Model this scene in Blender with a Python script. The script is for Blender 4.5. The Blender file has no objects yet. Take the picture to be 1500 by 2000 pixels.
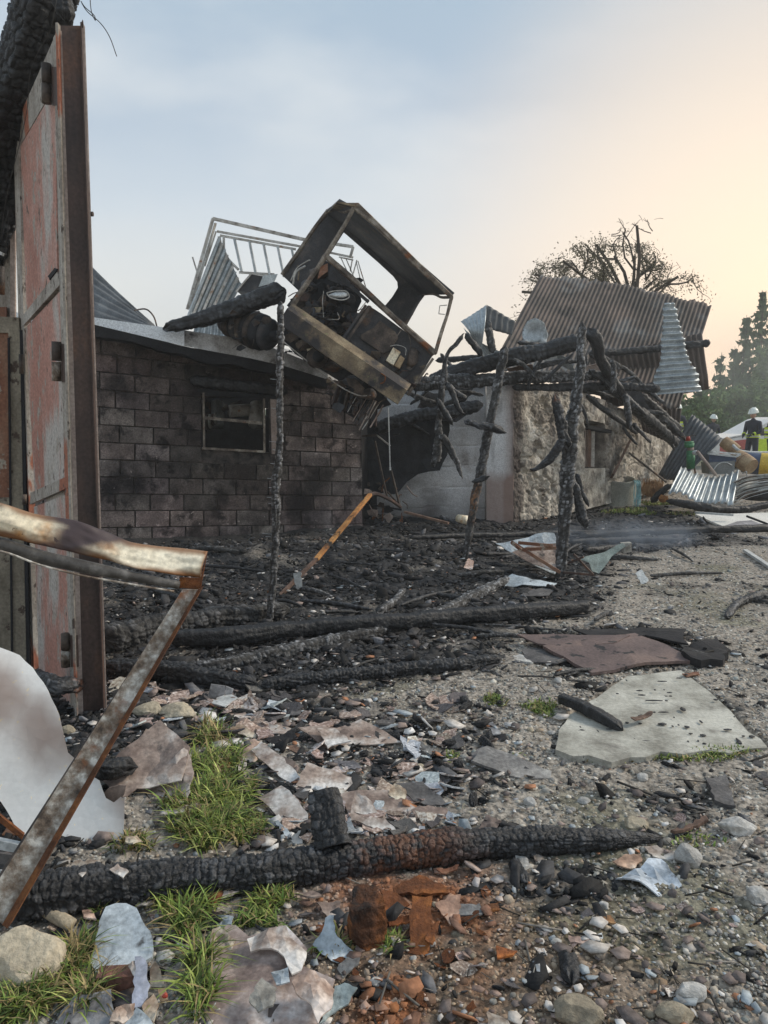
import bpy, bmesh, math, random
import numpy as np
from mathutils import Vector, Matrix
from mathutils.geometry import delaunay_2d_cdt

random.seed(7)
RNG = np.random.default_rng(7)
HAZE = 0.0025
SC = bpy.context.scene
COL = SC.collection
R = math.radians

# ------------------------------------------------------------------ camera
EYE = 1.6
PITCH = R(6.85)
cd = bpy.data.cameras.new('camera')
cam = bpy.data.objects.new('camera', cd)
COL.objects.link(cam)
cam.location = (0, 0, EYE)
cam.rotation_euler = (math.pi / 2 - PITCH, 0, 0)
cd.sensor_fit = 'VERTICAL'
cd.sensor_height = 36.0
cd.sensor_width = 27.0
cd.lens = 27.0
cd.clip_start = 0.05
cd.clip_end = 3000
SC.camera = cam

# ------------------------------------------------------------------ sky, sun, exposure
SUN_AZ = R(30)       # to the right of straight ahead
SUN_EL = R(4)
world = bpy.data.worlds.new("World")
SC.world = world
world.use_nodes = True
wn = world.node_tree
wn.nodes.clear()


def wnode(t, **kw):
    n = wn.nodes.new(t)
    for k, v in kw.items():
        setattr(n, k, v)
    return n


w_out = wnode('ShaderNodeOutputWorld')
w_bg = wnode('ShaderNodeBackground')
w_bg2 = wnode('ShaderNodeBackground')
w_add = wnode('ShaderNodeMixShader')
w_add.inputs[0].default_value = 0.88
sky = wnode('ShaderNodeTexSky', sky_type='NISHITA')
sky.sun_disc = False
sky.sun_elevation = SUN_EL
sky.sun_rotation = SUN_AZ
sky.air_density = 1.2
sky.dust_density = 2.5
w_bg.inputs['Strength'].default_value = 0.05
wn.links.new(sky.outputs[0], w_bg.inputs['Color'])
# thin high cloud and smoke veil in front of the clear sky
tc = wnode('ShaderNodeTexCoord')
sep = wnode('ShaderNodeSeparateXYZ')
wn.links.new(tc.outputs['Generated'], sep.inputs[0])
ramp = wnode('ShaderNodeValToRGB')
cr = ramp.color_ramp
cr.elements[0].position = 0.0
cr.elements[0].color = (1.0, 0.90, 0.72, 1)
cr.elements[1].position = 1.0
cr.elements[1].color = (0.23, 0.34, 0.47, 1)
for p, c in ((0.12, (0.80, 0.79, 0.74, 1)), (0.24, (0.54, 0.61, 0.68, 1)), (0.36, (0.37, 0.46, 0.57, 1)), (0.52, (0.31, 0.42, 0.53, 1))):
    e = cr.elements.new(p)
    e.color = c
wn.links.new(sep.outputs['Z'], ramp.inputs[0])
dot = wnode('ShaderNodeVectorMath', operation='DOT_PRODUCT')
wn.links.new(tc.outputs['Generated'], dot.inputs[0])
dot.inputs[1].default_value = (math.sin(SUN_AZ) * math.cos(SUN_EL), math.cos(SUN_AZ) * math.cos(SUN_EL), math.sin(SUN_EL))
glow = wnode('ShaderNodeMapRange', interpolation_type='SMOOTHSTEP')
glow.inputs['From Min'].default_value = 0.84
glow.inputs['From Max'].default_value = 1.0
glow.inputs['To Max'].default_value = 0.78
wn.links.new(dot.outputs['Value'], glow.inputs['Value'])
mixg = wnode('ShaderNodeMix', data_type='RGBA')
wn.links.new(glow.outputs[0], mixg.inputs[0])
wn.links.new(ramp.outputs[0], mixg.inputs[6])
mixg.inputs[7].default_value = (0.95, 0.77, 0.58, 1)
# soft cloud mottling
mp = wnode('ShaderNodeMapping')
mp.inputs['Scale'].default_value = (1.0, 1.0, 2.6)
mp.inputs['Rotation'].default_value = (0.2, 0.35, 0.1)
wn.links.new(tc.outputs['Generated'], mp.inputs[0])
ns = wnode('ShaderNodeTexNoise')
ns.inputs['Scale'].default_value = 2.3
ns.inputs['Detail'].default_value = 5.0
ns.inputs['Roughness'].default_value = 0.5
wn.links.new(mp.outputs[0], ns.inputs['Vector'])
nr = wnode('ShaderNodeMapRange', interpolation_type='SMOOTHSTEP')
nr.inputs['From Min'].default_value = 0.38
nr.inputs['From Max'].default_value = 0.68
nr.inputs['To Max'].default_value = 0.80
wn.links.new(ns.outputs['Fac'], nr.inputs['Value'])
mixc = wnode('ShaderNodeMix', data_type='RGBA')
wn.links.new(nr.outputs[0], mixc.inputs[0])
wn.links.new(mixg.outputs[2], mixc.inputs[6])
cloudc = wnode('ShaderNodeMix', data_type='RGBA')
wn.links.new(glow.outputs[0], cloudc.inputs[0])
cloudc.inputs[6].default_value = (0.62, 0.66, 0.69, 1)
cloudc.inputs[7].default_value = (0.88, 0.71, 0.60, 1)
wn.links.new(cloudc.outputs[2], mixc.inputs[7])
wn.links.new(mixc.outputs[2], w_bg2.inputs['Color'])
w_bg2.inputs['Strength'].default_value = 0.68
wn.links.new(w_bg.outputs[0], w_add.inputs[1])
wn.links.new(w_bg2.outputs[0], w_add.inputs[2])
wn.links.new(w_add.outputs[0], w_out.inputs[0])

sl = bpy.data.lights.new('sun', 'SUN')
sl.energy = 1.5
sl.angle = R(12)
sl.color = (1.0, 0.89, 0.74)
so = bpy.data.objects.new('sun', sl)
COL.objects.link(so)
LAZ, LEL = R(78), R(34)     # lamp set higher and further right than the low sun of the sky
so.rotation_euler = Vector((-math.sin(LAZ) * math.cos(LEL), -math.cos(LAZ) * math.cos(LEL), -math.sin(LEL))).to_track_quat('-Z', 'Y').to_euler()
so.location = (20, 30, 20)

SC.view_settings.view_transform = 'Standard'
SC.view_settings.look = 'None'
SC.view_settings.exposure = 1.03
SC.view_settings.gamma = 1.0
SC.view_settings.use_curve_mapping = False
SC.cycles.use_denoising = True
SC.cycles.max_bounces = 6
SC.cycles.volume_bounces = 0

# ------------------------------------------------------------------ noise
def _hash(ix, iy, iz, seed):
    h = (ix.astype(np.int64) * 374761393 + iy.astype(np.int64) * 668265263 + iz.astype(np.int64) * 1274126177 + seed * 974711) & 0xFFFFFFFF
    h = ((h ^ (h >> 13)) * 1103515245) & 0xFFFFFFFF
    h = ((h ^ (h >> 15)) * 2246822519) & 0xFFFFFFFF
    return ((h ^ (h >> 16)) & 0xFFFFFF) / float(0xFFFFFF)


def vnoise(x, y, z=None, seed=0):
    x = np.asarray(x, float); y = np.asarray(y, float)
    z = np.zeros_like(x) if z is None else np.asarray(z, float) + x * 0
    ix, iy, iz = np.floor(x), np.floor(y), np.floor(z)
    fx, fy, fz = x - ix, y - iy, z - iz
    fx = fx * fx * (3 - 2 * fx); fy = fy * fy * (3 - 2 * fy); fz = fz * fz * (3 - 2 * fz)
    r = 0
    flat = np.all(z == 0)
    for dz in ((0,) if flat else (0, 1)):
        wz = 1.0 if flat else (fz if dz else 1 - fz)
        for dy in (0, 1):
            wy = fy if dy else 1 - fy
            for dx in (0, 1):
                wx = fx if dx else 1 - fx
                r = r + wx * wy * wz * _hash(ix + dx, iy + dy, iz + dz, seed)
    return r * 2 - 1


def fbm(x, y, z=None, seed=0, octv=4, gain=0.5):
    a, s, r = 1.0, 0.0, 0
    for o in range(octv):
        r = r + a * vnoise(x * 2 ** o, y * 2 ** o, None if z is None else z * 2 ** o, seed + o * 17)
        s += a
        a *= gain
    return r / s


def sstep(a, b, x):
    t = np.clip((x - a) / (b - a), 0, 1)
    return t * t * (3 - 2 * t)


# ------------------------------------------------------------------ rays of the photograph -> points of the place
def ray(px, py):
    px = np.asarray(px, float); py = np.asarray(py, float)
    f, u, r = 1500.0, -(py - 1000), (px - 750)
    d = np.stack([r, f * math.cos(PITCH) + u * math.sin(PITCH), -f * math.sin(PITCH) + u * math.cos(PITCH)], -1)
    return d


def P(px, py, Y):
    d = ray(px, py)
    p = d * (Y / d[..., 1:2] if d.ndim > 1 else Y / d[1])
    p[..., 2] += EYE
    return p


def PV(px, py, Y):
    return Vector(P(px, py, Y))


def height(x, y):
    x = np.asarray(x, float); y = np.asarray(y, float)
    z = 0.05 * vnoise(x * 0.35, y * 0.35, seed=3) + 0.02 * vnoise(x * 1.3, y * 1.3, seed=5)
    # mound of ash and debris before the wall
    z = z + 0.16 * np.exp(-(((x + 0.6) / 2.2) ** 2 + ((y - 8.6) / 0.9) ** 2)) * (1 + 0.5 * vnoise(x * 2.5, y * 2.5, seed=9))
    z = z + 0.10 * np.exp(-(((x + 2.2) / 1.2) ** 2 + ((y - 6.6) / 0.8) ** 2))
    # bank on the lower left
    z = z + 0.10 * np.exp(-(((x + 1.3) / 0.7) ** 2 + ((y - 3.2) / 0.9) ** 2))
    z = z + 0.0 * x
    # far ground climbs gently
    z = z + 0.012 * np.maximum(y - 26, 0)
    return z


def G(px, py, lift=0.0):
    d = ray(px, py)
    t = -EYE / d[2] if d[2] < -20 else 30.0 / d[1]
    for _ in range(14):
        p = d * t
        z = float(height(p[0], p[1])) + lift
        if d[2] > -20:
            break
        t = 0.5 * t + 0.5 * (z - EYE) / d[2]
    p = d * t
    p[2] += EYE
    return p


def pxm(Y):
    """metres of one photograph pixel at distance Y"""
    return Y / 1500.0


def zpts(z, pts):
    ox, oy, s = {4: (400, 1340, 2.7273), 5: (350, 1600, 2.7273), 3: (0, 1640, 3.0), 2: (0, 1240, 3.0), 6: (850, 1400, 2.3077), 7: (850, 1700, 2.3077),
                 1: (800, 980, 2.1429), 0: (0, 0, 1.0), 8: (540, 380, 4.1667), 9: (1120, 760, 3.947), 10: (680, 740, 5.357), 11: (1320, 780, 7.694), 12: (980, 400, 2.885),
                 13: (360, 400, 3.947), 14: (680, 560, 2.885)}[z]
    return [(ox + a / s, oy + b / s) for a, b in pts]


# ------------------------------------------------------------------ materials
MATS = {}


def weathered(name, cols, scale=3.0, rough=0.8, metal=0.0, bump=0.3, bscale=25.0, spots=None, stretch=(1, 1, 1), detail=6.0, spec=0.4,
              tone=None, objcol=False, fine=0.25, distort=0.0):
    """cols: [(position, rgb)] over noise; spots: [(rgb, scale, lo, hi)]; tone: (rgb, strength) mixed by the mesh attribute 'tone'."""
    m = bpy.data.materials.new(name)
    m.use_nodes = True
    nt = m.node_tree
    nt.nodes.clear()
    N = nt.nodes.new
    L = nt.links.new
    out = N('ShaderNodeOutputMaterial'); b = N('ShaderNodeBsdfPrincipled')
    L(b.outputs[0], out.inputs[0])
    b.inputs['Roughness'].default_value = rough
    b.inputs['Metallic'].default_value = metal
    b.inputs['Specular IOR Level'].default_value = spec
    t = N('ShaderNodeTexCoord'); mp = N('ShaderNodeMapping')
    L(t.outputs['Object'], mp.inputs[0])
    mp.inputs['Scale'].default_value = stretch
    n = N('ShaderNodeTexNoise'); n.inputs['Scale'].default_value = scale; n.inputs['Detail'].default_value = detail
    n.inputs['Roughness'].default_value = 0.62
    n.inputs['Distortion'].default_value = distort
    L(mp.outputs[0], n.inputs['Vector'])
    r = N('ShaderNodeValToRGB'); cr = r.color_ramp
    for i, (p, c) in enumerate(cols):
        e = cr.elements[i] if i < 2 else cr.elements.new(p)
        e.position = p; e.color = (*c, 1)
    L(n.outputs['Fac'], r.inputs[0])
    col = r.outputs[0]

    def mix(fac, a, c, mode='MIX', f=1.0):
        k = N('ShaderNodeMix'); k.data_type = 'RGBA'; k.blend_type = mode
        if fac is None:
            k.inputs[0].default_value = f
        else:
            L(fac, k.inputs[0])
        L(a, k.inputs[6])
        if isinstance(c, tuple):
            k.inputs[7].default_value = (*c, 1)
        else:
            L(c, k.inputs[7])
        return k.outputs[2]
    for sp in (spots or []):
        rgb, s, lo, hi = sp[:4]
        q = N('ShaderNodeTexNoise'); q.inputs['Scale'].default_value = s; q.inputs['Detail'].default_value = 5.0
        q.inputs['Roughness'].default_value = 0.6
        mq = N('ShaderNodeMapping'); mq.inputs['Location'].default_value = (s * 1.7, rgb[0] * 40, hi * 9)
        if len(sp) > 4:
            mq.inputs['Scale'].default_value = sp[4]
        L(t.outputs['Object'], mq.inputs[0]); L(mq.outputs[0], q.inputs['Vector'])
        h = N('ShaderNodeMapRange'); h.inputs['From Min'].default_value = lo; h.inputs['From Max'].default_value = hi
        h.interpolation_type = 'SMOOTHSTEP'
        L(q.outputs['Fac'], h.inputs['Value'])
        col = mix(h.outputs[0], col, rgb)
    # fine value variation
    f = N('ShaderNodeTexNoise'); f.inputs['Scale'].default_value = 60.0; f.inputs['Detail'].default_value = 4.0
    L(t.outputs['Object'], f.inputs['Vector'])
    fr = N('ShaderNodeMapRange'); fr.inputs['To Min'].default_value = 1 - fine; fr.inputs['To Max'].default_value = 1 + fine
    fr.inputs['From Min'].default_value = 0.3; fr.inputs['From Max'].default_value = 0.7
    L(f.outputs['Fac'], fr.inputs['Value'])
    vm = N('ShaderNodeVectorMath'); vm.operation = 'SCALE'
    L(col, vm.inputs[0]); L(fr.outputs[0], vm.inputs['Scale'])
    col = vm.outputs[0]
    if tone:
        for nm, rgb in tone:
            a = N('ShaderNodeAttribute'); a.attribute_name = nm
            col = mix(a.outputs['Fac'], col, rgb)
    if objcol:
        oi = N('ShaderNodeObjectInfo')
        col = mix(None, col, oi.outputs['Color'], 'MULTIPLY')
    L(col, b.inputs['Base Color'])
    if bump > 0:
        bn = N('ShaderNodeTexNoise'); bn.inputs['Scale'].default_value = bscale; bn.inputs['Detail'].default_value = 7.0
        bn.inputs['Roughness'].default_value = 0.65
        L(mp.outputs[0], bn.inputs['Vector'])
        bp = N('ShaderNodeBump'); bp.inputs['Strength'].default_value = bump; bp.inputs['Distance'].default_value = 0.02
        L(bn.outputs['Fac'], bp.inputs['Height'])
        L(bp.outputs[0], b.inputs['Normal'])
    MATS[name] = m
    return m


W = weathered
W('char', [(0.3, (0.006, 0.0065, 0.008)), (0.62, (0.017, 0.018, 0.021)), (0.8, (0.05, 0.05, 0.052))], scale=14, rough=0.48, bump=0.6, bscale=60, spec=0.5,
  tone=[('tone', (0.19, 0.20, 0.22)), ('rust', (0.22, 0.075, 0.022))])
W('char_grey', [(0.3, (0.010, 0.010, 0.012)), (0.55, (0.035, 0.034, 0.033)), (0.8, (0.12, 0.115, 0.11))], scale=10, rough=0.7, bump=0.6, bscale=60,
  tone=[('tone', (0.38, 0.39, 0.41)), ('rust', (0.30, 0.15, 0.07))])
W('charcoal_flake', [(0.3, (0.010, 0.010, 0.012)), (0.7, (0.045, 0.047, 0.052))], scale=9, rough=0.5, bump=0.4, bscale=60, tone=[('lum', (0.42, 0.40, 0.38))])
W('sheet_brown', [(0.32, (0.09, 0.065, 0.055)), (0.45, (0.22, 0.165, 0.14)), (0.56, (0.36, 0.29, 0.25)), (0.66, (0.60, 0.57, 0.54))], scale=5, rough=0.8, bump=0.15, bscale=50,
  spots=[((0.05, 0.045, 0.045), 7.0, 0.60, 0.72)], objcol=True)
W('sheet_white', [(0.32, (0.14, 0.10, 0.085)), (0.42, (0.34, 0.27, 0.23)), (0.52, (0.60, 0.57, 0.54)), (0.70, (0.76, 0.76, 0.76))], scale=4, rough=0.75, bump=0.12, bscale=50,
  spots=[((0.07, 0.055, 0.05), 6.0, 0.62, 0.75)], objcol=True)
W('sheet_blue', [(0.32, (0.22, 0.25, 0.27)), (0.5, (0.38, 0.43, 0.47)), (0.68, (0.58, 0.64, 0.68))], scale=6, rough=0.6, bump=0.25, bscale=45,
  spots=[((0.08, 0.08, 0.08), 9.0, 0.62, 0.72)], objcol=True)
W('slate', [(0.3, (0.05, 0.048, 0.05)), (0.6, (0.12, 0.115, 0.115)), (0.8, (0.24, 0.235, 0.23))], scale=8, rough=0.8, bump=0.3, bscale=45, objcol=True)
W('rust', [(0.28, (0.055, 0.025, 0.014)), (0.5, (0.17, 0.060, 0.022)), (0.68, (0.34, 0.125, 0.035)), (0.8, (0.40, 0.19, 0.07))], scale=9, rough=0.9, bump=0.8, bscale=35, objcol=True)
W('rust_block', [(0.30, (0.018, 0.012, 0.010)), (0.46, (0.10, 0.040, 0.018)), (0.60, (0.28, 0.10, 0.028)), (0.75, (0.46, 0.21, 0.05))], scale=7, rough=0.9, bump=1.0, bscale=40,
  spots=[((0.012, 0.011, 0.012), 5.0, 0.52, 0.62)])
W('rust_dark', [(0.3, (0.032, 0.024, 0.024)), (0.55, (0.075, 0.048, 0.040)), (0.75, (0.17, 0.085, 0.05))], scale=5, rough=0.55, bump=0.15, bscale=50, stretch=(1, 1, .35), metal=0.1)
W('burnt_metal', [(0.28, (0.022, 0.020, 0.020)), (0.48, (0.065, 0.052, 0.045)), (0.62, (0.13, 0.10, 0.08)), (0.78, (0.28, 0.24, 0.20))], scale=5, rough=0.65, bump=0.3, bscale=35, metal=0.15,
  spots=[((0.22, 0.10, 0.045), 4.0, 0.60, 0.74)])
W('burnt_panel', [(0.3, (0.020, 0.023, 0.028)), (0.55, (0.055, 0.056, 0.062)), (0.75, (0.13, 0.115, 0.105))], scale=3.5, rough=0.7, bump=0.2, bscale=30,
  spots=[((0.12, 0.075, 0.05), 2.6, 0.58, 0.75)])
W('burnt_black', [(0.3, (0.008, 0.009, 0.011)), (0.7, (0.03, 0.032, 0.038))], scale=5, rough=0.75, bump=0.4, bscale=30)
W('pale_frame', [(0.28, (0.16, 0.14, 0.12)), (0.42, (0.36, 0.34, 0.31)), (0.6, (0.52, 0.51, 0.48)), (0.8, (0.62, 0.61, 0.59))], scale=8, rough=0.7, bump=0.25, bscale=40,
  spots=[((0.28, 0.13, 0.06), 7.0, 0.58, 0.72)])
W('cab_rail', [(0.3, (0.045, 0.038, 0.034)), (0.46, (0.13, 0.105, 0.085)), (0.6, (0.26, 0.225, 0.185)), (0.75, (0.44, 0.41, 0.36))], scale=7, rough=0.75, bump=0.4, bscale=40,
  spots=[((0.22, 0.085, 0.035), 5.0, 0.57, 0.68)])
W('bumper', [(0.3, (0.07, 0.055, 0.045)), (0.5, (0.20, 0.15, 0.095)), (0.7, (0.36, 0.29, 0.19))], scale=5, rough=0.75, bump=0.3, bscale=35,
  spots=[((0.035, 0.032, 0.034), 2.2, 0.46, 0.60), ((0.14, 0.15, 0.07), 8.0, 0.62, 0.7)])
W('galvanised', [(0.3, (0.22, 0.25, 0.27)), (0.55, (0.40, 0.44, 0.46)), (0.75, (0.58, 0.62, 0.64))], scale=5, rough=0.42, bump=0.05, metal=0.55,
  spots=[((0.16, 0.10, 0.07), 4.0, 0.62, 0.78)], objcol=True)
W('roof_sheet', [(0.3, (0.045, 0.040, 0.038)), (0.5, (0.085, 0.070, 0.063)), (0.68, (0.15, 0.115, 0.10)), (0.82, (0.25, 0.215, 0.19))], scale=1.6, rough=0.75, bump=0.15, stretch=(1.0, 1.0, 0.5), metal=0.1,
  spots=[((0.15, 0.15, 0.15), 0.8, 0.50, 0.62), ((0.03, 0.027, 0.027), 1.3, 0.56, 0.70)])
W('dark_roof_sheet', [(0.3, (0.05, 0.055, 0.062)), (0.6, (0.13, 0.145, 0.16)), (0.8, (0.22, 0.24, 0.26))], scale=3, rough=0.6, bump=0.1)
W('block', [(0.28, (0.075, 0.062, 0.056)), (0.48, (0.125, 0.103, 0.093)), (0.72, (0.235, 0.20, 0.18))], scale=5, rough=0.95, bump=0.9, bscale=38, objcol=True, fine=0.4,
  spots=[((0.020, 0.017, 0.017), 0.9, 0.46, 0.62), ((0.03, 0.025, 0.024), 5.0, 0.52, 0.66), ((0.33, 0.28, 0.25), 9.0, 0.66, 0.72)])
W('mortar', [(0.38, (0.014, 0.013, 0.013)), (0.56, (0.085, 0.072, 0.065))], scale=6, rough=0.95, bump=0.6, bscale=40)
W('soot', [(0.3, (0.010, 0.010, 0.012)), (0.6, (0.022, 0.022, 0.025)), (0.8, (0.05, 0.045, 0.045))], scale=4, rough=0.9, bump=0.4, bscale=30)
W('slab_top', [(0.30, (0.12, 0.115, 0.11)), (0.46, (0.30, 0.29, 0.28)), (0.6, (0.52, 0.52, 0.52)), (0.75, (0.70, 0.72, 0.74))], scale=2.2, rough=0.85, bump=0.4, bscale=30,
  spots=[((0.05, 0.045, 0.045), 2.5, 0.55, 0.70)])
W('white_paint', [(0.3, (0.66, 0.70, 0.74)), (0.6, (0.76, 0.79, 0.82)), (0.8, (0.80, 0.82, 0.83))], scale=2.0, rough=0.7, bump=0.15, spots=[((0.22, 0.20, 0.19), 3.0, 0.60, 0.72)])
W('plaster', [(0.3, (0.58, 0.57, 0.57)), (0.5, (0.70, 0.70, 0.71)), (0.7, (0.78, 0.79, 0.80))], scale=1.8, rough=0.9, bump=0.35, bscale=25,
  spots=[((0.30, 0.27, 0.26), 1.4, 0.57, 0.75)], tone=[('soot', (0.085, 0.072, 0.07)), ('pink', (0.30, 0.215, 0.185))])
W('stone_wall', [(0.32, (0.11, 0.10, 0.088)), (0.43, (0.28, 0.25, 0.215)), (0.54, (0.44, 0.40, 0.34)), (0.68, (0.64, 0.60, 0.54))], scale=4.5, rough=0.95, bump=0.8, bscale=14,
  spots=[((0.10, 0.08, 0.065), 3.2, 0.60, 0.72), ((0.26, 0.25, 0.24), 1.3, 0.55, 0.7)], tone=[('soot', (0.07, 0.055, 0.05))])
W('concrete', [(0.3, (0.24, 0.225, 0.20)), (0.55, (0.38, 0.365, 0.33)), (0.75, (0.50, 0.48, 0.44))], scale=3, rough=0.9, bump=0.35, bscale=45,
  spots=[((0.14, 0.13, 0.115), 3.5, 0.60, 0.75)], objcol=True)
W('slab', [(0.34, (0.22, 0.21, 0.18)), (0.48, (0.38, 0.37, 0.325)), (0.62, (0.52, 0.51, 0.455))], scale=4.5, rough=0.92, bump=0.35, bscale=30,
  spots=[((0.17, 0.16, 0.14), 3.0, 0.55, 0.72), ((0.03, 0.03, 0.03), 11.0, 0.70, 0.74)], fine=0.15)
W('limestone', [(0.3, (0.30, 0.255, 0.19)), (0.55, (0.47, 0.41, 0.31)), (0.8, (0.60, 0.54, 0.43))], scale=6, rough=0.95, bump=0.8, bscale=25, objcol=True)
W('rock_white', [(0.3, (0.26, 0.25, 0.235)), (0.5, (0.46, 0.45, 0.43)), (0.7, (0.62, 0.61, 0.59))], scale=9, rough=0.9, bump=0.7, bscale=30, objcol=True)
W('red_door', [(0.30, (0.32, 0.15, 0.115)), (0.5, (0.43, 0.22, 0.175)), (0.7, (0.50, 0.33, 0.28))], scale=2.5, rough=0.75, bump=0.35, bscale=30, stretch=(1, 1, .4),
  spots=[((0.46, 0.43, 0.40), 2.4, 0.46, 0.58, (1, 1, .35)), ((0.35, 0.31, 0.27), 16.0, 0.57, 0.62, (1, 1, .5)), ((0.12, 0.09, 0.07), 22.0, 0.62, 0.68, (1, 1, .5))])
W('grey_door', [(0.30, (0.18, 0.15, 0.125)), (0.5, (0.34, 0.31, 0.275)), (0.7, (0.46, 0.43, 0.39))], scale=6, rough=0.8, bump=0.5, bscale=35, stretch=(1, 1, .3),
  spots=[((0.34, 0.13, 0.08), 2.6, 0.59, 0.63, (1, 1, .4)), ((0.08, 0.06, 0.05), 24.0, 0.60, 0.66, (1, 1, .5))])
W('olive_frame', [(0.30, (0.10, 0.085, 0.06)), (0.5, (0.20, 0.175, 0.135)), (0.7, (0.30, 0.27, 0.21))], scale=7, rough=0.8, bump=0.3, bscale=35, stretch=(1, 1, .4),
  spots=[((0.06, 0.04, 0.03), 9.0, 0.58, 0.64)])
W('redbrown_panel', [(0.30, (0.11, 0.045, 0.03)), (0.5, (0.19, 0.085, 0.05)), (0.7, (0.28, 0.19, 0.13))], scale=4, rough=0.8, bump=0.3, bscale=30, stretch=(1, 1, .4),
  spots=[((0.30, 0.27, 0.22), 9.0, 0.58, 0.63)])
W('cream_metal', [(0.30, (0.52, 0.38, 0.22)), (0.45, (0.74, 0.64, 0.46)), (0.62, (0.84, 0.78, 0.63))], scale=3.2, rough=0.5, bump=0.06, bscale=12,
  tone=[('edge', (0.20, 0.085, 0.028)), ('burn', (0.06, 0.042, 0.045))],
  spots=[((0.48, 0.23, 0.07), 3.5, 0.54, 0.68), ((0.20, 0.09, 0.04), 7.5, 0.60, 0.70), ((0.10, 0.06, 0.04), 30, 0.68, 0.72)])
W('dark_tube', [(0.3, (0.018, 0.018, 0.020)), (0.55, (0.06, 0.055, 0.05)), (0.75, (0.22, 0.21, 0.20))], scale=7, rough=0.45, bump=0.2, bscale=35)
W('angle_iron', [(0.30, (0.055, 0.042, 0.034)), (0.42, (0.16, 0.12, 0.09)), (0.53, (0.30, 0.27, 0.235)), (0.64, (0.58, 0.56, 0.52))], scale=22, rough=0.75, bump=0.4, bscale=45,
  spots=[((0.24, 0.10, 0.045), 6, 0.56, 0.68)])
W('white_sheet', [(0.3, (0.66, 0.68, 0.68)), (0.5, (0.71, 0.72, 0.72)), (0.7, (0.76, 0.76, 0.74))], scale=1.5, rough=0.5, bump=0.0, fine=0.05,
  tone=[('burn', (0.25, 0.19, 0.165))], spots=[((0.95, 0.84, 0.58), 34, 0.655, 0.675), ((0.50, 0.44, 0.41), 3, 0.62, 0.80)])
W('light_trim', [(0.3, (0.30, 0.32, 0.33)), (0.6, (0.52, 0.54, 0.54)), (0.8, (0.66, 0.67, 0.66))], scale=9, rough=0.5, bump=0.1)
W('orange_wood', [(0.3, (0.17, 0.065, 0.025)), (0.5, (0.42, 0.19, 0.06)), (0.7, (0.60, 0.33, 0.12))], scale=5, rough=0.7, bump=0.3, spots=[((0.03, 0.025, 0.02), 4, 0.52, 0.62)])
W('brown_wood', [(0.3, (0.07, 0.045, 0.035)), (0.55, (0.16, 0.10, 0.075)), (0.75, (0.26, 0.18, 0.13))], scale=9, rough=0.85, bump=0.5, stretch=(1, 1, .3))
W('brick_red', [(0.3, (0.09, 0.05, 0.04)), (0.6, (0.22, 0.105, 0.075))], scale=14, rough=0.9, bump=0.5, bscale=50, objcol=True)
W('brown_plate', [(0.28, (0.075, 0.055, 0.055)), (0.5, (0.135, 0.098, 0.092)), (0.68, (0.20, 0.14, 0.12)), (0.8, (0.27, 0.15, 0.10))], scale=2.5, rough=0.7, bump=0.12,
  spots=[((0.020, 0.020, 0.022), 9, 0.62, 0.68)])
W('green_paint', [(0.3, (0.035, 0.12, 0.06)), (0.6, (0.07, 0.24, 0.12)), (0.8, (0.18, 0.30, 0.20))], scale=9, rough=0.6, bump=0.2)
W('red_paint', [(0.3, (0.26, 0.03, 0.02)), (0.7, (0.45, 0.07, 0.045))], scale=9, rough=0.5, bump=0.1)
W('straw', [(0.3, (0.10, 0.055, 0.03)), (0.5, (0.28, 0.15, 0.07)), (0.7, (0.46, 0.30, 0.16))], scale=9, rough=0.9, bump=0.2)
W('turquoise', [(0.3, (0.16, 0.36, 0.38)), (0.7, (0.42, 0.66, 0.68))], scale=22, rough=0.7, bump=0.2)
W('grey_plastic', [(0.3, (0.12, 0.13, 0.13)), (0.7, (0.25, 0.26, 0.26))], scale=7, rough=0.5, bump=0.05)
W('blue_plastic', [(0.3, (0.03, 0.05, 0.10)), (0.7, (0.07, 0.10, 0.17))], scale=7, rough=0.5, bump=0.05)
W('yellow_plastic', [(0.3, (0.46, 0.31, 0.04)), (0.7, (0.66, 0.47, 0.07))], scale=7, rough=0.5, bump=0.15, spots=[((0.14, 0.11, 0.03), 8, 0.60, 0.7)])
W('tan_card', [(0.3, (0.24, 0.15, 0.09)), (0.7, (0.44, 0.33, 0.20))], scale=7, rough=0.8, bump=0.1)
W('cable', [(0.3, (0.14, 0.145, 0.14)), (0.7, (0.42, 0.43, 0.41))], scale=12, rough=0.6, bump=0.0)
W('wire', [(0.3, (0.02, 0.02, 0.02)), (0.7, (0.06, 0.055, 0.05))], scale=12, rough=0.6, bump=0.0)
W('bright_metal', [(0.3, (0.34, 0.36, 0.37)), (0.7, (0.62, 0.64, 0.64))], scale=12, rough=0.4, bump=0.1, metal=0.5)
W('door_white', [(0.3, (0.62, 0.60, 0.55)), (0.7, (0.78, 0.76, 0.71))], scale=3, rough=0.5, bump=0.05, spots=[((0.50, 0.40, 0.28), 3, 0.60, 0.74)])
W('cloth_navy', [(0.3, (0.018, 0.022, 0.034)), (0.7, (0.04, 0.045, 0.062))], scale=9, rough=0.9, bump=0.2)
W('hi_vis', [(0.3, (0.52, 0.68, 0.03)), (0.7, (0.62, 0.78, 0.07))], scale=9, rough=0.6, bump=0.0)
W('silver_band', [(0.3, (0.55, 0.57, 0.57)), (0.7, (0.66, 0.67, 0.67))], scale=9, rough=0.5, bump=0.0)
W('helmet_white', [(0.3, (0.66, 0.72, 0.68)), (0.7, (0.76, 0.80, 0.77))], scale=5, rough=0.3, bump=0.0)
W('skin', [(0.3, (0.42, 0.24, 0.18)), (0.7, (0.50, 0.31, 0.23))], scale=9, rough=0.6, bump=0.0)
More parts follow.
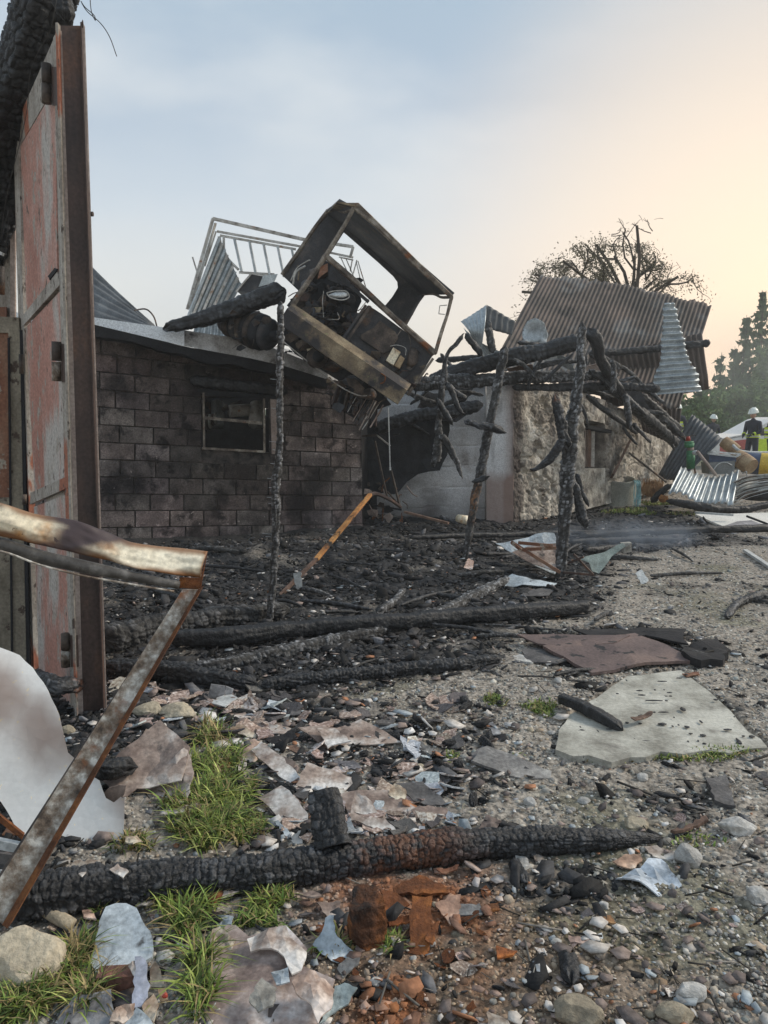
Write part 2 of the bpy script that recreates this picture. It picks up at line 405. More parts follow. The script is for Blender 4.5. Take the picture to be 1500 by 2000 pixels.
W('bark', [(0.3, (0.045, 0.035, 0.028)), (0.7, (0.12, 0.10, 0.08))], scale=9, rough=0.9, bump=0.5)
W('needles', [(0.3, (0.035, 0.065, 0.028)), (0.55, (0.07, 0.115, 0.045)), (0.75, (0.13, 0.17, 0.07))], scale=1.1, rough=0.8, bump=0.0)
W('leaves_dry', [(0.3, (0.10, 0.095, 0.06)), (0.55, (0.17, 0.15, 0.095)), (0.75, (0.27, 0.21, 0.13))], scale=2.0, rough=0.8, bump=0.0)
W('leaves_green', [(0.3, (0.06, 0.11, 0.035)), (0.55, (0.11, 0.18, 0.055)), (0.75, (0.19, 0.25, 0.09))], scale=1.2, rough=0.8, bump=0.0)
W('car_white', [(0.3, (0.66, 0.66, 0.65)), (0.7, (0.76, 0.76, 0.75))], scale=3, rough=0.3, bump=0.0)
W('car_red', [(0.3, (0.40, 0.09, 0.08)), (0.7, (0.48, 0.13, 0.11))], scale=3, rough=0.3, bump=0.0)
W('car_glass', [(0.3, (0.03, 0.035, 0.04)), (0.7, (0.05, 0.055, 0.06))], scale=3, rough=0.08, bump=0.0)
W('rubber', [(0.3, (0.015, 0.015, 0.016)), (0.7, (0.03, 0.03, 0.03))], scale=9, rough=0.8, bump=0.3)
W('stained_wall', [(0.3, (0.20, 0.15, 0.13)), (0.7, (0.40, 0.33, 0.29))], scale=3, rough=0.9, bump=0.3)


def attr_mat(name, rough=0.9, bump=0.5, bscale=60.0, spec=0.3, vary=0.35, vscale=40.0):
    """colour carried by the mesh attribute 'col' (each stone, blade or flake its own)"""
    m = bpy.data.materials.new(name); m.use_nodes = True
    nt = m.node_tree; b = nt.nodes['Principled BSDF']
    a = nt.nodes.new('ShaderNodeAttribute'); a.attribute_name = 'col'
    t = nt.nodes.new('ShaderNodeTexCoord')
    n = nt.nodes.new('ShaderNodeTexNoise'); n.inputs['Scale'].default_value = vscale; n.inputs['Detail'].default_value = 6
    nt.links.new(t.outputs['Object'], n.inputs['Vector'])
    mr = nt.nodes.new('ShaderNodeMapRange'); mr.inputs['From Min'].default_value = 0.3; mr.inputs['From Max'].default_value = 0.7
    mr.inputs['To Min'].default_value = 1 - vary; mr.inputs['To Max'].default_value = 1 + vary
    nt.links.new(n.outputs['Fac'], mr.inputs['Value'])
    v = nt.nodes.new('ShaderNodeVectorMath'); v.operation = 'SCALE'
    nt.links.new(a.outputs['Color'], v.inputs[0]); nt.links.new(mr.outputs[0], v.inputs['Scale'])
    nt.links.new(v.outputs[0], b.inputs['Base Color'])
    b.inputs['Roughness'].default_value = rough
    b.inputs['Specular IOR Level'].default_value = spec
    if bump:
        bn = nt.nodes.new('ShaderNodeTexNoise'); bn.inputs['Scale'].default_value = bscale; bn.inputs['Detail'].default_value = 8
        nt.links.new(t.outputs['Object'], bn.inputs['Vector'])
        bp = nt.nodes.new('ShaderNodeBump'); bp.inputs['Strength'].default_value = bump; bp.inputs['Distance'].default_value = 0.012
        nt.links.new(bn.outputs['Fac'], bp.inputs['Height']); nt.links.new(bp.outputs[0], b.inputs['Normal'])
    MATS[name] = m
    return m


attr_mat('ground_mat', rough=0.85, bump=1.0, bscale=60, vary=0.75, vscale=38)
attr_mat('pebble_mat', rough=0.8, bump=0.3, bscale=90)
attr_mat('blade_mat', rough=0.6, bump=0, vary=0.2)

# ------------------------------------------------------------------ mesh building
def link_mesh(name, V, F, mat, parent=None, smooth=False, attrs=None, origin=None, cattr=None):
    V = np.asarray(V, float).reshape(-1, 3)
    if parent is not None:
        off = np.array(world_loc(parent))
    else:
        off = np.array(origin) if origin is not None else np.array([V[:, 0].mean(), V[:, 1].mean(), V[:, 2].min()])
    me = bpy.data.meshes.new(name)
    VV = V - off
    if isinstance(F, np.ndarray) and F.ndim == 2:
        nf, k = F.shape
        me.vertices.add(len(VV)); me.vertices.foreach_set('co', VV.ravel())
        me.loops.add(nf * k); me.loops.foreach_set('vertex_index', F.ravel().astype(np.int32))
        me.polygons.add(nf); me.polygons.foreach_set('loop_start', np.arange(0, nf * k, k, dtype=np.int32))
        me.update(calc_edges=True)
    else:
        me.from_pydata(VV.tolist(), [], [list(map(int, f)) for f in F])
    for nm, arr in (attrs or {}).items():
        a = me.attributes.new(nm, 'FLOAT', 'POINT')
        a.data.foreach_set('value', np.asarray(arr, np.float32))
    if cattr is not None:
        a = me.attributes.new('col', 'FLOAT_COLOR', 'POINT')
        c = np.ones((len(VV), 4), np.float32); c[:, :3] = cattr
        a.data.foreach_set('color', c.ravel())
    if smooth:
        me.polygons.foreach_set('use_smooth', np.ones(len(me.polygons), bool))
    me.materials.append(MATS[mat])
    me.validate()
    o = bpy.data.objects.new(name, me)
    COL.objects.link(o)
    if parent is not None:
        o.parent = parent
    else:
        o.location = off
    return o


def world_loc(o):
    l = Vector((0, 0, 0))
    while o is not None:
        l = l + o.location
        o = o.parent
    return l


def empty(name, loc, label, cat, group=None):
    o = bpy.data.objects.new(name, None)
    COL.objects.link(o)
    o.location = Vector(loc)
    o.empty_display_size = 0.1
    return tag(o, label, cat, group)


def tag(o, label, cat=None, group=None, kind=None):
    if label: o['label'] = label
    if cat: o['category'] = cat
    if group: o['group'] = group
    if kind: o['kind'] = kind
    return o


def join(parts):
    V, F, n = [], [], 0
    for v, f in parts:
        v = np.asarray(v, float).reshape(-1, 3)
        V.append(v)
        F += [[int(i) + n for i in q] for q in f]
        n += len(v)
    return np.concatenate(V), F


HEX = [(0, 3, 2, 1), (4, 5, 6, 7), (0, 1, 5, 4), (1, 2, 6, 5), (2, 3, 7, 6), (3, 0, 4, 7)]


def quadslab(q, n):
    """four corners and an offset vector -> box"""
    q = np.array(q, float)
    return np.concatenate([q, q + np.array(n)]), HEX


def bar(p0, p1, w, h, up=(0, 0, 1)):
    p0 = np.array(p0, float); p1 = np.array(p1, float)
    d = p1 - p0; d /= np.linalg.norm(d)
    s = np.cross(d, up)
    if np.linalg.norm(s) < 1e-3: s = np.cross(d, (1, 0, 0))
    s /= np.linalg.norm(s)
    u = np.cross(s, d)
    a, b = s * w / 2, u * h / 2
    return np.array([p0 - a - b, p0 + a - b, p0 + a + b, p0 - a + b, p1 - a - b, p1 + a - b, p1 + a + b, p1 - a + b]), HEX


def spline(pts, n):
    pts = np.array(pts, float)
    if len(pts) == 2:
        t = np.linspace(0, 1, n)[:, None]
        return pts[0] * (1 - t) + pts[1] * t
    Pp = np.vstack([2 * pts[0] - pts[1], pts, 2 * pts[-1] - pts[-2]])
    seg = len(pts) - 1
    ln = np.linalg.norm(np.diff(pts[:, :3], axis=0), axis=1)
    cum = np.concatenate([[0], np.cumsum(ln)])
    out = []
    for s in np.linspace(0, cum[-1], n):
        i = min(max(int(np.searchsorted(cum, s, side='right') - 1), 0), seg - 1)
        t = (s - cum[i]) / max(ln[i], 1e-9)
        a, b, c, d = Pp[i], Pp[i + 1], Pp[i + 2], Pp[i + 3]
        out.append(0.5 * (2 * b + (c - a) * t + (2 * a - 5 * b + 4 * c - d) * t * t + (3 * b - a - 3 * c + d) * t ** 3))
    return np.array(out)


def frames(C):
    T = np.gradient(C, axis=0)
    T /= np.linalg.norm(T, axis=1)[:, None] + 1e-12
    ref = np.array([0, 0, 1.0]) if abs(T[0][2]) < 0.8 else np.array([0, 1.0, 0])
    A = np.zeros_like(C); B = np.zeros_like(C)
    a = ref
    for i in range(len(C)):
        a = a - T[i] * np.dot(a, T[i]); a /= np.linalg.norm(a)
        A[i] = a; B[i] = np.cross(T[i], a)
    return T, A, B


def tube(pts, rad, sides=8, n=None, caps=True):
    pts = np.array(pts, float)
    rad = np.atleast_1d(np.array(rad, float))
    if len(rad) == 1: rad = np.repeat(rad, len(pts))
    if n is None: n = len(pts) if len(pts) == 2 else len(pts) * 5
    q = spline(np.hstack([pts, rad[:, None]]), n)
    C, r = q[:, :3], q[:, 3]
    T, A, B = frames(C)
    th = np.linspace(0, 2 * math.pi, sides, endpoint=False)
    V = C[:, None, :] + r[:, None, None] * (np.cos(th)[None, :, None] * A[:, None, :] + np.sin(th)[None, :, None] * B[:, None, :])
    V = V.reshape(-1, 3)
    F = []
    for i in range(n - 1):
        for j in range(sides):
            F.append((i * sides + j, i * sides + (j + 1) % sides, (i + 1) * sides + (j + 1) % sides, (i + 1) * sides + j))
    if caps:
        F.append(tuple(range(sides - 1, -1, -1)))
        F.append(tuple((n - 1) * sides + j for j in range(sides)))
    return V, F


def charlog(name, pts, rpx, seed=0, mat='char', parent=None, label=None, group=None, cat='beam', depth=0.10, cell=1.0, jag=(0.6, 0.6), square=0.0,
            stain=None, res=3.0, wob=0.06, tone=1.0):
    """burnt round timber; pts in metres, rpx radii in metres; surface split into alligator blocks by real grooves"""
    pts = np.array(pts, float)
    rad = np.atleast_1d(np.array(rpx, float))
    if len(rad) == 1: rad = np.repeat(rad, len(pts))
    Lg = np.linalg.norm(np.diff(pts, axis=0), axis=1).sum()
    rm = rad.mean()
    if name in ('branch', 'cross_piece', 'hanging_timber') or cat in ('stub', 'stick'):
        wob, jag = max(wob, .13), (jag[0] + .5, jag[1] + .5)
    elif name == 'charred_post':
        wob = max(wob, .10); tone = tone * 1.5
    Ym = max(pts[:, 1].mean(), 1.5)
    ds = max(pxm(Ym) * res * .72, 0.0035)
    if Ym > 4: depth *= 1.5
    n = int(np.clip(Lg / ds, 10, 900))
    nt = int(np.clip(2 * math.pi * rm / ds, 10, 120))
    q = spline(np.hstack([pts, rad[:, None]]), n)
    C, r = q[:, :3], q[:, 3]
    T, A, B = frames(C)
    s = np.linspace(0, Lg, n)
    amp = rm * wob * 1.2
    C = C + A * (amp * 1.8 * fbm(s * 2.2 / (rm * 6), s * 0, seed=seed + 5, octv=3))[:, None] + B * (amp * 1.8 * fbm(s * 2.2 / (rm * 6), s * 0, seed=seed + 6, octv=3))[:, None]
    th = np.linspace(0, 2 * math.pi, nt, endpoint=False)
    S, TH = np.meshgrid(s, th, indexing='ij')
    cw = max(rm * 0.60, 0.020, pxm(Ym) * 7) * cell
    cl = max(rm * 0.62, 0.018, pxm(Ym) * 8) * cell
    nc = max(5, int(round(2 * math.pi * rm / cw)))
    nx, ny = np.cos(TH), np.sin(TH)
    k = 1.0 / cl
    WA = .42 if Ym > 4 else .75

    def worley(nc_, kk, sd, jit=.6, wa=WA):
        row = S * kk + wa * fbm(nx * 1.3, ny * 1.3, S * kk * .3, seed=sd, octv=3)
        cc = TH / (2 * math.pi) * nc_ + wa * .8 * fbm(nx * 1.6, ny * 1.6, S * kk * .35, seed=sd + 40, octv=2)
        ri, ci = np.floor(row), np.floor(cc)
        best = np.full(S.shape, 9.0); sec = np.full(S.shape, 9.0); idv = np.zeros(S.shape)
        for a_ in (-1, 0, 1):
            for b_ in (-1, 0, 1):
                rr_, c2 = ri + a_, ci + b_
                cm = np.mod(c2, nc_)
                fx = rr_ + .5 + jit * (_hash(rr_, cm, rr_ * 0, sd + 1) - .5) - row
                fy = c2 + .5 + jit * (_hash(rr_, cm, rr_ * 0, sd + 2) - .5) + .5 * np.mod(rr_, 2) - cc
                d_ = np.maximum(np.abs(fx), np.abs(fy)) * .8 + np.hypot(fx, fy) * .2
                nb_ = d_ < best
                sec = np.where(nb_, best, np.minimum(sec, d_))
                idv = np.where(nb_, _hash(rr_, cm, rr_ * 0, sd + 3), idv)
                best = np.where(nb_, d_, best)
        return sec - best, idv
    e1, blk = worley(nc, k, seed)
    e2, blk2 = worley(int(nc * 2.1), k * 2.3, seed + 500, wa=.3)
    split = 1 - sstep(.0, .16, np.abs(fbm(nx * 1.5, ny * 1.5, S / (rm * 9), seed=seed + 91, octv=2)))
    g = np.clip(.7 * split + (1 - sstep(0.02, 0.24, e1)) + .35 * (1 - sstep(0.0, 0.2, e2)), 0, 1.2)
    big = fbm(nx * 0.9, ny * 0.9, S / (rm * 5), seed=seed + 11, octv=3)
    fine = fbm(nx * 3, ny * 3, S / (rm * 0.5), seed=seed + 12, octv=3)
    prof = fbm(nx * 1.1, ny * 1.1, S / (rm * 2.2), seed=seed + 15, octv=3)
    RR = r[:, None] * (1 + wob * 1.8 * big + wob * 2.0 * prof - depth * g + depth * 0.8 * (blk - 0.5) + depth * .3 * (blk2 - .5) + 0.04 * fine)
    rag = fbm(nx * 1.6, ny * 1.6, S / (rm * .8), seed=seed + 25, octv=3)
    RR = RR * (1 + (.20 if Ym > 4 and tone > .16 else .09) * rag)
    if square == 0.0 and Ym > 4: square = .45
    if square > 0:
        sq = 1.0 / np.maximum(np.abs(nx), np.abs(ny))
        RR = RR * (1 + (np.minimum(sq, 1.30) / 1.12 - 1) * square)
    ez = rm * 1.5
    for side, j in ((0, jag[0]), (1, jag[1])):
        dd = S if side == 0 else Lg - S
        cut = ez * j * (0.5 + 0.9 * (fbm(nx * 2.2, ny * 2.2, seed=seed + 60 + side, octv=3)))
        RR = RR * (0.10 + 0.90 * sstep(-0.25 * ez, ez * 0.5, dd - cut * 0.9)) if j > 0 else RR
    V = C[:, None, :] + RR[:, :, None] * (nx[:, :, None] * A[:, None, :] + ny[:, :, None] * B[:, None, :])
    V = V.reshape(-1, 3)
    i = np.arange(n - 1)[:, None]; j = np.arange(nt)[None, :]
    a = i * nt + j; b2 = i * nt + (j + 1) % nt
    F = np.stack([a, b2, b2 + nt, a + nt], -1).reshape(-1, 4)
    # end fans
    c0, c1 = len(V), len(V) + 1
    V = np.vstack([V, C[0] + T[0] * rm * 0.15, C[-1] - T[-1] * rm * 0.15])
    jj = np.arange(nt)
    f0 = np.stack([np.full(nt, c0), (jj + 1) % nt, jj, np.full(nt, c0)], -1)
    f1 = np.stack([np.full(nt, c1), (n - 1) * nt + jj, (n - 1) * nt + (jj + 1) % nt, np.full(nt, c1)], -1)
    faces = F.tolist() + [(c0, int((q + 1) % nt), int(q)) for q in jj] + [(c1, int((n - 1) * nt + q), int((n - 1) * nt + (q + 1) % nt)) for q in jj]
    tn = tone * (sstep(0.45, 1.0, blk) * 0.8 + 0.35 * sstep(.4, 1, blk2) + 0.3 * sstep(-.05, .4, prof)) * np.clip(1 - 1.3 * g, 0, 1) * (0.45 + 0.55 * sstep(-.3, .4, fine))  # pale tone per block: grey ash plus painted-in highlights, left out of the grooves
    tn = np.concatenate([tn.ravel(), [0, 0]])
    rs = np.zeros_like(S)
    if stain:
        for (s0, s1, am) in stain:
            rs = np.maximum(rs, am * sstep(-.25, .35, fine + .9 * big) * sstep(s0 - .07, s0 + .03, S / Lg + 0.06 * fine) * (1 - sstep(s1 - .03, s1 + .07, S / Lg + 0.06 * big)) * sstep(-.45, .15, fine + .5 * big) * (1 - 0.6 * g))
    rs = np.concatenate([rs.ravel(), [0, 0]])
    o = link_mesh(name, V, faces, mat, parent, smooth=True, attrs={'tone': np.clip(tn, 0, 1), 'rust': np.clip(rs, 0, 1)})
    if label: tag(o, label, cat, group)
    return o


def outline(poly, step, jag, seed):
    """resample a closed 2D outline with a ragged edge"""
    out = []
    m = len(poly)
    rnd = random.Random(seed)
    for i in range(m):
        a = np.array(poly[i]); b = np.array(poly[(i + 1) % m])
        d = b - a
        L = np.linalg.norm(d)
        if L < 1e-9: continue
        k = max(1, int(L / step))
        nrm = np.array([-d[1], d[0]]) / L
        for t in range(k):
            f = t / k
            w = 0 if t == 0 else jag * (rnd.random() - 0.5) * 2
            out.append(a + d * f + nrm * w)
    return out


def fill2d(poly, step, jag, seed, holes=()):
    pts = outline(poly, step, jag, seed)
    n = len(pts)
    faces = [list(range(n))]
    edges = []
    allp = list(pts)
    P2 = np.array(pts)
    lo, hi = P2.min(0), P2.max(0)
    rnd = random.Random(seed + 1)
    st = step * 1.15
    gx = np.arange(lo[0] + st / 2, hi[0], st); gy = np.arange(lo[1] + st / 2, hi[1], st)
    for x in gx:
        for y in gy:
            q = (x + (rnd.random() - .5) * st * .5, y + (rnd.random() - .5) * st * .5)
            if inside(q, P2) and np.min(np.hypot(P2[:, 0] - q[0], P2[:, 1] - q[1])) > st * 0.45:
                allp.append(np.array(q))
    r = delaunay_2d_cdt([Vector((float(p[0]), float(p[1]))) for p in allp], edges, faces, 1, 1e-7)
    return np.array([(v[0], v[1]) for v in r[0]]), [tuple(f) for f in r[2]]


def inside(q, Pn):
    x, y = q
    X, Y = Pn[:, 0], Pn[:, 1]
    X2, Y2 = np.roll(X, -1), np.roll(Y, -1)
    with np.errstate(divide='ignore', invalid='ignore'):
        c = ((Y > y) != (Y2 > y)) & (x < (X2 - X) * (y - Y) / (Y2 - Y) + X)
    return bool(np.count_nonzero(c) % 2)


def plate(poly3, thick, step=None, jag=0.0, bend=None, warp=0.0, seed=0, flip=False):
    """ragged sheet: polygon of 3D points (nearly planar) -> closed thin solid. bend(u,v,w,h)->offset along normal"""
    p = np.array(poly3, float)
    c = p.mean(0)
    nrm = np.zeros(3)
    for i in range(len(p)):
        nrm += np.cross(p[i] - c, p[(i + 1) % len(p)] - c)
    nrm /= np.linalg.norm(nrm)
    if nrm[2] < -1e-3 or (abs(nrm[2]) < 0.3 and nrm[1] > 0): nrm = -nrm
    e = p[1] - p[0]; e -= nrm * np.dot(e, nrm); e /= np.linalg.norm(e)
    f = np.cross(nrm, e)
    uv = np.stack([(p - c) @ e, (p - c) @ f], -1)
    size = np.ptp(uv, axis=0).max()
    if step is None: step = size / 9
    q, tris = fill2d(uv.tolist(), step, jag, seed)
    w = warp * fbm(q[:, 0] * 2.2 / size, q[:, 1] * 2.2 / size, seed=seed, octv=3)
    if bend is not None:
        w = w + np.array([bend(a / size * 2, b / size * 2) for a, b in q])
    top = c + q[:, :1] * e + q[:, 1:] * f + w[:, None] * nrm
    bot = top - nrm * thick
    n = len(q)
    cnt = {}
    for t in tris:
        for a, b in ((t[0], t[1]), (t[1], t[2]), (t[2], t[0])):
            cnt[(a, b)] = cnt.get((a, b), 0) + 1
    F = [tuple(t) for t in tris] + [tuple(i + n for i in reversed(t)) for t in tris]
    for (a, b) in cnt:
        if (b, a) not in cnt:
            F.append((b, a, a + n, b + n))
    return np.vstack([top, bot]), F


def on_plane(px, pt, n):
    d = ray(*px)
    o = np.array([0, 0, EYE])
    t = np.dot(np.array(pt) - o, n) / np.dot(d, n)
    return o + d * t


def corr(c00, c10, c11, c01, waves, amp, nv=8, thick=0.003, bend=None, per=6, jag=0.0, seed=0, shape=None):
    """corrugated sheet between 4 corners; ridges run from side v=0 to v=1. bend(u,v)->offset vector"""
    c00, c10, c11, c01 = [np.array(c, float) for c in (c00, c10, c11, c01)]
    nu = waves * per + 1
    u = np.linspace(0, 1, nu)[:, None]; v = np.linspace(0, 1, nv)[None, :]
    U, V = np.broadcast_arrays(u, v)
    if jag:
        j0 = jag * vnoise(U[:, 0] * waves * 0.8, U[:, 0] * 0, seed=seed)
        V = V + (j0[:, None]) * (np.abs(V - 0.5) * 2) ** 3 * np.sign(V - .5)
    if shape is not None:
        U, V = shape(U, V)
    Pp = ((1 - U) * (1 - V))[..., None] * c00 + (U * (1 - V))[..., None] * c10 + (U * V)[..., None] * c11 + ((1 - U) * V)[..., None] * c01
    nrm = np.cross(c10 - c00, c01 - c00); nrm /= np.linalg.norm(nrm)
    off = amp * np.sin(U * waves * 2 * math.pi)
    off = off + amp * 1.2 * fbm(U * 3, V * 3, seed=seed, octv=2)
    Pp = Pp + off[..., None] * nrm
    if bend is not None:
        Pp = Pp + bend(U, V)
    top = Pp.reshape(-1, 3); bot = top - nrm * thick
    n = len(top)
    i = np.arange(nu - 1)[:, None]; j = np.arange(nv - 1)[None, :]
    a = i * nv + j
    F = np.stack([a, a + nv, a + nv + 1, a + 1], -1).reshape(-1, 4)
    Fb = F[:, ::-1] + n
    fs = F.tolist() + Fb.tolist()
    for k in range(nu - 1):
        fs.append([k * nv, k * nv + n, (k + 1) * nv + n, (k + 1) * nv]); e = nv - 1
        fs.append([k * nv + e, (k + 1) * nv + e, (k + 1) * nv + e + n, k * nv + e + n])
    for k in range(nv - 1):
        fs.append([k, k + 1, k + 1 + n, k + n]); e = (nu - 1) * nv
        fs.append([e + k, e + k + n, e + k + 1 + n, e + k + 1])
    return np.vstack([top, bot]), fs


def rock(center, size, seed, sub=3, squash=(1, 1, 1), rough=0.22, flat=0.5):
    bm = bmesh.new()
    bmesh.ops.create_icosphere(bm, subdivisions=sub, radius=1.0)
    V = np.array([v.co[:] for v in bm.verts]); F = [[v.index for v in f.verts] for f in bm.faces]
    bm.free()
    rr = random.Random(seed)
    # knock facets off
    for _ in range(9):
        d = np.array([rr.gauss(0, 1) for _ in range(3)]); d /= np.linalg.norm(d)
        h = 0.62 + 0.25 * rr.random()
        k = V @ d
        V = V - np.maximum(k - h, 0)[:, None] * d * 0.9
    nz = fbm(V[:, 0] * 1.8, V[:, 1] * 1.8, V[:, 2] * 1.8, seed=seed, octv=4)
    V = V * (1 + rough * nz)[:, None]
    return V * np.array(size) / 1.0 * np.array(squash) + np.array(center), F


def soft_poly(X, Y, poly, soft):
    """>0.5 inside the outline, fading over 'soft' metres"""
    X = np.asarray(X, float); Y = np.asarray(Y, float)
    d = np.full(X.shape, 1e9); ins = np.zeros(X.shape, bool)
    m = len(poly)
    for i in range(m):
        x1, y1 = poly[i][:2]; x2, y2 = poly[(i + 1) % m][:2]
        dx, dy = x2 - x1, y2 - y1
        t = np.clip(((X - x1) * dx + (Y - y1) * dy) / (dx * dx + dy * dy + 1e-12), 0, 1)
        d = np.minimum(d, np.hypot(X - x1 - t * dx, Y - y1 - t * dy))
        if y1 != y2:
            c = ((y1 > Y) != (y2 > Y)) & (X < dx * (Y - y1) / dy + x1)
            ins ^= c
    sd = np.where(ins, d, -d)
    return sstep(-soft, soft, sd)
# ================================================================== GROUND
def gpoly(pts):
    return [G(*p)[:2] for p in pts]


ASH = gpoly([(-900, 1060), (100, 1030), (720, 1012), (1000, 1000), (1280, 985), (1420, 1040), (1520, 1062), (1330, 1070), (1200, 1085), (1180, 1130), (1165, 1195), (985, 1225),
             (960, 1305), (700, 1340), (520, 1390), (300, 1430), (160, 1560), (60, 1720), (-600, 1900)])
ASH2 = gpoly([(1010, 1232), (1110, 1222), (1240, 1225), (1350, 1240), (1430, 1260), (1400, 1295), (1260, 1300), (1080, 1275)])
RUSTZ = gpoly([(600, 1700), (960, 1690), (985, 1800), (930, 1950), (880, 2100), (690, 2100), (740, 1900), (640, 1800)])
MUDZ = gpoly([(650, 1800), (1000, 1720), (1200, 1760), (1300, 1900), (1350, 2150), (500, 2150), (550, 1850)])
FALLZ = gpoly([(250, 1360), (560, 1340), (900, 1380), (960, 1450), (900, 1600), (650, 1650), (420, 1600), (300, 1450)])

SLABZ = gpoly([(1085, 1458), (1110, 1392), (1225, 1320), (1330, 1306), (1400, 1360), (1500, 1455), (1460, 1462), (1290, 1466), (1180, 1478)])


def zones(X, Y):
    n1 = fbm(X * 1.6, Y * 1.6, seed=21, octv=5)
    n2 = fbm(X * 6.0, Y * 6.0, seed=23, octv=4)
    wob = 0.16 * n1 * (0.5 + Y / 8) + .04 * n2
    ash = soft_poly(X + wob, Y + wob, ASH, 0.22)
    ash = np.maximum(ash, 0.9 * soft_poly(X + wob, Y - wob, ASH2, 0.12))
    ash = np.maximum(ash, 0.75 * soft_poly(X + wob, Y, FALLZ, 0.25) * sstep(-0.15, 0.25, n2 + n1 * .5))
    ash = np.clip(ash + 0.55 * sstep(0.28, 0.5, n1) * sstep(1.5, 3, Y), 0, 1)
    rust = soft_poly(X + wob, Y + wob, RUSTZ, 0.15) * sstep(-.5, .1, n2)
    mud = soft_poly(X + wob, Y + wob, MUDZ, 0.3)
    moss = sstep(0.28, 0.5, fbm(X * 1.1 + 7, Y * 1.1, seed=61, octv=4)) * (1 - ash)
    ash = ash * (1 - .55 * sstep(.18, .5, fbm(X * 2.1 + 3, Y * 1.6, seed=66, octv=4)) * sstep(11, 9, Y) * sstep(4, 5, Y))
    return ash, rust, mud, moss, n1, n2


def ground():
    def lines(fine, r0, grow, far):
        out = [0.0]; st = fine
        while out[-1] < far:
            if out[-1] > r0: st *= grow
            out.append(out[-1] + st)
        return np.array(out)
    xs = lines(0.013, 1.6, 1.022, 900)
    xs = np.concatenate([-xs[::-1][:-1], xs])
    ys = [-30, -12, -5, -2, 0, 0.8, 1.1]
    y = 1.3
    while y < 1400:
        ys.append(y)
        y += max(0.010, (0.0052 if y < 18 else 0.02) * y) if y < 40 else y * 0.08
    ys = np.array(ys)
    X, Y = np.meshgrid(xs, ys, indexing='ij')
    Z = height(X, Y)
    near = np.exp(-np.maximum(Y - 4, 0) / 10)
    ash, rust, mud, moss, n1, n2 = zones(X, Y)
    f = fbm(X * 22, Y * 22, seed=31, octv=4, gain=0.6)
    f2 = fbm(X * 7, Y * 7, seed=35, octv=3)
    f3 = fbm(X * 60, Y * 60, seed=37, octv=2)
    Z = Z + near * (0.011 * f + 0.018 * f2 * (0.5 + ash)) + 0.004 * f3 * (Y < 5) + 0.03 * ash * f2 * sstep(3, 6, Y) * (Y < 40)
    Z = Z - .035 * soft_poly(X, Y, SLABZ, .03)
    gravel = np.array([0.27, 0.24, 0.205])
    c = gravel * (1 + 0.30 * n2[..., None] + 0.35 * f[..., None])
    c = c * (1 - 0.2 * sstep(.0, .5, n1))[..., None]

    def mx(c, k, w):
        return c * (1 - w[..., None]) + np.array(k) * w[..., None]
    c = mx(c, (0.17, 0.115, 0.075), mud * 0.8)
    c = mx(c, (0.10, 0.105, 0.055), moss * 0.5)
    c = mx(c, (0.24, 0.085, 0.030), rust * 0.85)
    an = np.clip(ash, 0, 1)
    ac = np.array([0.020, 0.021, 0.024])[None, None] * (1 + 0.6 * f[..., None])
    c = c * (1 - an[..., None] * .96) + ac * an[..., None]
    far = sstep(22, 32, Y)
    c = mx(c, (0.09, 0.11, 0.05), far * .9)
    V = np.stack([X, Y, Z], -1).reshape(-1, 3)
    nx, ny = len(xs), len(ys)
    i = np.arange(nx - 1)[:, None]; j = np.arange(ny - 1)[None, :]
    a = i * ny + j
    F = np.stack([a, a + ny, a + ny + 1, a + 1], -1).reshape(-1, 4)
    o = link_mesh('ground', V, F, 'ground_mat', smooth=True, origin=(0, 0, 0), cattr=np.clip(c, 0.004, 1).reshape(-1, 3))
    tag(o, None, kind='structure')


ground()

# ------------------------------------------------------------------ loose stuff scattered over it
def ico(sub):
    bm = bmesh.new(); bmesh.ops.create_icosphere(bm, subdivisions=sub, radius=1.0)
    V = np.array([v.co[:] for v in bm.verts]); F = np.array([[v.index for v in f.verts] for f in bm.faces]); bm.free()
    return V, F


def rot_mats(n, tilt=None):
    q = RNG.normal(size=(n, 4)); q /= np.linalg.norm(q, axis=1)[:, None]
    w, x, y, z = q.T
    if tilt is not None:
        az = RNG.uniform(0, 2 * math.pi, n); tl = RNG.normal(0, tilt, n); ta = RNG.uniform(0, 2 * math.pi, n)
        kx, ky = np.cos(ta), np.sin(ta)
        c, s = np.cos(tl), np.sin(tl)
        Rt = np.zeros((n, 3, 3))
        Rt[:, 0, 0] = c + kx * kx * (1 - c); Rt[:, 0, 1] = kx * ky * (1 - c); Rt[:, 0, 2] = ky * s
        Rt[:, 1, 0] = kx * ky * (1 - c); Rt[:, 1, 1] = c + ky * ky * (1 - c); Rt[:, 1, 2] = -kx * s
        Rt[:, 2, 0] = -ky * s; Rt[:, 2, 1] = kx * s; Rt[:, 2, 2] = c
        Rz = np.zeros((n, 3, 3)); Rz[:, 0, 0] = np.cos(az); Rz[:, 0, 1] = -np.sin(az); Rz[:, 1, 0] = np.sin(az); Rz[:, 1, 1] = np.cos(az); Rz[:, 2, 2] = 1
        return Rt @ Rz
    M = np.stack([1 - 2 * (y * y + z * z), 2 * (x * y - z * w), 2 * (x * z + y * w), 2 * (x * y + z * w), 1 - 2 * (x * x + z * z), 2 * (y * z - x * w),
                  2 * (x * z - y * w), 2 * (y * z + x * w), 1 - 2 * (x * x + y * y)], -1).reshape(n, 3, 3)
    return M


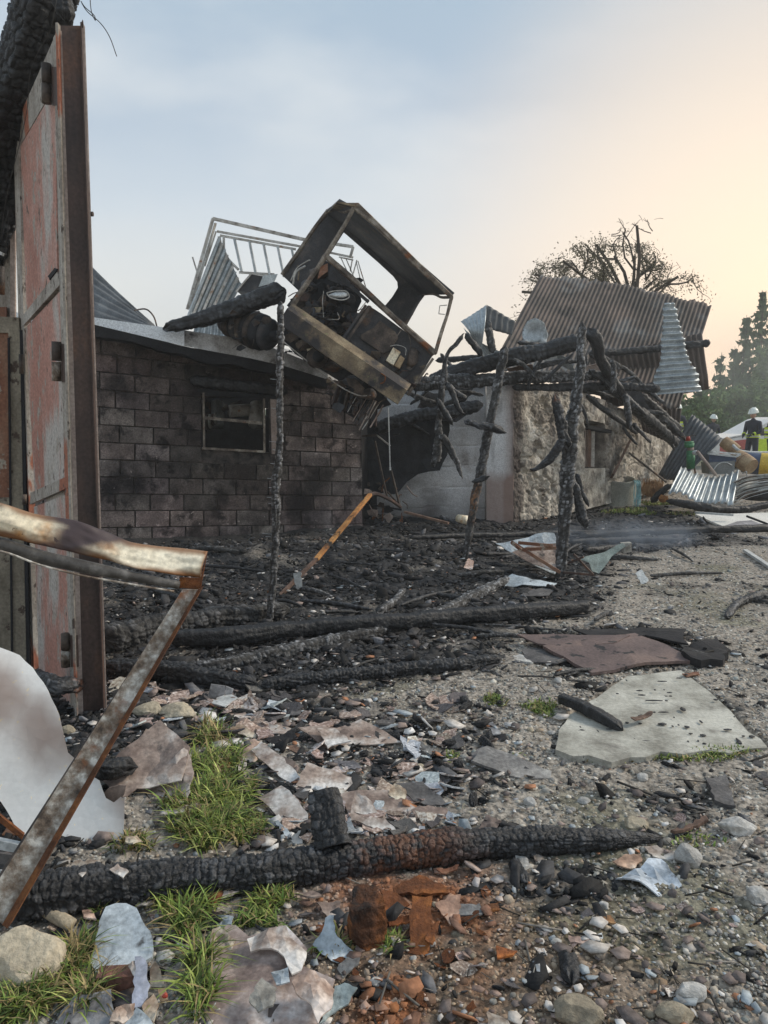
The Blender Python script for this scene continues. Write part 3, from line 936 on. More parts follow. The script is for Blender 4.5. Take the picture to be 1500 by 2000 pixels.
def scatter(name, tmpl, pos, scale3, rot, col, mat, smooth=False, label=None, cat=None, per_shape=None):
    TV, TF = tmpl
    n = len(pos)
    V = TV[None] * scale3[:, None, :]
    if per_shape is not None: V = V * (1 + per_shape)
    V = np.einsum('nij,nkj->nki', rot, V) + pos[:, None, :]
    F = (TF[None] + (np.arange(n) * len(TV))[:, None, None]).reshape(-1, TF.shape[1])
    C = np.repeat(col[:, None, :], len(TV), 1).reshape(-1, 3)
    o = link_mesh(name, V.reshape(-1, 3), F, mat, smooth=smooth, origin=(0, 0, 0), cattr=C)
    tag(o, label, None, kind='stuff')
    return o


def sample_ground(n, y0, y1, spread=0.62, power=1.0):
    u = RNG.uniform(0, 1, n)
    a, b = 1 / y0 ** power, 1 / y1 ** power
    Y = (b + u * (a - b)) ** (-1 / power)
    X = RNG.uniform(-spread, spread, n) * Y + RNG.normal(0, .05, n)
    return X, Y


def clear_zone(X, Y):
    """keep loose things off the concrete slab and out of the buildings"""
    s = soft_poly(X, Y, SLABZ, 0.02) > 0.5
    wall = (Y > 9.9 + (X + 3.8) * 0.28) & (X < -0.2)
    wall2 = (Y > 11.8) & (X > 0.2) & (X < 2.1)
    return ~(s | wall | wall2)




def pebbles():
    TV, TF = ico(1)
    for nm, n, y0, y1, big, lab in (('gravel', 60000, 1.35, 22, 0, 'grey and beige gravel spread over the yard'), ('small_stones', 1300, 1.35, 14, 1, 'rounded pale stones lying among the gravel')):
        X, Y = sample_ground(n, y0, y1, power=0.9)
        if not big:
            Xb, Yb = sample_ground(46000, 3.5, 17, power=0.25, spread=.56); X, Y = np.concatenate([X, Xb]), np.concatenate([Y, Yb])
            n = len(X)
        ash, rust, mud, moss, n1, n2 = zones(X, Y)
        keep = clear_zone(X, Y) & (RNG.uniform(0, 1, n) > ash * (0.75 if not big else 0.8)) & (RNG.uniform(0, 1, n) > 0.35 * mud)
        X, Y, ash, rust, mud, n2 = X[keep], Y[keep], ash[keep], rust[keep], mud[keep], n2[keep]
        n = len(X)
        s = np.exp(RNG.normal(math.log(0.0046 if not big else 0.0100), 0.42, n)) * (0.8 + Y * 0.13)
        s = np.minimum(s, 0.032 if not big else 0.04)
        Z = height(X, Y) + 0.010 * fbm(X * 7, Y * 7, seed=35, octv=3) + s * -0.08
        pos = np.stack([X, Y, Z], -1)
        s3 = s[:, None] * np.stack([RNG.uniform(.85, 1.3, n), RNG.uniform(.75, 1.1, n), RNG.uniform(.45, .8, n)], -1)
        base = np.array([[.40, .38, .34], [.30, .29, .275], [.48, .45, .39], [.12, .115, .11], [.62, .60, .55], [.34, .27, .20], [.24, .26, .25]])
        w = np.array([.20, .22, .13, .26, .04 if not big else .20, .09, .08]); w /= w.sum()
        c = base[RNG.choice(len(base), n, p=w)] * RNG.uniform(.8, 1.2, (n, 1))
        c = c * (1 - 0.7 * ash[:, None]) * (1 - mud[:, None] * np.array([[.10, .26, .40]]))
        c = c * (1 - rust[:, None] * .7) + np.array([.28, .10, .035]) * rust[:, None] * .7
        sh = RNG.uniform(-.2, .2, (n, len(TV), 1))
        scatter(nm, (TV, TF), pos, s3, rot_mats(n, 0.35), c, 'pebble_mat', True, lab, per_shape=sh)


pebbles()

BOX = (np.array([(-1, -1, -1), (1, -1, -1), (1, 1, -1), (-1, 1, -1), (-1, -1, 1), (1, -1, 1), (1, 1, 1), (-1, 1, 1)], float), np.array(HEX))
CHIP = (np.array([(-1, -.7, -1), (.6, -1, -1), (1, .3, -1), (.1, 1, -1), (-.9, .5, -1), (-1, -.7, 1), (.6, -1, 1), (1, .3, 1), (.1, 1, 1), (-.9, .5, 1)], float),
        np.array([(0, 1, 6), (0, 6, 5), (1, 2, 7), (1, 7, 6), (2, 3, 8), (2, 8, 7), (3, 4, 9), (3, 9, 8), (4, 0, 5), (4, 5, 9), (5, 6, 7), (5, 7, 8), (5, 8, 9), (0, 2, 1), (0, 3, 2), (0, 4, 3)]))


def flakes():
    # charcoal lumps and flakes in the burnt ground
    n = 56000
    X, Y = sample_ground(n, 2.0, 14, power=0.15, spread=0.58)
    ash = zones(X, Y)[0]
    keep = clear_zone(X, Y) & (RNG.uniform(0, 1, n) < ash * 1.0 + 0.03)
    X, Y, ash = X[keep], Y[keep], ash[keep]
    n = len(X)
    s = np.exp(RNG.normal(math.log(0.0092), 0.6, n)) * (0.75 + Y * 0.08)
    s = np.minimum(s, 0.05)
    Z = height(X, Y) + 0.03 * ash * fbm(X * 7, Y * 7, seed=35, octv=3) * sstep(3, 6, Y) + s * 0.15
    s3 = s[:, None] * np.stack([RNG.uniform(.8, 2.2, n), RNG.uniform(.5, 1, n), RNG.uniform(.10, .38, n)], -1)
    v = np.exp(RNG.normal(math.log(.026), .85, n))
    c = np.stack([v, v * 1.01, v * 1.08], -1)
    scatter('charcoal', CHIP, np.stack([X, Y, Z], -1), s3, rot_mats(n, 0.5), np.clip(c, .005, .30), 'pebble_mat', False, 'black charcoal lumps covering the burnt ground by the walls',
            per_shape=RNG.uniform(-.3, .3, (n, 10, 1)))
    # pale flakes of sheeting and plaster
    n = 19000
    X, Y = sample_ground(n, 1.5, 13, power=0.6, spread=0.56)
    ash, rust, mud, moss, n1, n2 = zones(X, Y)
    fall = soft_poly(X, Y, FALLZ, 0.35)
    keep = clear_zone(X, Y) & (RNG.uniform(0, 1, n) < 0.10 + 0.60 * ash * (n2 > -.1) + 0.85 * fall + .15 * mud)
    X, Y, rust, ash, mud = X[keep], Y[keep], rust[keep], ash[keep], mud[keep]
    n = len(X)
    s = np.exp(RNG.normal(math.log(0.009), 0.6, n)) * (0.8 + Y * 0.05)
    s = np.minimum(s, 0.045)
    Z = height(X, Y) + s * 0.35 + 0.008
    s3 = s[:, None] * np.stack([RNG.uniform(.8, 1.4, n), RNG.uniform(.7, 1, n), np.full(n, 0.09)], -1)
    base = np.array([[.50, .47, .44], [.24, .19, .17], [.12, .10, .095], [.56, .55, .54], [.30, .34, .37], [.33, .16, .09]])
    c = base[RNG.choice(6, n, p=[.22, .28, .26, .08, .10, .06])] * RNG.uniform(.8, 1.2, (n, 1))
    c = c * (1 - rust[:, None] * .8) + np.array([.32, .12, .04]) * rust[:, None] * .8
    scatter('sheet_crumbs', CHIP, np.stack([X, Y, Z], -1), s3, rot_mats(n, 0.38), c, 'pebble_mat', False, 'pale crumbs of broken sheeting sprinkled over the rubble')
    # splinters
    n = 2400
    X, Y = sample_ground(n, 1.5, 13, power=0.2, spread=0.56)
    keep = clear_zone(X, Y) & (RNG.uniform(0, 1, n) < .25 + .6 * zones(X, Y)[0]); X, Y = X[keep], Y[keep]; n = len(X)
    s = np.exp(RNG.normal(math.log(0.02), 0.45, n)) * (0.8 + Y * .09)
    Z = height(X, Y) + 0.015
    s3 = s[:, None] * np.stack([RNG.uniform(.8, 1.8, n), np.full(n, .07), np.full(n, .05)], -1)
    v = RNG.choice([.02, .04, .12, .25], n, p=[.5, .25, .15, .1])
    c = np.stack([v, v * .92, v * .82], -1)
    scatter('splinters', BOX, np.stack([X, Y, Z], -1), s3, rot_mats(n, 0.3), c, 'pebble_mat', False, 'thin charred splinters strewn over the ground')


flakes()


def grass(name, spots, label):
    """spots: (px, py, radius m, count, length m, tint)"""
    Vs, Fs, Cs = [], [], []
    nb = 0
    for (px, py, rx, ry, cnt, ln, tint) in spots:
        c = G(px, py)
        r = np.sqrt(RNG.uniform(0, 1, cnt)); a = RNG.uniform(0, 2 * math.pi, cnt)
        clump = 0.75 + 0.25 * np.sin(a * 3 + px)
        x = c[0] + r * np.cos(a) * rx * clump; y = c[1] + r * np.sin(a) * ry * clump
        z = height(x, y)
        cnt = cnt
        L = ln * .8 * RNG.uniform(.4, 1.7, cnt)
        az = RNG.uniform(0, 2 * math.pi, cnt); lean = RNG.uniform(.35, 1.25, cnt)
        w = RNG.uniform(.0014, .0042, cnt) * (1 + c[1] * .10)
        dx, dy = np.cos(az), np.sin(az)
        t = np.linspace(0, 1, 5)
        hor = (L * lean)[:, None] * t[None] ** 1.7
        ver = L[:, None] * (t[None] * (1.0) - 0.62 * lean[:, None] * t[None] ** 2.0)
        cx = x[:, None] + dx[:, None] * hor; cy = y[:, None] + dy[:, None] * hor; cz = z[:, None] + ver
        ww = w[:, None] * (1 - t[None] ** 2 * .95)
        sx, sy = -dy[:, None] * ww, dx[:, None] * ww
        Lf = np.stack([cx - sx, cy - sy, cz], -1); Rt = np.stack([cx + sx, cy + sy, cz], -1)
        V = np.stack([Lf, Rt], 2).reshape(cnt, 10, 3)
        q = np.array([(2 * i, 2 * i + 1, 2 * i + 3, 2 * i + 2) for i in range(4)])
        F = (q[None] + (np.arange(cnt) * 10)[:, None, None]).reshape(-1, 4) + nb
        base = np.array([(.27, .34, .07), (.16, .25, .05), (.42, .46, .14), (.34, .26, .12), (.08, .12, .03)])
        p = {'g': [.26, .20, .18, .22, .14], 'd': [.10, .20, .08, .44, .18], 'm': [.22, .30, .12, .18, .18]}[tint]
        col = base[RNG.choice(5, cnt, p=p)] * RNG.uniform(.4, 1.2, (cnt, 1))
        Vs.append(V.reshape(-1, 3)); Fs.append(F); Cs.append(np.repeat(col, 10, 0))
        nb += cnt * 10
    o = link_mesh(name, np.vstack(Vs), np.vstack(Fs), 'blade_mat', smooth=True, origin=(0, 0, 0), cattr=np.vstack(Cs))
    tag(o, label, None, kind='stuff')


grass('grass', [(425, 1500, .17, .20, 480, .11, 'g'), (400, 1570, .17, .22, 650, .12, 'g'), (395, 1630, .15, .13, 650, .11, 'g'), (450, 1620, .12, .14, 420, .10, 'g'), (470, 1560, .08, .2, 260, .08, 'g'),
                (410, 1445, .09, .15, 260, .12, 'd'), (500, 1620, .06, .1, 160, .06, 'd')], 'bright green grass clump growing between the fallen sheets')
grass('grass', [(370, 1800, .09, .11, 300, .11, 'm'), (330, 1760, .08, .07, 240, .09, 'm'), (395, 1890, .05, .09, 200, .12, 'm'), (390, 1960, .05, .08, 200, .10, 'm'), (530, 1760, .09, .07, 330, .07, 'm'),
                (500, 1800, .09, .06, 220, .06, 'm'), (760, 1850, .045, .05, 170, .05, 'm'), (650, 1850, .08, .06, 130, .05, 'd')], 'green grass below the charred beam')
grass('grass', [(60, 1960, .08, .07, 420, .10, 'd'), (150, 1880, .05, .10, 220, .10, 'd'), (20, 1985, .10, .06, 320, .09, 'm'), (170, 1960, .05, .07, 260, .10, 'd'), (120, 1920, .06, .06, 250, .09, 'd'),
                (260, 1650, .09, .08, 160, .06, 'd'), (200, 1790, .05, .05, 90, .07, 'd')], 'dry grass round the beige stone')
grass('grass', [(1230, 1000, .55, .5, 1300, .07, 'm'), (1290, 985, .5, .35, 900, .08, 'g'), (1160, 985, .4, .4, 500, .08, 'd'), (1330, 1005, .3, .25, 300, .08, 'd')], 'low grass round the foot of the concrete ring')
grass('grass', [(1055, 1385, .12, .12, 260, .045, 'm'), (965, 1370, .08, .10, 120, .045, 'm'), (1350, 1480, .35, .05, 420, .028, 'm'), (1420, 1470, .18, .05, 320, .035, 'm'), (1210, 1485, .2, .04, 150, .02, 'd'),
                (1010, 1490, .1, .1, 60, .025, 'd'), (1360, 1640, .12, .1, 110, .02, 'm'), (880, 1480, .05, .08, 60, .03, 'm')], 'thin green tufts round the concrete slab')
# ================================================================== BLOCK OUTBUILDING
BQ = [P(190, 1064, 10.3), P(710, 1050, 11.2), P(705, 719, 11.2), P(190, 656, 10.3)]   # bl, br, tr, tl
BQ = [np.array(b) for b in BQ]


def wallpt(u, v):
    """u 0..1 along the front wall, v in block courses (12 = the top)"""
    v = v / 12.0
    return (1 - u) * (1 - v) * BQ[0] + u * (1 - v) * BQ[1] + u * v * BQ[2] + (1 - u) * v * BQ[3]


W_N = np.cross(BQ[1] - BQ[0], BQ[3] - BQ[0]); W_N /= np.linalg.norm(W_N)
if W_N[1] > 0: W_N = -W_N
block_house = empty('block_building', wallpt(0.5, 0), 'low outbuilding of soot stained concrete blocks with a burnt out window', 'building')


def build_block_house():
    root = block_house
    t = 0.20
    rr = random.Random(4)
    uw0, uw1, vw0, vw1 = 0.375, 0.632, 5.85, 9.35      # window opening
    ulen = 1 / 8.1
    U0 = -0.30
    proto = []
    for j in range(12):
        v0, v1 = j + 0.022, j + 0.978
        u = U0 + (0.5 * ulen if j % 2 else 0) + rr.uniform(-.006, .006) - ulen
        while u < 1.0:
            L = ulen * rr.choice([1, 1, 1, 1, .98, 1.02])
            a, b = u, min(u + L, 1.0)
            if b - a < 0.25 * ulen:
                u += L; continue
            u += L
            if b <= U0: continue
            spans = [(max(a, U0), b)]
            if v1 > vw0 and v0 < vw1:
                spans = []
                if a < uw0: spans.append((a, min(b, uw0)))
                if b > uw1: spans.append((max(a, uw1), b))
            for (s0, s1) in spans:
                if s1 - s0 < 0.012: continue
                g = 0.0016
                push = rr.uniform(-.004, .007)
                c = [wallpt(s0 + g, v0), wallpt(s1 - g, v0), wallpt(s1 - g, v1), wallpt(s0 + g, v1)]
                # chipped, uneven arrises
                inner = []
                ctr = sum(c) / 4
                c = [p + (ctr - p) * rr.uniform(0, .022) for p in c]
                front = [p + (ctr - p) * np.array([.02, .02, .05]) + W_N * (0.012 + push) for p in c]
                mid = [p + W_N * (0.002 + push) for p in c]
                back = [p - W_N * t for p in c]
                V = np.array(back + mid + front)
                F = [(0, 1, 5, 4), (1, 2, 6, 5), (2, 3, 7, 6), (3, 0, 4, 7), (4, 5, 9, 8), (5, 6, 10, 9), (6, 7, 11, 10), (7, 4, 8, 11), (8, 9, 10, 11), (3, 2, 1, 0)]
                o = link_mesh('block', V, F, 'block', root)
                um, vm = (s0 + s1) / 2, j + .5
                # soot: thick round the opening and along the middle, thin at the left and at the foot
                d = math.hypot((um - 0.48) * 1.9, (vm - 7.0) / 9)
                soot = 0.95 - 0.75 * min(1, d * 1.25) + 0.16 * float(fbm(np.array([um * 5.0]), np.array([vm * .55]), seed=8)[0])
                if vm > 10.3: soot += 0.22
                if um > .75: soot -= 0.22
                if um < .22 and vm > 4: soot -= .10
                if vm < 2: soot -= .2
                soot = min(max(soot + rr.uniform(-.14, .14), 0), .95)
                k = 1.5 * (1 - soot) ** 1.3 + 0.10
                o.color = (k * rr.uniform(.95, 1.05), k * rr.uniform(.94, 1.0), k * rr.uniform(.96, 1.03), 1)
    # mortar bed behind the face, left out at the opening
    def bed(a, b, v0, v1):
        q = [wallpt(a, v0), wallpt(b, v0), wallpt(b, v1), wallpt(a, v1)]
        return quadslab([p - W_N * .012 for p in q], -W_N * (t - .02))
    link_mesh('mortar', *join([bed(U0, uw0 - .004, 0, 11.98), bed(uw1 + .004, .997, 0, 11.98), bed(uw0 - .004, uw1 + .004, 0, vw0 - .05), bed(uw0 - .004, uw1 + .004, vw1 + .05, 11.98)]), 'mortar', root)
    # lintel: burnt timber over the opening
    charlog('lintel', [wallpt(.33, 10.0) + W_N * .05, wallpt(.70, 9.9) + W_N * .04], .085, seed=71, parent=root, square=.8, jag=(.1, .1), tone=.2)
    link_mesh('lintel_board', *bar(wallpt(.36, 9.45) + W_N * .03, wallpt(.66, 9.42) + W_N * .03, .03, .05), 'soot', root)
    # window frame of thin metal, cross bar, wooden jamb
    fr = empty_part('window', root)
    def fb(u0, v0, u1, v1, w=.03, m='cab_rail', out=.02, nm='frame_bar'):
        return link_mesh(nm, *bar(wallpt(u0, v0) + W_N * out, wallpt(u1, v1) + W_N * out, w, w * 1.1, up=tuple(W_N)), m, fr)
    fb(uw0 + .008, vw0, uw0 + .006, vw1, .028); fb(uw0, vw0 + .06, uw1 - .02, vw0 + .02, .03); fb(uw1 - .022, vw0, uw1 - .022, vw1, .028)
    fb(uw0, vw1 - .08, uw1 - .01, vw1 - .02, .022, 'soot')
    fb(uw0 + .01, vw0 + 1.95, uw1 - .03, vw0 + 1.86, .04)
    link_mesh('jamb', *bar(wallpt(uw1 + .018, vw0 - .1) + W_N * .015, wallpt(uw1 + .014, vw1 + .05) + W_N * .015, .085, .05, up=tuple(W_N)), 'stained_wall', fr)
    # roof slab sloping down to the right, white painted edge, soot under it
    dn = -W_N
    # front edge line top / bottom in the picture
    tl = [P(-60, 604, 9.75), P(184, 620, 9.85), P(360, 645, 10.05), P(490, 664, 10.2), P(560, 690, 10.35), P(640, 722, 10.5)]
    bl = [P(-60, 622, 9.75), P(184, 634, 9.85), P(360, 676, 10.05), P(490, 700, 10.2), P(560, 716, 10.35), P(640, 741, 10.5)]
    back = np.array([0.5, 2.9, 0.06])
    for nm, a, b, mt in (('slab_edge', 0, 2, 'white_paint'), ('slab_edge', 2, 5, 'slab_top')):
        V, F = [], []
        for i in range(a, b + 1): V += [tl[i], bl[i], bl[i] + back, tl[i] + back]
        for i in range(b - a):
            k = i * 4
            F += [(k, k + 1, k + 5, k + 4), (k + 1, k + 2, k + 6, k + 5), (k + 3, k, k + 4, k + 7), (k + 2, k + 3, k + 7, k + 6)]
        F += [(0, 3, 2, 1), (len(V) - 4, len(V) - 3, len(V) - 2, len(V) - 1)]
        o = link_mesh('roof_slab', V, F, mt, root)
        o['label'] = 'white painted slab edge' if mt == 'white_paint' else 'sooty slab edge with bare concrete'
    # ragged burnt layer under the slab edge
    n = 60
    top = spline(bl, n); V, F = [], []
    drop = .14 + .05 * fbm(np.linspace(0, 14, n), np.zeros(n), seed=4, octv=4)
    for i in range(n):
        p = top[i]; q = p - np.array([0, 0, drop[i]])
        V += [p + W_N * -.02, q + W_N * -.04, q - W_N * .5, p - W_N * .5]
    for i in range(n - 1):
        k = i * 4
        F += [(k, k + 1, k + 5, k + 4), (k + 1, k + 2, k + 6, k + 5), (k + 2, k + 3, k + 7, k + 6), (k + 3, k, k + 4, k + 7)]
    link_mesh('burnt_eave', V, F, 'soot', root)
    # right end wall and back wall with gaps of daylight, floor of the slab
    for u, nm in ((1.0, 'end_wall'),):
        q = [wallpt(.999, 0) + W_N * .0, wallpt(.999, 11.9), wallpt(.999, 11.9) + back * .95 * np.array([1, 1, 0]), wallpt(.999, 0) + back * .95 * np.array([1, 1, 0])]
        link_mesh(nm, *quadslab([p - W_N * .21 for p in q], (-.16, 0, 0)), 'soot', root)
    def bw(u0, u1, v0, v1):
        sh = np.array([.3, 2.7, 0])
        q = [wallpt(u0, v0) + sh, wallpt(u1, v0) + sh, wallpt(u1, v1) + sh, wallpt(u0, v1) + sh]
        return quadslab(q, (0, .12, 0))
    pcs = [bw(-.3, 1.0, 0, 8.05), bw(-.3, 1.0, 8.62, 12)]
    for a, b in ((-.3, .375), (.392, .405), (.42, .445), (.462, .53), (.585, .60), (.625, 1.0)):
        pcs.append(bw(a, b, 8.055, 8.615))
    link_mesh('back_wall', *join(pcs), 'burnt_black', root)


def empty_part(name, parent, loc=None):
    o = bpy.data.objects.new(name, None); COL.objects.link(o); o.parent = parent
    o.empty_display_size = .05
    return o


build_block_house()

# things standing inside the outbuilding, seen through the window
def at_in(px, py, Y): return P(px, py, Y)


b = empty('pipe_assembly', at_in(460, 878, 11.6), 'burnt machine pipes and drums seen through the building window', 'machine')
for (x0, y0, x1, y1, r, m) in ((448, 803, 496, 800, 12, 'pale_frame'), (398, 830, 402, 790, 17, 'burnt_metal'), (424, 832, 424, 788, 14, 'grey_plastic'), (500, 830, 503, 790, 15, 'pale_frame'), (436, 800, 470, 786, 5, 'burnt_metal'),
                           (388, 775, 510, 772, 3, 'burnt_metal')):
    link_mesh('pipe', *tube([at_in(x0, y0, 11.7), at_in(x1, y1, 11.9)], r * pxm(11.8), 12), m, b, smooth=True)
for k in range(4):
    link_mesh('ring', *tube([at_in(404 + k * 5, 826 - k * 3, 11.5), at_in(407 + k * 5, 826 - k * 3, 11.5)], (16 - k * 2) * pxm(11.5), 14), 'pale_frame' if k % 2 else 'burnt_metal', b, smooth=True)

# ================================================================== DARK SHED BETWEEN THE BUILDINGS
root = empty('burnt_shed', P(760, 1030, 12.6), 'dark burnt out shed bay between the block building and the pale wall', 'shed')
link_mesh('back_wall', *quadslab([P(690, 1040, 14.2), P(900, 1040, 14.2), P(900, 752, 14.2), P(690, 740, 14.2)], (0, .15, 0)), 'burnt_black', root)
link_mesh('side_wall', *quadslab([P(706, 1045, 11.45), P(706, 760, 11.45), P(720, 745, 14.15), P(720, 1040, 14.15)], (-.1, 0, 0)), 'burnt_black', root)
# charred hopper body with a cut away lower corner
V, F = plate([P(x, y, 12.0) for x, y in zpts(10, [(130, 470), (330, 440), (900, 370), (1060, 450), (1040, 800), (960, 960), (735, 1000), (620, 1080), (525, 1190), (480, 1210), (300, 1200), (140, 1200)])], .05, step=.12, jag=.02, warp=.12, seed=4)
hop = tag(link_mesh('hopper', V, F, 'burnt_black'), 'large black burnt trailer body with slanting lower edge under the beams', 'trailer')
V, F = plate([P(x, y, 11.9) for x, y in zpts(10, [(900, 330), (1060, 290), (1320, 300), (1130, 455), (1030, 440)])], .04, step=.1, jag=.02, warp=.05, seed=5)
tag(link_mesh('panel', V, F, 'burnt_panel'), 'dark mauve sheet wedged under the jutting beam', 'sheet')
rods = [((300, 590), (440, 700), 5, 'pale_frame'), ((130, 600), (300, 590), 9, 'burnt_metal'), ((280, 650), (410, 1250), 6, 'burnt_metal'), ((420, 300), (440, 950), 3, 'bright_metal'), ((450, 960), (540, 1330), 7, 'burnt_metal'),
        ((410, 1180), (560, 1350), 5, 'burnt_metal'), ((150, 1300), (560, 1370), 7, 'soot'), ((560, 1400), (570, 1620), 3, 'rust'), ((350, 1590), (370, 1300), 3, 'rust'), ((480, 590), (540, 575), 4, 'burnt_metal')]
rk = empty('machine_frame', P(740, 1035, 11.6), 'bent metal frame of a burnt machine beside the end of the block wall', 'machine')
for k, (a, b_, w, m) in enumerate(rods):
    p, q = zpts(10, [a, b_])
    if a == (420, 300): continue
    link_mesh('rod', *bar(P(*p, 11.6), P(*q, 11.5), w * pxm(11.6) * .5, w * pxm(11.6) * .5), m, rk)
p, q = zpts(10, [(420, 300), (440, 950)])
r_ = empty('hanging_rod', P(*q, 11.3), 'thin straight steel rod hanging below the bumper', 'rod')
link_mesh('shaft', *tube([P(*p, 11.3), P(*q, 11.3)], 1.3 * pxm(11.3), 6), 'bright_metal', r_)
link_mesh('tip', *tube([P(q[0], q[1] - 5, 11.3), P(q[0], q[1] + 1, 11.3)], 2.2 * pxm(11.3), 6), 'bright_metal', r_)
for k in range(5):
    a = P(730 + k * 3, 1030, 12.0)
    o = link_mesh('tyre_wire', *tube([P(718 + k * 9, 1040, 11.9), P(722 + k * 8, 1020, 11.9), P(734 + k * 6, 1004, 11.9)], 1.2 * pxm(12), 5), 'burnt_metal', rk)

# ================================================================== PALE WALL AND STONE BARN
def tinted_wall(name, q, thick, mat, parent, nu, nv, soot_fn, disp=0.0, seed=0, dscale=1.0, attr='soot', extra=None, hole=None):
    """gridded wall face on 4 corners (bl, br, tr, tl) with real thickness"""
    q = [np.array(x, float) for x in q]
    u = np.linspace(0, 1, nu)[:, None]; v = np.linspace(0, 1, nv)[None, :]
    U, V_ = np.broadcast_arrays(u, v)
    Pp = ((1 - U) * (1 - V_))[..., None] * q[0] + (U * (1 - V_))[..., None] * q[1] + (U * V_)[..., None] * q[2] + ((1 - U) * V_)[..., None] * q[3]
    n = np.cross(q[1] - q[0], q[3] - q[0]); n /= np.linalg.norm(n)
    if n[1] > 0: n = -n
    d = disp(U, V_, Pp) if callable(disp) else np.zeros_like(U)
    top = (Pp + d[..., None] * n).reshape(-1, 3)
    bot = Pp.reshape(-1, 3) - n * thick
    i = np.arange(nu - 1)[:, None]; j = np.arange(nv - 1)[None, :]
    a = i * nv + j
    keep = np.ones((nu - 1, nv - 1), bool)
    if hole is not None:
        uc = (U[:-1, :-1] + U[1:, 1:]) / 2; vc = (V_[:-1, :-1] + V_[1:, 1:]) / 2
        keep = ~((uc > hole[0]) & (uc < hole[1]) & (vc > hole[2]) & (vc < hole[3]))
    F = np.stack([a, a + nv, a + nv + 1, a + 1], -1)[keep].reshape(-1, 4)
    m = len(top)
    fs = F.tolist() + (F[:, ::-1] + m).tolist()
    cnt = set()
    for f in F.tolist():
        for k in range(4): cnt.add((f[k], f[(k + 1) % 4]))
    for (x, y) in cnt:
        if (y, x) not in cnt: fs.append([y, x, x + m, y + m])
    at = {attr: np.concatenate([soot_fn(U, V_, Pp).ravel()] * 2)}
    if extra: at[extra[0]] = np.concatenate([extra[1](U, V_, Pp).ravel()] * 2)
    return link_mesh(name, np.vstack([top, bot]), fs, mat, parent, attrs=at)


barn = empty('stone_barn', P(1000, 1022, 12.0), 'rubble stone barn with pale plaster end wall under the collapsed iron roof', 'barn')


def grooves(U, V_, rows, jx):
    g = 0
    for r_ in rows:
        w = V_ - r_ - 0.012 * vnoise(U * 7, U * 0, seed=int(r_ * 100))
        g = g + np.exp(-(w / .006) ** 2) * (0.5 + 0.5 * vnoise(U * 9, U * 0, seed=int(r_ * 77)))
    return g


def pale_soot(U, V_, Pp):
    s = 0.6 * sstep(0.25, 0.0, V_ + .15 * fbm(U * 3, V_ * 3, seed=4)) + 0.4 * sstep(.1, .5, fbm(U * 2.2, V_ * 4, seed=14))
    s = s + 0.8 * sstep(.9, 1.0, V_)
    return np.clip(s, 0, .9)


# recessed block part, then the smooth pier at the corner
tinted_wall('plaster_wall', [P(700, 1028, 12.9), P(948, 1024, 12.35), P(948, 748, 12.35), P(700, 752, 12.9)], .25, 'plaster', barn, 90, 90, pale_soot,
            disp=lambda U, V_, Pp: .012 * fbm(U * 12, V_ * 12, seed=2) - .022 * grooves(U, V_, (.12, .27, .42, .56, .71, .86), 0))
tinted_wall('plaster_pier', [P(950, 1028, 12.1), P(1003, 1026, 12.0), P(1003, 745, 12.0), P(950, 748, 12.1)], .30, 'plaster', barn, 24, 90,
            lambda U, V_, Pp: np.clip(.8 * sstep(.86, 1, U + .1 * fbm(U * 3, V_ * 12, seed=2)) + .35 * sstep(.1, .5, fbm(U * 4, V_ * 6, seed=19)), 0, .9),
            disp=lambda U, V_, Pp: .006 * fbm(U * 5, V_ * 22, seed=3), extra=('pink', lambda U, V_, Pp: .85 * sstep(.42, .30, V_ + .04 * fbm(U * 3, V_ * 2, seed=5)) + .55 * sstep(.55, .9, U)))
# brown quoin strip then rubble masonry
def stone_disp(U, V_, Pp):
    X = Pp[..., 1] * 1.0 + Pp[..., 0]; Z = Pp[..., 2]
    wx = X + .14 * fbm(X * 2.3, Z * 2.3, seed=71); wz = Z + .12 * fbm(X * 2.3, Z * 2.3, seed=73)
    # voronoi stones
    best = np.full(X.shape, 9.0); sec = np.full(X.shape, 9.0)
    cx, cz = np.floor(wx / .34), np.floor(wz / .22)
    for a in (-1, 0, 1):
        for b_ in (-1, 0, 1):
            ix, iz = cx + a, cz + b_
            px_ = (ix + .15 + .7 * _hash(ix, iz, ix * 0, 5)) * .34; pz_ = (iz + .15 + .7 * _hash(ix, iz, ix * 0, 6)) * .22
            d = np.hypot((wx - px_) / 1.35, wz - pz_)
            sec = np.where(d < best, best, np.minimum(sec, d)); best = np.minimum(best, d)
    edge = sec - best
    bare = sstep(-.25, .1, fbm(X * .9, Z * 1.2, seed=79)) * sstep(5.0, 1.0, U * 5)
    rid = 1 - 2 * np.abs(fbm(X * 2.2, Z * 3.4, seed=91, octv=4, gain=.5))
    return (.060 * sstep(0, .07, edge) - .035) * bare * sstep(-.3, .2, fbm(X * 1.5, Z * 2, seed=95)) + .06 * fbm(X * 3.2, Z * 4.5, seed=75, octv=4, gain=.5) - .07 * sstep(.66, .97, rid) * bare + .030 * fbm(X * 9, Z * 11, seed=76, octv=4, gain=.65)


SW = [P(1003, 1024, 12.0), P(1330, 958, 17.0), P(1330, 880, 17.0), P(1003, 748, 12.0)]
def sw_px(px, py):
    """point on the stone wall plane at a pixel"""
    n = np.cross(SW[1] - SW[0], SW[3] - SW[0])
    return on_plane((px, py), SW[0], n / np.linalg.norm(n))


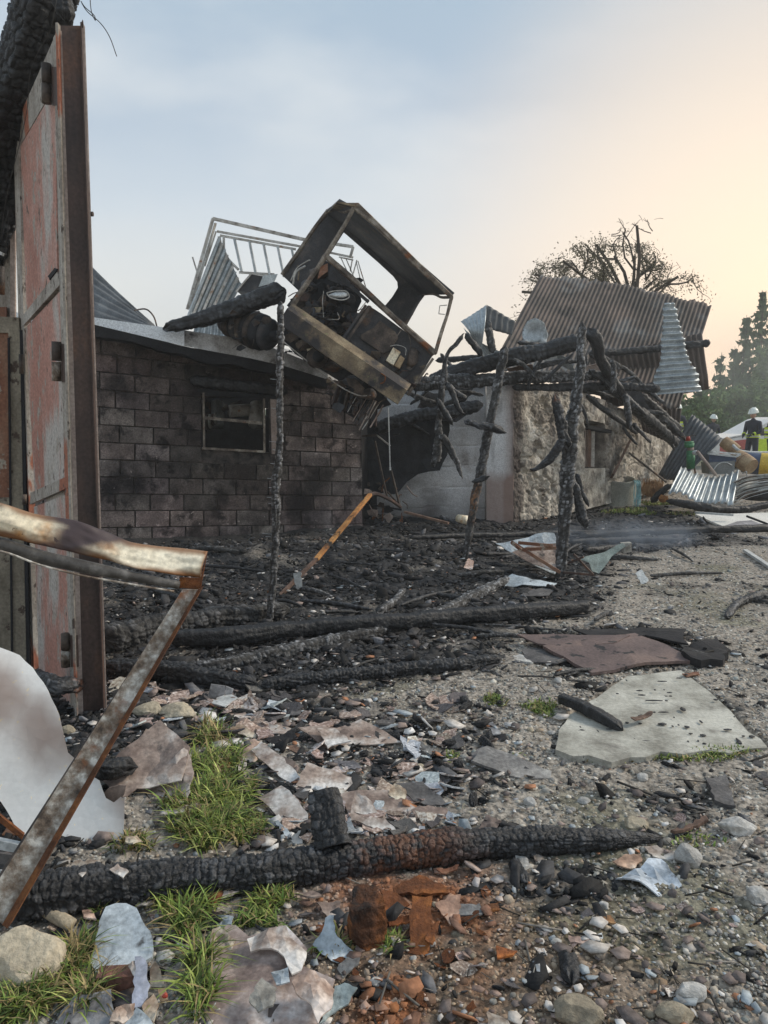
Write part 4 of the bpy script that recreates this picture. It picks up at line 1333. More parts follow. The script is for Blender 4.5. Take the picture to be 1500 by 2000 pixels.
tinted_wall('rubble_wall', [P(1003, 1024, 12.0), P(1140, 996, 13.55), P(1140, 765, 13.55), P(1003, 748, 12.0)], .45, 'stone_wall', barn, 150, 190,
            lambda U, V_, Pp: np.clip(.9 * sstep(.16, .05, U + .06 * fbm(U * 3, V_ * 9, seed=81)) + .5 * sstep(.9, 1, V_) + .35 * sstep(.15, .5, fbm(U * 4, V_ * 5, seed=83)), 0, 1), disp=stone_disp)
tinted_wall('plastered_wall', [P(1141, 996, 13.56), P(1182, 985, 14.15), P(1182, 782, 14.15), P(1141, 768, 13.56)], .45, 'stone_wall', barn, 60, 120,
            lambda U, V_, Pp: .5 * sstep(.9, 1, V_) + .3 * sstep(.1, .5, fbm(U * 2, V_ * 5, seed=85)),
            disp=lambda U, V_, Pp: .4 * stone_disp(U, V_, Pp), hole=(.02, 1.0, .355, .785))
tinted_wall('gable_wall', [P(1183, 985, 14.16), P(1335, 948, 17.0), P(1335, 862, 17.0), P(1183, 782, 14.16)], .45, 'stone_wall', barn, 110, 100,
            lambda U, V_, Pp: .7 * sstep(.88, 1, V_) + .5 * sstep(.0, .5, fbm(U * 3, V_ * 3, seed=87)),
            disp=lambda U, V_, Pp: .5 * stone_disp(U, V_, Pp))
# dark inside of the window and its wooden jamb
link_mesh('window_back', *quadslab([P(1130, 920, 14.3), P(1195, 915, 14.6), P(1195, 812, 14.6), P(1130, 812, 14.3)], (0.02, .05, 0)), 'burnt_black', barn)
wnd = empty_part('window', barn)
link_mesh('jamb', *bar(P(1157, 912, 14.0), P(1158, 842, 14.0), .05, .06), 'pale_frame', wnd)
link_mesh('jamb', *bar(P(1150, 912, 13.95), P(1151, 838, 13.95), .08, .05), 'brown_wood', wnd)
link_mesh('board', *bar(P(1145, 912, 14.05), P(1146, 836, 14.05), .07, .05), 'stained_wall', wnd)
link_mesh('lintel', *bar(P(1140, 833, 13.8), P(1186, 843, 14.2), .2, .06), 'soot', wnd)

# ================================================================== COLLAPSED IRON ROOF
roof = empty('collapsed_roof', P(1180, 800, 15.0), 'large rusty corrugated iron roof tilted up over the stone barn', 'roof')
c00, c10, c11, c01 = P(1056, 541, 16.6), P(1390, 592, 16.2), P(1322, 800, 14.6), P(958, 720, 14.0)
def edge_rag(U, V_): return U, V_
V, F = corr(c00, c10, c11, c01, 42, .015, nv=26, per=6, bend=lambda U, V_: np.stack([0 * U, .10 * np.sin(U * 5) * V_, .10 * np.sin(U * 3.3 + .4) * (1 - V_)], -1), jag=.02, seed=3)
link_mesh('iron_sheeting', V, F, 'roof_sheet', roof, smooth=True)
V, F = corr(P(1240, 762, 14.7), P(1330, 800, 14.9), P(1322, 872, 14.9), P(1255, 842, 14.7), 10, .02, nv=5, seed=4)
link_mesh('lower_sheeting', V, F, 'roof_sheet', roof, smooth=True)
V, F = corr(P(1150, 700, 14.7), P(1372, 650, 15.2), P(1385, 760, 15.2), P(1180, 800, 14.8), 20, .02, nv=5, seed=5)
link_mesh('lower_sheeting', V, F, 'roof_sheet', roof, smooth=True)
charlog('purlin', [P(1150, 690, 14.6), P(1260, 683, 14.65), P(1387, 669, 14.7)], [8 * pxm(14.6), 7 * pxm(14.6), 8 * pxm(14.6)], seed=91, parent=roof, tone=.5, jag=(.2, .05))
charlog('purlin', [P(1120, 765, 14.3), P(1230, 760, 14.4), P(1330, 742, 14.6)], 7 * pxm(14.5), seed=92, parent=roof, tone=.3)

# bright sheet hanging from the roof with stepped edge
def tri_shape(U, V_):
    # U runs down (across ridges), V_ across
    step = np.floor(U * 14) / 14
    return U, V_
V, F = corr(P(1297, 592, 14.2), P(1279, 771, 13.9), P(1368, 764, 13.9), P(1318, 590, 14.2), 15, .028, nv=8, per=8, jag=.09, seed=8)
tag(link_mesh('hanging_sheet', V, F, 'galvanised', smooth=True), 'bright corrugated sheet hanging down from the rusty roof', 'metal sheet')
# curled grey sheets left of the roof
V, F = corr(P(900, 628, 13.6), P(950, 596, 13.4), P(938, 690, 13.3), P(925, 668, 13.5), 6, .014, nv=10, seed=9, bend=lambda U, V_: np.stack([0 * U, -.2 * np.sin(V_ * 3), .0 * U], -1))
cs = empty('curled_sheet', P(930, 690, 13.3), 'curled light grey corrugated sheet arching up against the sky', 'metal sheet')
link_mesh('sheet', V, F, 'galvanised', cs, smooth=True)
V, F = corr(P(950, 595, 13.4), P(1006, 628, 13.7), P(1000, 655, 13.7), P(945, 640, 13.4), 5, .014, nv=8, seed=10)
link_mesh('sheet', V, F, 'dark_roof_sheet', cs, smooth=True)
V, F = corr(P(905, 640, 13.5), P(935, 668, 13.4), P(985, 690, 13.4), P(940, 700, 13.4), 5, .014, nv=6, seed=12)
link_mesh('sheet', V, F, 'galvanised', cs, smooth=True)
charlog('charred_stick', [P(951, 625, 13.4), P(962, 690, 13.3)], 8 * pxm(13.4), seed=14, label='short burnt post standing under the curled grey sheet', cat='post', square=.6)
V, F = plate([P(x, y, 13.6 + (x - 1020) * .002) for x, y in [(1018, 655), (1028, 628), (1040, 622), (1058, 632), (1070, 655), (1066, 672), (1040, 668), (1020, 672)]], .01, warp=.06, bend=lambda u, v: .12 * u * u, seed=14)
tag(link_mesh('bent_sheet', V, F, 'sheet_blue', smooth=True), 'small rounded grey sheet leaning on the upper beam below the roof', 'metal sheet')
V, F = plate([P(x, y, 12.2) for x, y in [(1062, 700), (1092, 690), (1112, 716), (1105, 726), (1090, 712), (1066, 718)]], .05, warp=.04, seed=15)
tag(link_mesh('plaster_piece', V, F, 'rock_white'), 'pale broken piece resting on the middle beam', 'fragment')
# dark roof of the far shed on the left
V, F = corr(P(176, 518, 12.6), P(178, 640, 12.0), P(312, 650, 12.0), P(300, 634, 12.6), 7, .02, nv=8, seed=13)
tag(link_mesh('shed_roof', V, F, 'dark_roof_sheet', smooth=True), 'dark corrugated roof sloping down behind the white slab edge', 'roof')
tag(link_mesh('bent_pipe', *tube([P(262, 606, 11.9), P(285, 604, 11.9), P(300, 618, 11.9), P(307, 640, 11.9)], .012, 6), 'burnt_metal', smooth=True), 'thin arched pipe over the end of the dark roof', 'pipe')

# ================================================================== TIMBERS
def pl(z, pts, Y):
    q = zpts(z, pts) if z else pts
    return [P(x, y, Y if np.isscalar(Y) else Y[i]) for i, (x, y) in enumerate(q)]


def timber(pts, Y, rp, seed, label, z=0, group=None, cat='beam', name='charred_beam', **k):
    Ya = [Y] * len(pts) if np.isscalar(Y) else Y
    rr = [rp] * len(pts) if np.isscalar(rp) else rp
    return charlog(name, pl(z, pts, Ya), [.84 * r * pxm(y) for r, y in zip(rr, Ya)], seed=seed, label=label, group=group, cat=cat, **k)


timber([(318, 642), (400, 622), (480, 594), (558, 566)], [9.9, 9.8, 9.7, 9.6], [12, 19, 22, 25], 101, 'thick charred log lying on the slab and pointing at the cab', tone=.5, jag=(.8, .3), depth=.05)
timber([(800, 752), (900, 745), (1010, 738), (1120, 735), (1212, 733)], 11.7, [18, 17, 16, 13, 9], 102, 'long charred beam across the top of the pale wall', mat='char_grey', square=.5, tone=.9, cell=.7)
timber([(830, 748), (905, 722), (985, 700), (1060, 685), (1148, 664)], [11.9, 11.8, 11.6, 11.5, 11.4], [14, 18, 21, 20, 19], 103, 'thick black log slanting up to the forked post', tone=.35, depth=.06)
timber([(850, 704), (905, 700), (945, 697)], 12.6, 7, 104, 'thin dark beam seen against the sky beside the cab', tone=.3)
timber([(1000, 757), (1100, 757), (1200, 755), (1290, 760)], 11.75, [8, 10, 11, 10], 105, 'black beam lying on top of the rubble wall', square=.7, tone=.2)
timber([(730, 838), (800, 815), (870, 806), (944, 790)], [11.6, 11.5, 11.5, 11.4], [15, 17, 18, 13], 106, 'blackened beam jutting out over the dark shed bay', tone=.35, jag=(.2, .2))
timber([(1148, 640), (1165, 668), (1172, 700), (1195, 740), (1222, 775)], [11.3, 11.3, 11.4, 11.6, 11.8], [16, 15, 13, 12, 10], 107, 'black curved timber hanging down right of the forked post', tone=.15, depth=.05)
timber([(1195, 700), (1200, 740), (1195, 770)], 11.0, [6, 8, 6], 108, 'short grey splintered stub hanging above the rubble wall', mat='char_grey', cat='stub')
timber([(1222, 768), (1227, 810), (1228, 840)], 11.5, [7, 8, 6], 109, 'thin burnt stick hanging in front of the gable wall', mat='char_grey', cat='stub')
timber([(1180, 740), (1215, 775), (1262, 815), (1322, 868)], [12.6, 13, 13.6, 14.6], [8, 11, 13, 11], 110, 'upper of two black rafters fallen against the gable wall', tone=.2, depth=.05)
timber([(1250, 770), (1290, 805), (1330, 842)], [14.1, 14.4, 14.8], 9, 111, 'shorter rafter above the fallen rafter under the roof edge', tone=.25)
timber([(1145, 772), (1180, 800), (1225, 832), (1245, 846)], [12.6, 12.9, 13.2, 13.5], [6, 7, 6, 5], 112, 'thin black rafter crossing above the barn window', tone=.2)
timber([(1236, 826), (1250, 842), (1272, 866)], 13.2, [8, 5, 3], 113, 'broken burnt piece caught on the gable wall', tone=.2, cat='stub')
timber([(1205, 640), (1180, 700)], 12.6, 0.1, 114, None) if False else None
# posts standing free in front
o = timber([(548, 588), (547, 690), (546, 790), (545, 880), (538, 960), (538, 1040), (533, 1130), (526, 1222)], [5.75] * 7 + [5.8], [8.5, 9, 8, 9, 11.5, 9.5, 9.5, 9], 120, 'slim charred post with nails standing alone before the block wall', cat='post',
           name='charred_post', mat='char_grey', tone=.75, depth=.16, wob=.05)
POST = o
for (y, x0) in ((740, 528), (797, 530), (862, 526), (905, 528), (934, 522), (952, 525), (971, 521), (983, 524), (1042, 512), (1048, 518), (878, 532)):
    a, b_ = PV(x0, y, 5.75), PV(545, y + 2, 5.75)
    link_mesh('nail', *tube([a, b_], .0018, 4), 'bright_metal', o)
o = timber([(987, 676), (975, 740), (962, 800), (952, 850), (943, 900), (932, 950), (925, 990), (914, 1050), (905, 1105)], 8.3, [10, 11, 10, 11, 11, 11, 10, 9, 7], 121, 'leaning burnt post with two short cross pieces', cat='post', name='charred_post',
           mat='char_grey', tone=.5, depth=.10, stain=[(.66, .76, 1.0)])
charlog('cross_piece', pl(0, [(906, 822), (935, 830), (965, 836), (990, 845)], 8.15), [6 * pxm(8.2), 7 * pxm(8.2), 9 * pxm(8.2), 5 * pxm(8.2)], seed=122, parent=o)
charlog('cross_piece', pl(0, [(921, 942), (940, 936), (958, 931)], 8.15), 6 * pxm(8.2), seed=123, parent=o)
# hanging burnt branch
o = timber([(907, 650), (890, 672), (872, 695), (866, 730), (862, 770), (858, 815), (856, 860), (850, 912)], 9.6, [6, 6, 5, 8, 9, 9, 10, 12], 124, 'grey burnt timber hanging with broken end before the dark bay', cat='timber', name='hanging_timber',
           mat='char_grey', tone=.9, depth=.14)
for k, (pts, r) in enumerate(([(872, 745), (884, 770), (897, 800), (910, 808)], [6, 6, 5, 3]) for _ in (0,)):
    charlog('branch', pl(0, pts, 9.5), [q * pxm(9.5) for q in r], seed=125, parent=o)
charlog('branch', pl(0, [(852, 775), (865, 800), (874, 815), (885, 832)], 9.45), [q * pxm(9.5) for q in (5, 7, 6, 3)], seed=126, parent=o)
charlog('branch', pl(0, [(858, 845), (876, 870), (890, 900), (904, 936)], 9.45), [q * pxm(9.5) for q in (9, 8, 6, 3)], seed=127, parent=o, mat='char_grey')
charlog('branch', pl(0, [(862, 740), (890, 765), (912, 778)], 9.7), [q * pxm(9.5) for q in (6, 7, 3)], seed=128, parent=o)
timber([(908, 652), (925, 672), (944, 698)], 9.9, [7, 8, 7], 129, 'dark stick forming the right side of the peak beside the cab', cat='stick', tone=.2)
# forked post
o = timber([(1137, 628), (1136, 690), (1131, 740), (1122, 800), (1113, 850), (1110, 910), (1106, 970), (1101, 1040), (1092, 1140)], 7.6, [10, 11, 12, 14, 17, 18, 16, 15, 12], 130, 'thick forked burnt post standing before the rubble wall', cat='post',
           name='charred_post', mat='char_grey', tone=.85, depth=.09)
charlog('branch', pl(0, [(1083, 768), (1090, 800), (1098, 840), (1108, 880)], 7.5), [q * pxm(7.5) for q in (8, 10, 11, 12)], seed=131, parent=o, stain=[(0, .12, 1)], tone=.8)
charlog('branch', pl(0, [(1106, 850), (1085, 880), (1068, 903), (1045, 916), (1034, 915)], 7.5), [q * pxm(7.5) for q in (8, 9, 8, 4, 2)], seed=132, parent=o, tone=.8)
charlog('branch', pl(0, [(1112, 930), (1124, 960), (1132, 995), (1143, 1032)], 7.65), [q * pxm(7.6) for q in (11, 10, 10, 11)], seed=133, parent=o, tone=.8)
charlog('branch', pl(0, [(1125, 925), (1136, 960), (1150, 990)], 7.7), [q * pxm(7.6) for q in (7, 6, 3)], seed=134, parent=o, tone=.5)
charlog('branch', pl(0, [(1125, 770), (1140, 720), (1148, 690)], 7.75), [q * pxm(7.6) for q in (6, 5, 3)], seed=135, parent=o, tone=.5)


def ground_log(pts, rp, seed, label, lift=None, **k):
    rr = [rp] * len(pts) if np.isscalar(rp) else rp
    C, ra = [], []
    for (x, y), r in zip(pts, rr):
        g = G(x, y)
        rm = r * pxm(g[1])
        # the pixel given is the middle of the timber: raise the ray hit to the axis
        for _ in range(4):
            g = G(x, y, lift=rm * (.92 if lift is None else lift))
            rm = r * pxm(g[1])
        C.append(g); ra.append(rm)
    return charlog(k.pop('name', 'charred_log'), C, ra, seed=seed, label=label, cat=k.pop('cat', 'log'), **k)


ground_log([(190, 1252), (300, 1228), (400, 1212), (480, 1200), (566, 1190)], [30, 27, 24, 20, 15], 201, 'thick grey cracked log on the ground right of the rusty column', mat='char_grey', tone=.45, depth=.10)
ground_log([(330, 1248), (460, 1240), (600, 1226), (740, 1216), (900, 1203), (1040, 1193), (1160, 1184)], [17, 19, 17, 17, 16, 15, 13], 202, 'longest smooth black pole on the ground below the nailed post', tone=.15, depth=.04, lift=1.3)
ground_log([(300, 1308), (420, 1300), (520, 1280), (620, 1258), (740, 1232), (850, 1200), (930, 1162), (1000, 1128)], [12, 14, 15, 15, 13, 13, 11, 9], 203, 'long grey cracked pole running under the black pole to the pale sheet', mat='char_grey', tone=1.0, lift=.6)
ground_log([(205, 1300), (300, 1310), (400, 1322), (505, 1336)], [18, 21, 20, 16], 204, 'black log whose right end meets the middle pole', tone=.3)
ground_log([(510, 1338), (600, 1326), (700, 1316), (800, 1306), (900, 1296), (980, 1286)], [13, 14, 14, 14, 13, 9], 205, 'knobbly black pole in the middle of the ground', tone=.55, depth=.14)
ground_log([(800, 1050), (900, 1046), (1000, 1044), (1100, 1040), (1203, 1039)], [5, 6, 6, 6, 4], 206, 'thin black pole on the ground at the foot of the pale wall', tone=.2, lift=2)
ground_log([(1130, 1046), (1240, 1040), (1350, 1036), (1470, 1032), (1520, 1030)], [7, 8, 8, 8, 8], 207, 'long dark pole lying behind the smoke on the right', tone=.1, depth=.05)
ground_log([(1110, 1058), (1220, 1055), (1330, 1055)], [6, 7, 5], 208, 'shorter dark pole in front of the smoke', tone=.1, depth=.05)
ground_log([(1140, 1075), (1230, 1066)], [7, 7], 209, 'short black pole end beside the fallen glazing bars', tone=.1)
ground_log([(525, 1215), (560, 1160), (600, 1110), (632, 1068)], [10, 10, 9, 9], 210, 'dark round stick leaning behind the nailed post', tone=.25) if False else None
ground_log([(735, 1195), (765, 1178), (790, 1152)], [9, 8, 6], 211, 'short grey stick beside the pale rectangular tin', mat='char_grey', cat='stick')
ground_log([(925, 1148), (990, 1120)], [7, 6], 212, 'pale ringed pole end beneath the bent sheet', mat='char_grey') if False else None
ground_log([(60, 1322), (110, 1336), (164, 1338)], [15, 18, 14], 213, 'black burnt stub with pale tip before the rusty column', cat='stub', lift=4.2, stain=[(.9, 1.0, .9)])
ground_log([(172, 1500), (220, 1502), (268, 1498)], [20, 22, 17], 214, 'black burnt stub sticking out behind the white sheet', cat='stub', tone=.2, lift=2.4)
ground_log([(1420, 1205), (1440, 1180), (1475, 1165), (1510, 1160)], [7, 8, 9, 9], 215, 'twisted brown burnt branch at the right edge', cat='branch')
# the big beam in the foreground
ground_log([(-30, 1756), (60, 1750), (200, 1735), (333, 1717), (500, 1706), (660, 1680), (780, 1664), (850, 1655), (960, 1646), (1067, 1641), (1140, 1640), (1200, 1640), (1250, 1638), (1300, 1634)],
           [48, 46, 42, 40, 37, 34, 35, 34, 30, 28, 24, 19, 12, 6],
           220, 'big charred beam across the foreground with an orange rusty patch', tone=.55, depth=.12, res=2.2, stain=[(.535, .66, .55)], name='charred_beam', cat='beam', square=.35, cell=.8, jag=(0, .5))
# standing chunk leaning on it
g1, g0 = G(652, 1655, .10), G(632, 1545, .26)
charlog('charred_block', [g0, (g0 + g1) / 2, g1], [.060, .066, .070], seed=221, label='stout charred block end leaning on the big foreground beam', cat='block', square=.9, jag=(0, 0), tone=.35, depth=.09, cell=.8)
ground_log([(1000, 1680), (1030, 1725)], [14, 12], 222, 'short cracked charred piece below the big beam', cat='block', tone=.6, lift=.6, square=.6)
ground_log([(1108, 1860), (1115, 1925)], [22, 20], 223, 'small charred lump alone on the gravel in the foreground', cat='lump', tone=.5, lift=.5)
# rusty block under the beam
def chunk(c, sx, sy, sz, seed, n=16, amp=.16, rz=0.3, lean=(.1, .0)):
    """rough squarish block: subdivided box pushed about by noise and broken corners"""
    bm = bmesh.new(); bmesh.ops.create_cube(bm, size=2.0)
    bmesh.ops.subdivide_edges(bm, edges=bm.edges[:], cuts=n, use_grid_fill=True)
    V = np.array([v.co[:] for v in bm.verts]); F = [[v.index for v in f.verts] for f in bm.faces]; bm.free()
    rr = random.Random(seed)
    for _ in range(7):
        d = np.array([rr.choice([-1, 1]), rr.choice([-1, 1]), rr.choice([-1, 1, 1])]) * np.array([rr.uniform(.5, 1), rr.uniform(.5, 1), rr.uniform(.4, 1)])
        d /= np.linalg.norm(d); h = rr.uniform(.95, 1.3)
        V = V - np.maximum(V @ d - h, 0)[:, None] * d
    nz = fbm(V[:, 0] * 1.3, V[:, 1] * 1.3, V[:, 2] * 1.3, seed=seed, octv=5, gain=.6)
    st = vnoise(V[:, 0] * 1.0, V[:, 1] * 1.0, V[:, 2] * 7, seed=seed + 4)
    V = V * (1 + amp * nz + .05 * st)[:, None]
    V[:, 0] += V[:, 2] * lean[0]; V[:, 1] += V[:, 2] * lean[1]
    V = V * np.array([sx, sy, sz])
    c_, s_ = math.cos(rz), math.sin(rz)
    V = V @ np.array([[c_, s_, 0], [-s_, c_, 0], [0, 0, 1]])
    return V + np.array(c), F


V, F = chunk(G(716, 1806, .055), .056, .052, .088, 31, amp=.24, rz=.35, lean=(-.12, .1))
tag(link_mesh('rusty_block', V, F, 'rust_block'), 'orange and black rusty block under the big foreground beam', 'block')

# ------------------------------------------------------------------ more burnt battens in the collapse and on the ground
MARKS = [(870, 740, 'the long beam over the pale wall'), (950, 710, 'the leaning post top'), (1060, 690, 'the thick slanting log'), (1140, 700, 'the top of the forked post'), (1225, 790, 'the hanging burnt stick'),
         (1290, 850, 'the fallen rafters'), (1165, 820, 'the barn window'), (800, 830, 'the jutting blackened beam'), (740, 900, 'the hanging steel rod'), (1040, 760, 'the top of the rubble wall'),
         (545, 1100, 'the nailed post'), (700, 1215, 'the longest black pole'), (450, 1210, 'the thick grey log'), (620, 1262, 'the grey cracked pole'), (720, 1330, 'the knobbly black pole'), (915, 1080, 'the foot of the leaning post'),
         (1095, 1130, 'the foot of the forked post'), (680, 1120, 'the orange lath'), (820, 1150, 'the middle of the ash'), (1040, 1080, 'the warped pale sheet'), (1230, 1050, 'the drifting smoke'), (1210, 1260, 'the brown plate'),
         (640, 1590, 'the standing charred block'), (690, 1410, 'the large wavy brown sheet'), (860, 1450, 'the right end of the debris heap'), (1150, 1390, 'the charred plank'), (1110, 1890, 'the charcoal lump'), (430, 1360, 'the tin box')]
MUSED = {}


def mark_label(x, y, words, extra=''):
    d = sorted((math.hypot(x - a, (y - b) * 1.5), a, b, t) for a, b, t in MARKS)[0]
    dx, dy = x - d[1], (y - d[2]) * 1.5
    side = ('right of' if dx > 0 else 'left of') if abs(dx) > abs(dy) else ('below' if dy > 0 else 'above')
    base = f'{words} {side} {d[3]}'
    MUSED[base] = MUSED.get(base, 0) + 1
    return ['', 'second ', 'third ', 'fourth ', 'fifth ', 'sixth ', 'seventh ', 'eighth ', 'ninth ', 'tenth ', 'eleventh '][min(MUSED[base] - 1, 10)] + base


rr = random.Random(42)
# battens and splintered rafters caught in the tangle; each rests on the beams that carry the collapse
TG = [((860, 690), (905, 760), 12.4, 4), ((885, 765), (945, 772), 11.9, 5), ((905, 752), (930, 705), 11.7, 4), ((1000, 700), (1050, 745), 11.3, 5), ((1040, 720), (1135, 705), 11.6, 6), ((1065, 745), (1120, 690), 11.2, 4),
      ((1090, 755), (1200, 775), 11.9, 6), ((1150, 720), (1205, 765), 11.6, 7), ((1160, 760), (1245, 735), 12.3, 5), ((1180, 700), (1260, 755), 12.6, 5), ((1205, 760), (1262, 812), 12.9, 6), ((1230, 740), (1300, 790), 13.6, 6),
      ((1260, 790), (1340, 860), 14.3, 7), ((1285, 800), (1318, 880), 14.4, 5), ((1240, 800), (1300, 808), 14.0, 5), ((780, 760), (860, 790), 12.0, 5), ((800, 790), (850, 745), 12.1, 4), ((845, 800), (930, 765), 11.9, 5),
      ((770, 810), (840, 850), 12.0, 4), ((1120, 770), (1150, 830), 12.4, 4), ((1010, 668), (1075, 690), 11.9, 5), ((1150, 690), (1215, 720), 12.2, 8), ((1060, 700), (1030, 765), 11.5, 4), ((1215, 830), (1245, 870), 13.4, 4)]
for k, (a, b_, Yq, r) in enumerate(TG):
    m = ((a[0] + b_[0]) / 2 + rr.uniform(-5, 5), (a[1] + b_[1]) / 2 + rr.uniform(-5, 5))
    o = charlog('burnt_batten', pl(0, [a, m, b_], Yq), [.8 * r * pxm(Yq), r * pxm(Yq), .6 * r * pxm(Yq)], seed=800 + k, mat='char' if k % 3 else 'char_grey', square=.7 if k % 2 else .3, jag=(.8, 1.0), tone=.7, wob=.12)
    tag(o, mark_label(m[0], m[1], 'thin burnt batten in the tangle' if r < 6 else 'stout burnt batten in the tangle'), 'batten', 'burnt battens in the collapsed tangle')
# scorched boards and torn tin caught with them
for k, (poly, Yq, m, lab) in enumerate([([(890, 760), (925, 758), (905, 790), (880, 782)], 12.2, 'burnt_panel', 'dark torn tin under the left end of the long beam'), ([(1085, 690), (1110, 700), (1125, 728), (1098, 715)], 11.8, 'galvanised', 'pale twisted tin strip behind the forked post'),
                                        ([(1195, 745), (1250, 760), (1270, 800), (1225, 790)], 13.2, 'burnt_panel', 'dark sheet hanging between the fallen rafters'), ([(990, 720), (1040, 712), (1048, 735), (1000, 745)], 11.9, 'brown_wood', 'brown split board between the two upper beams'),
                                        ([(825, 765), (870, 770), (850, 800), (815, 795)], 12.3, 'slate', 'grey tin corner above the jutting blackened beam'), ([(1135, 715), (1175, 712), (1178, 728), (1140, 735)], 12.0, 'stained_wall', 'pinkish scorched board behind the top of the forked post')]):
    V, F = plate([P(x, y, Yq + (y - poly[0][1]) * .002) for x, y in poly], .02, step=.08, jag=.02, warp=.07, seed=850 + k)
    tag(link_mesh('torn_sheet', V, F, m), lab, 'sheet piece')
# charred sticks lying about in the ash
for k in range(46):
    x, y = rr.uniform(230, 1180), rr.uniform(1075, 1340)
    if k > 33: x, y = rr.uniform(560, 1500), rr.uniform(1060, 1330)
    a = rr.choice([rr.gauss(0, .35), rr.gauss(0, .35), rr.uniform(-1.3, 1.3)]); L = rr.uniform(22, 85)
    r = rr.uniform(2.2, 6)
    q0, q1 = (x - L * math.cos(a), y - L * .45 * math.sin(a)), (x + L * math.cos(a), y + L * .45 * math.sin(a))
    g0, g1 = np.array(G(*q0)), np.array(G(*q1))
    rm = r * pxm(g0[1])
    g0[2] += rm * .9 + rr.uniform(0, .05); g1[2] += rm * .8
    o = charlog('charred_stick', [g0, (g0 + g1) / 2 + np.array([0, 0, rr.uniform(0, .02)]), g1], [rm * .8, rm, rm * .5], seed=870 + k, mat=rr.choice(['char', 'char_grey']), square=rr.choice([0.2, .8]), jag=(.7, 1), tone=rr.uniform(.3, .9))
    tag(o, mark_label(x, y, 'short charred stick' if L < 45 else 'long charred stick'), 'stick', 'charred sticks on the ground')
# charred chunks in the debris heap
protos_c = []
for k in range(6):
    L = .5 + .25 * (k % 3)
    o = charlog('charred_chunk', [(0, 3, 0), (L, 3.02, .03), (2 * L, 3, 0)], [.26, .32, .24], seed=940 + k, square=.6, jag=(.5, .7), tone=.5, depth=.12, res=8, cell=.8)
    me = o.data
    n = len(me.vertices); co = np.zeros(n * 3); me.vertices.foreach_get('co', co); co = co.reshape(-1, 3); co -= co.mean(0); me.vertices.foreach_set('co', co.ravel()); me.update()
    protos_c.append(me); bpy.data.objects.remove(o)
for k in range(95):
    if k < 70: x, y = rr.uniform(430, 960), rr.uniform(1375, 1600); s = rr.uniform(10, 34)
    else: x, y = rr.uniform(560, 1480), rr.uniform(1340, 1980); s = rr.uniform(8, 20)
    if y > 1600 and y < 1730 and x < 1200: continue
    if soft_poly(np.array([G(x, y)[0]]), np.array([G(x, y)[1]]), SLABZ, .05)[0] > .3: continue
    g = G(x, y); s = s * pxm(g[1]) * .9
    o = bpy.data.objects.new('charred_chunk', rr.choice(protos_c)); COL.objects.link(o)
    o.location = (g[0], g[1], g[2] + s * .25); o.scale = (s * rr.uniform(.8, 1.2), s, s); o.rotation_euler = (rr.uniform(0, 6), rr.gauss(0, .2), rr.uniform(0, 6))
    tag(o, mark_label(x, y, 'small black charred chunk' if s < 22 * pxm(g[1]) else 'larger black charred chunk'), 'charcoal', 'charred chunks in the debris')
# ================================================================== BURNT CAB HANGING OVER THE BUILDING
def S(a, b, Ya, Yb, wpx, mat, parent, name='frame_rail', hpx=None, up=(0, 0, 1)):
    Ym = (Ya + Yb) / 2
    return link_mesh(name, *bar(P(*a, Ya), P(*b, Yb), wpx * pxm(Ym), (hpx or wpx) * pxm(Ym), up=up), mat, parent)


YF, YR = 9.5, 10.7
cab = empty('burnt_vehicle', P(600, 640, YF), 'burnt out farm vehicle tipped on its side on the building roof with glassless cab', 'vehicle')
A, E, Fc, B = (636, 500), (691, 406), (882, 580), (850, 690)
D, Cc = (571, 597), (799, 768)
Gr, H, I, J = (641, 411), (826, 574), (790, 634), (551, 537)
# posts and rails of the cab
pf = lambda x: x
for (a, b_, ya, yb, w, m, nm) in (
        (E, A, YF, YF, 9, 'cab_rail', 'corner_post'), (A, D, YF, YF, 11, 'cab_rail', 'corner_post'), (Fc, B, YF, YF, 8, 'cab_rail', 'corner_post'),
        (E, Fc, YF, YF, 8, 'cab_rail', 'roof_rail'), (A, B, YF, YF, 11, 'cab_rail', 'belt_rail'), (Gr, J, YR, YR, 8, 'cab_rail', 'rear_post'),
        (Gr, E, YR, YF, 7, 'cab_rail', 'roof_rail'), (H, I, YR, YR, 10, 'burnt_panel', 'rear_post'), (Fc, H, YF, YR, 6, 'cab_rail', 'roof_rail'), (I, B, YR, YF, 7, 'burnt_metal', 'belt_rail')):
    # fire warped members: a square tube that sags between its corners
    p0, p1 = np.array(P(*a, ya)), np.array(P(*b_, yb)); Lm = np.linalg.norm(p1 - p0)
    qq = random.Random(int(a[0] * 7 + b_[1]))
    mids = [p0 + (p1 - p0) * t + np.array([qq.gauss(0, .008), qq.gauss(0, .015), qq.gauss(0, .012)]) * Lm for t in (.3, .62)]
    link_mesh(nm, *tube([p0, mids[0], mids[1], p1], [w * .52 * pxm(ya), w * .44 * pxm(ya), w * .5 * pxm(ya), w * .52 * pxm(yb)], 6, n=14), m, cab)
# roof: shallow domed panel with folded edge
V, F = plate([P(657, 396, YF + .05), P(699, 396, YF - .03), P(885, 578, YF - .03), P(884, 586, YF - .02), P(690, 406, YF)], .03, step=.3, seed=3)
link_mesh('roof_edge', V, F, 'cab_rail', cab)
V, F = plate([P(640, 409, YR), P(657, 396, YF + .2), P(697, 395, YF), P(884, 577, YF), P(828, 570, YR)], .03, step=.25, warp=.02, seed=5)
link_mesh('roof_panel', V, F, 'burnt_panel', cab)
V, F = plate([P(640, 410, YR - .05), P(658, 397, YF), P(697, 396, YF - .04), P(690, 404, YF - .03)], .02, step=.3, seed=6)
link_mesh('roof_end', V, F, 'bumper', cab)
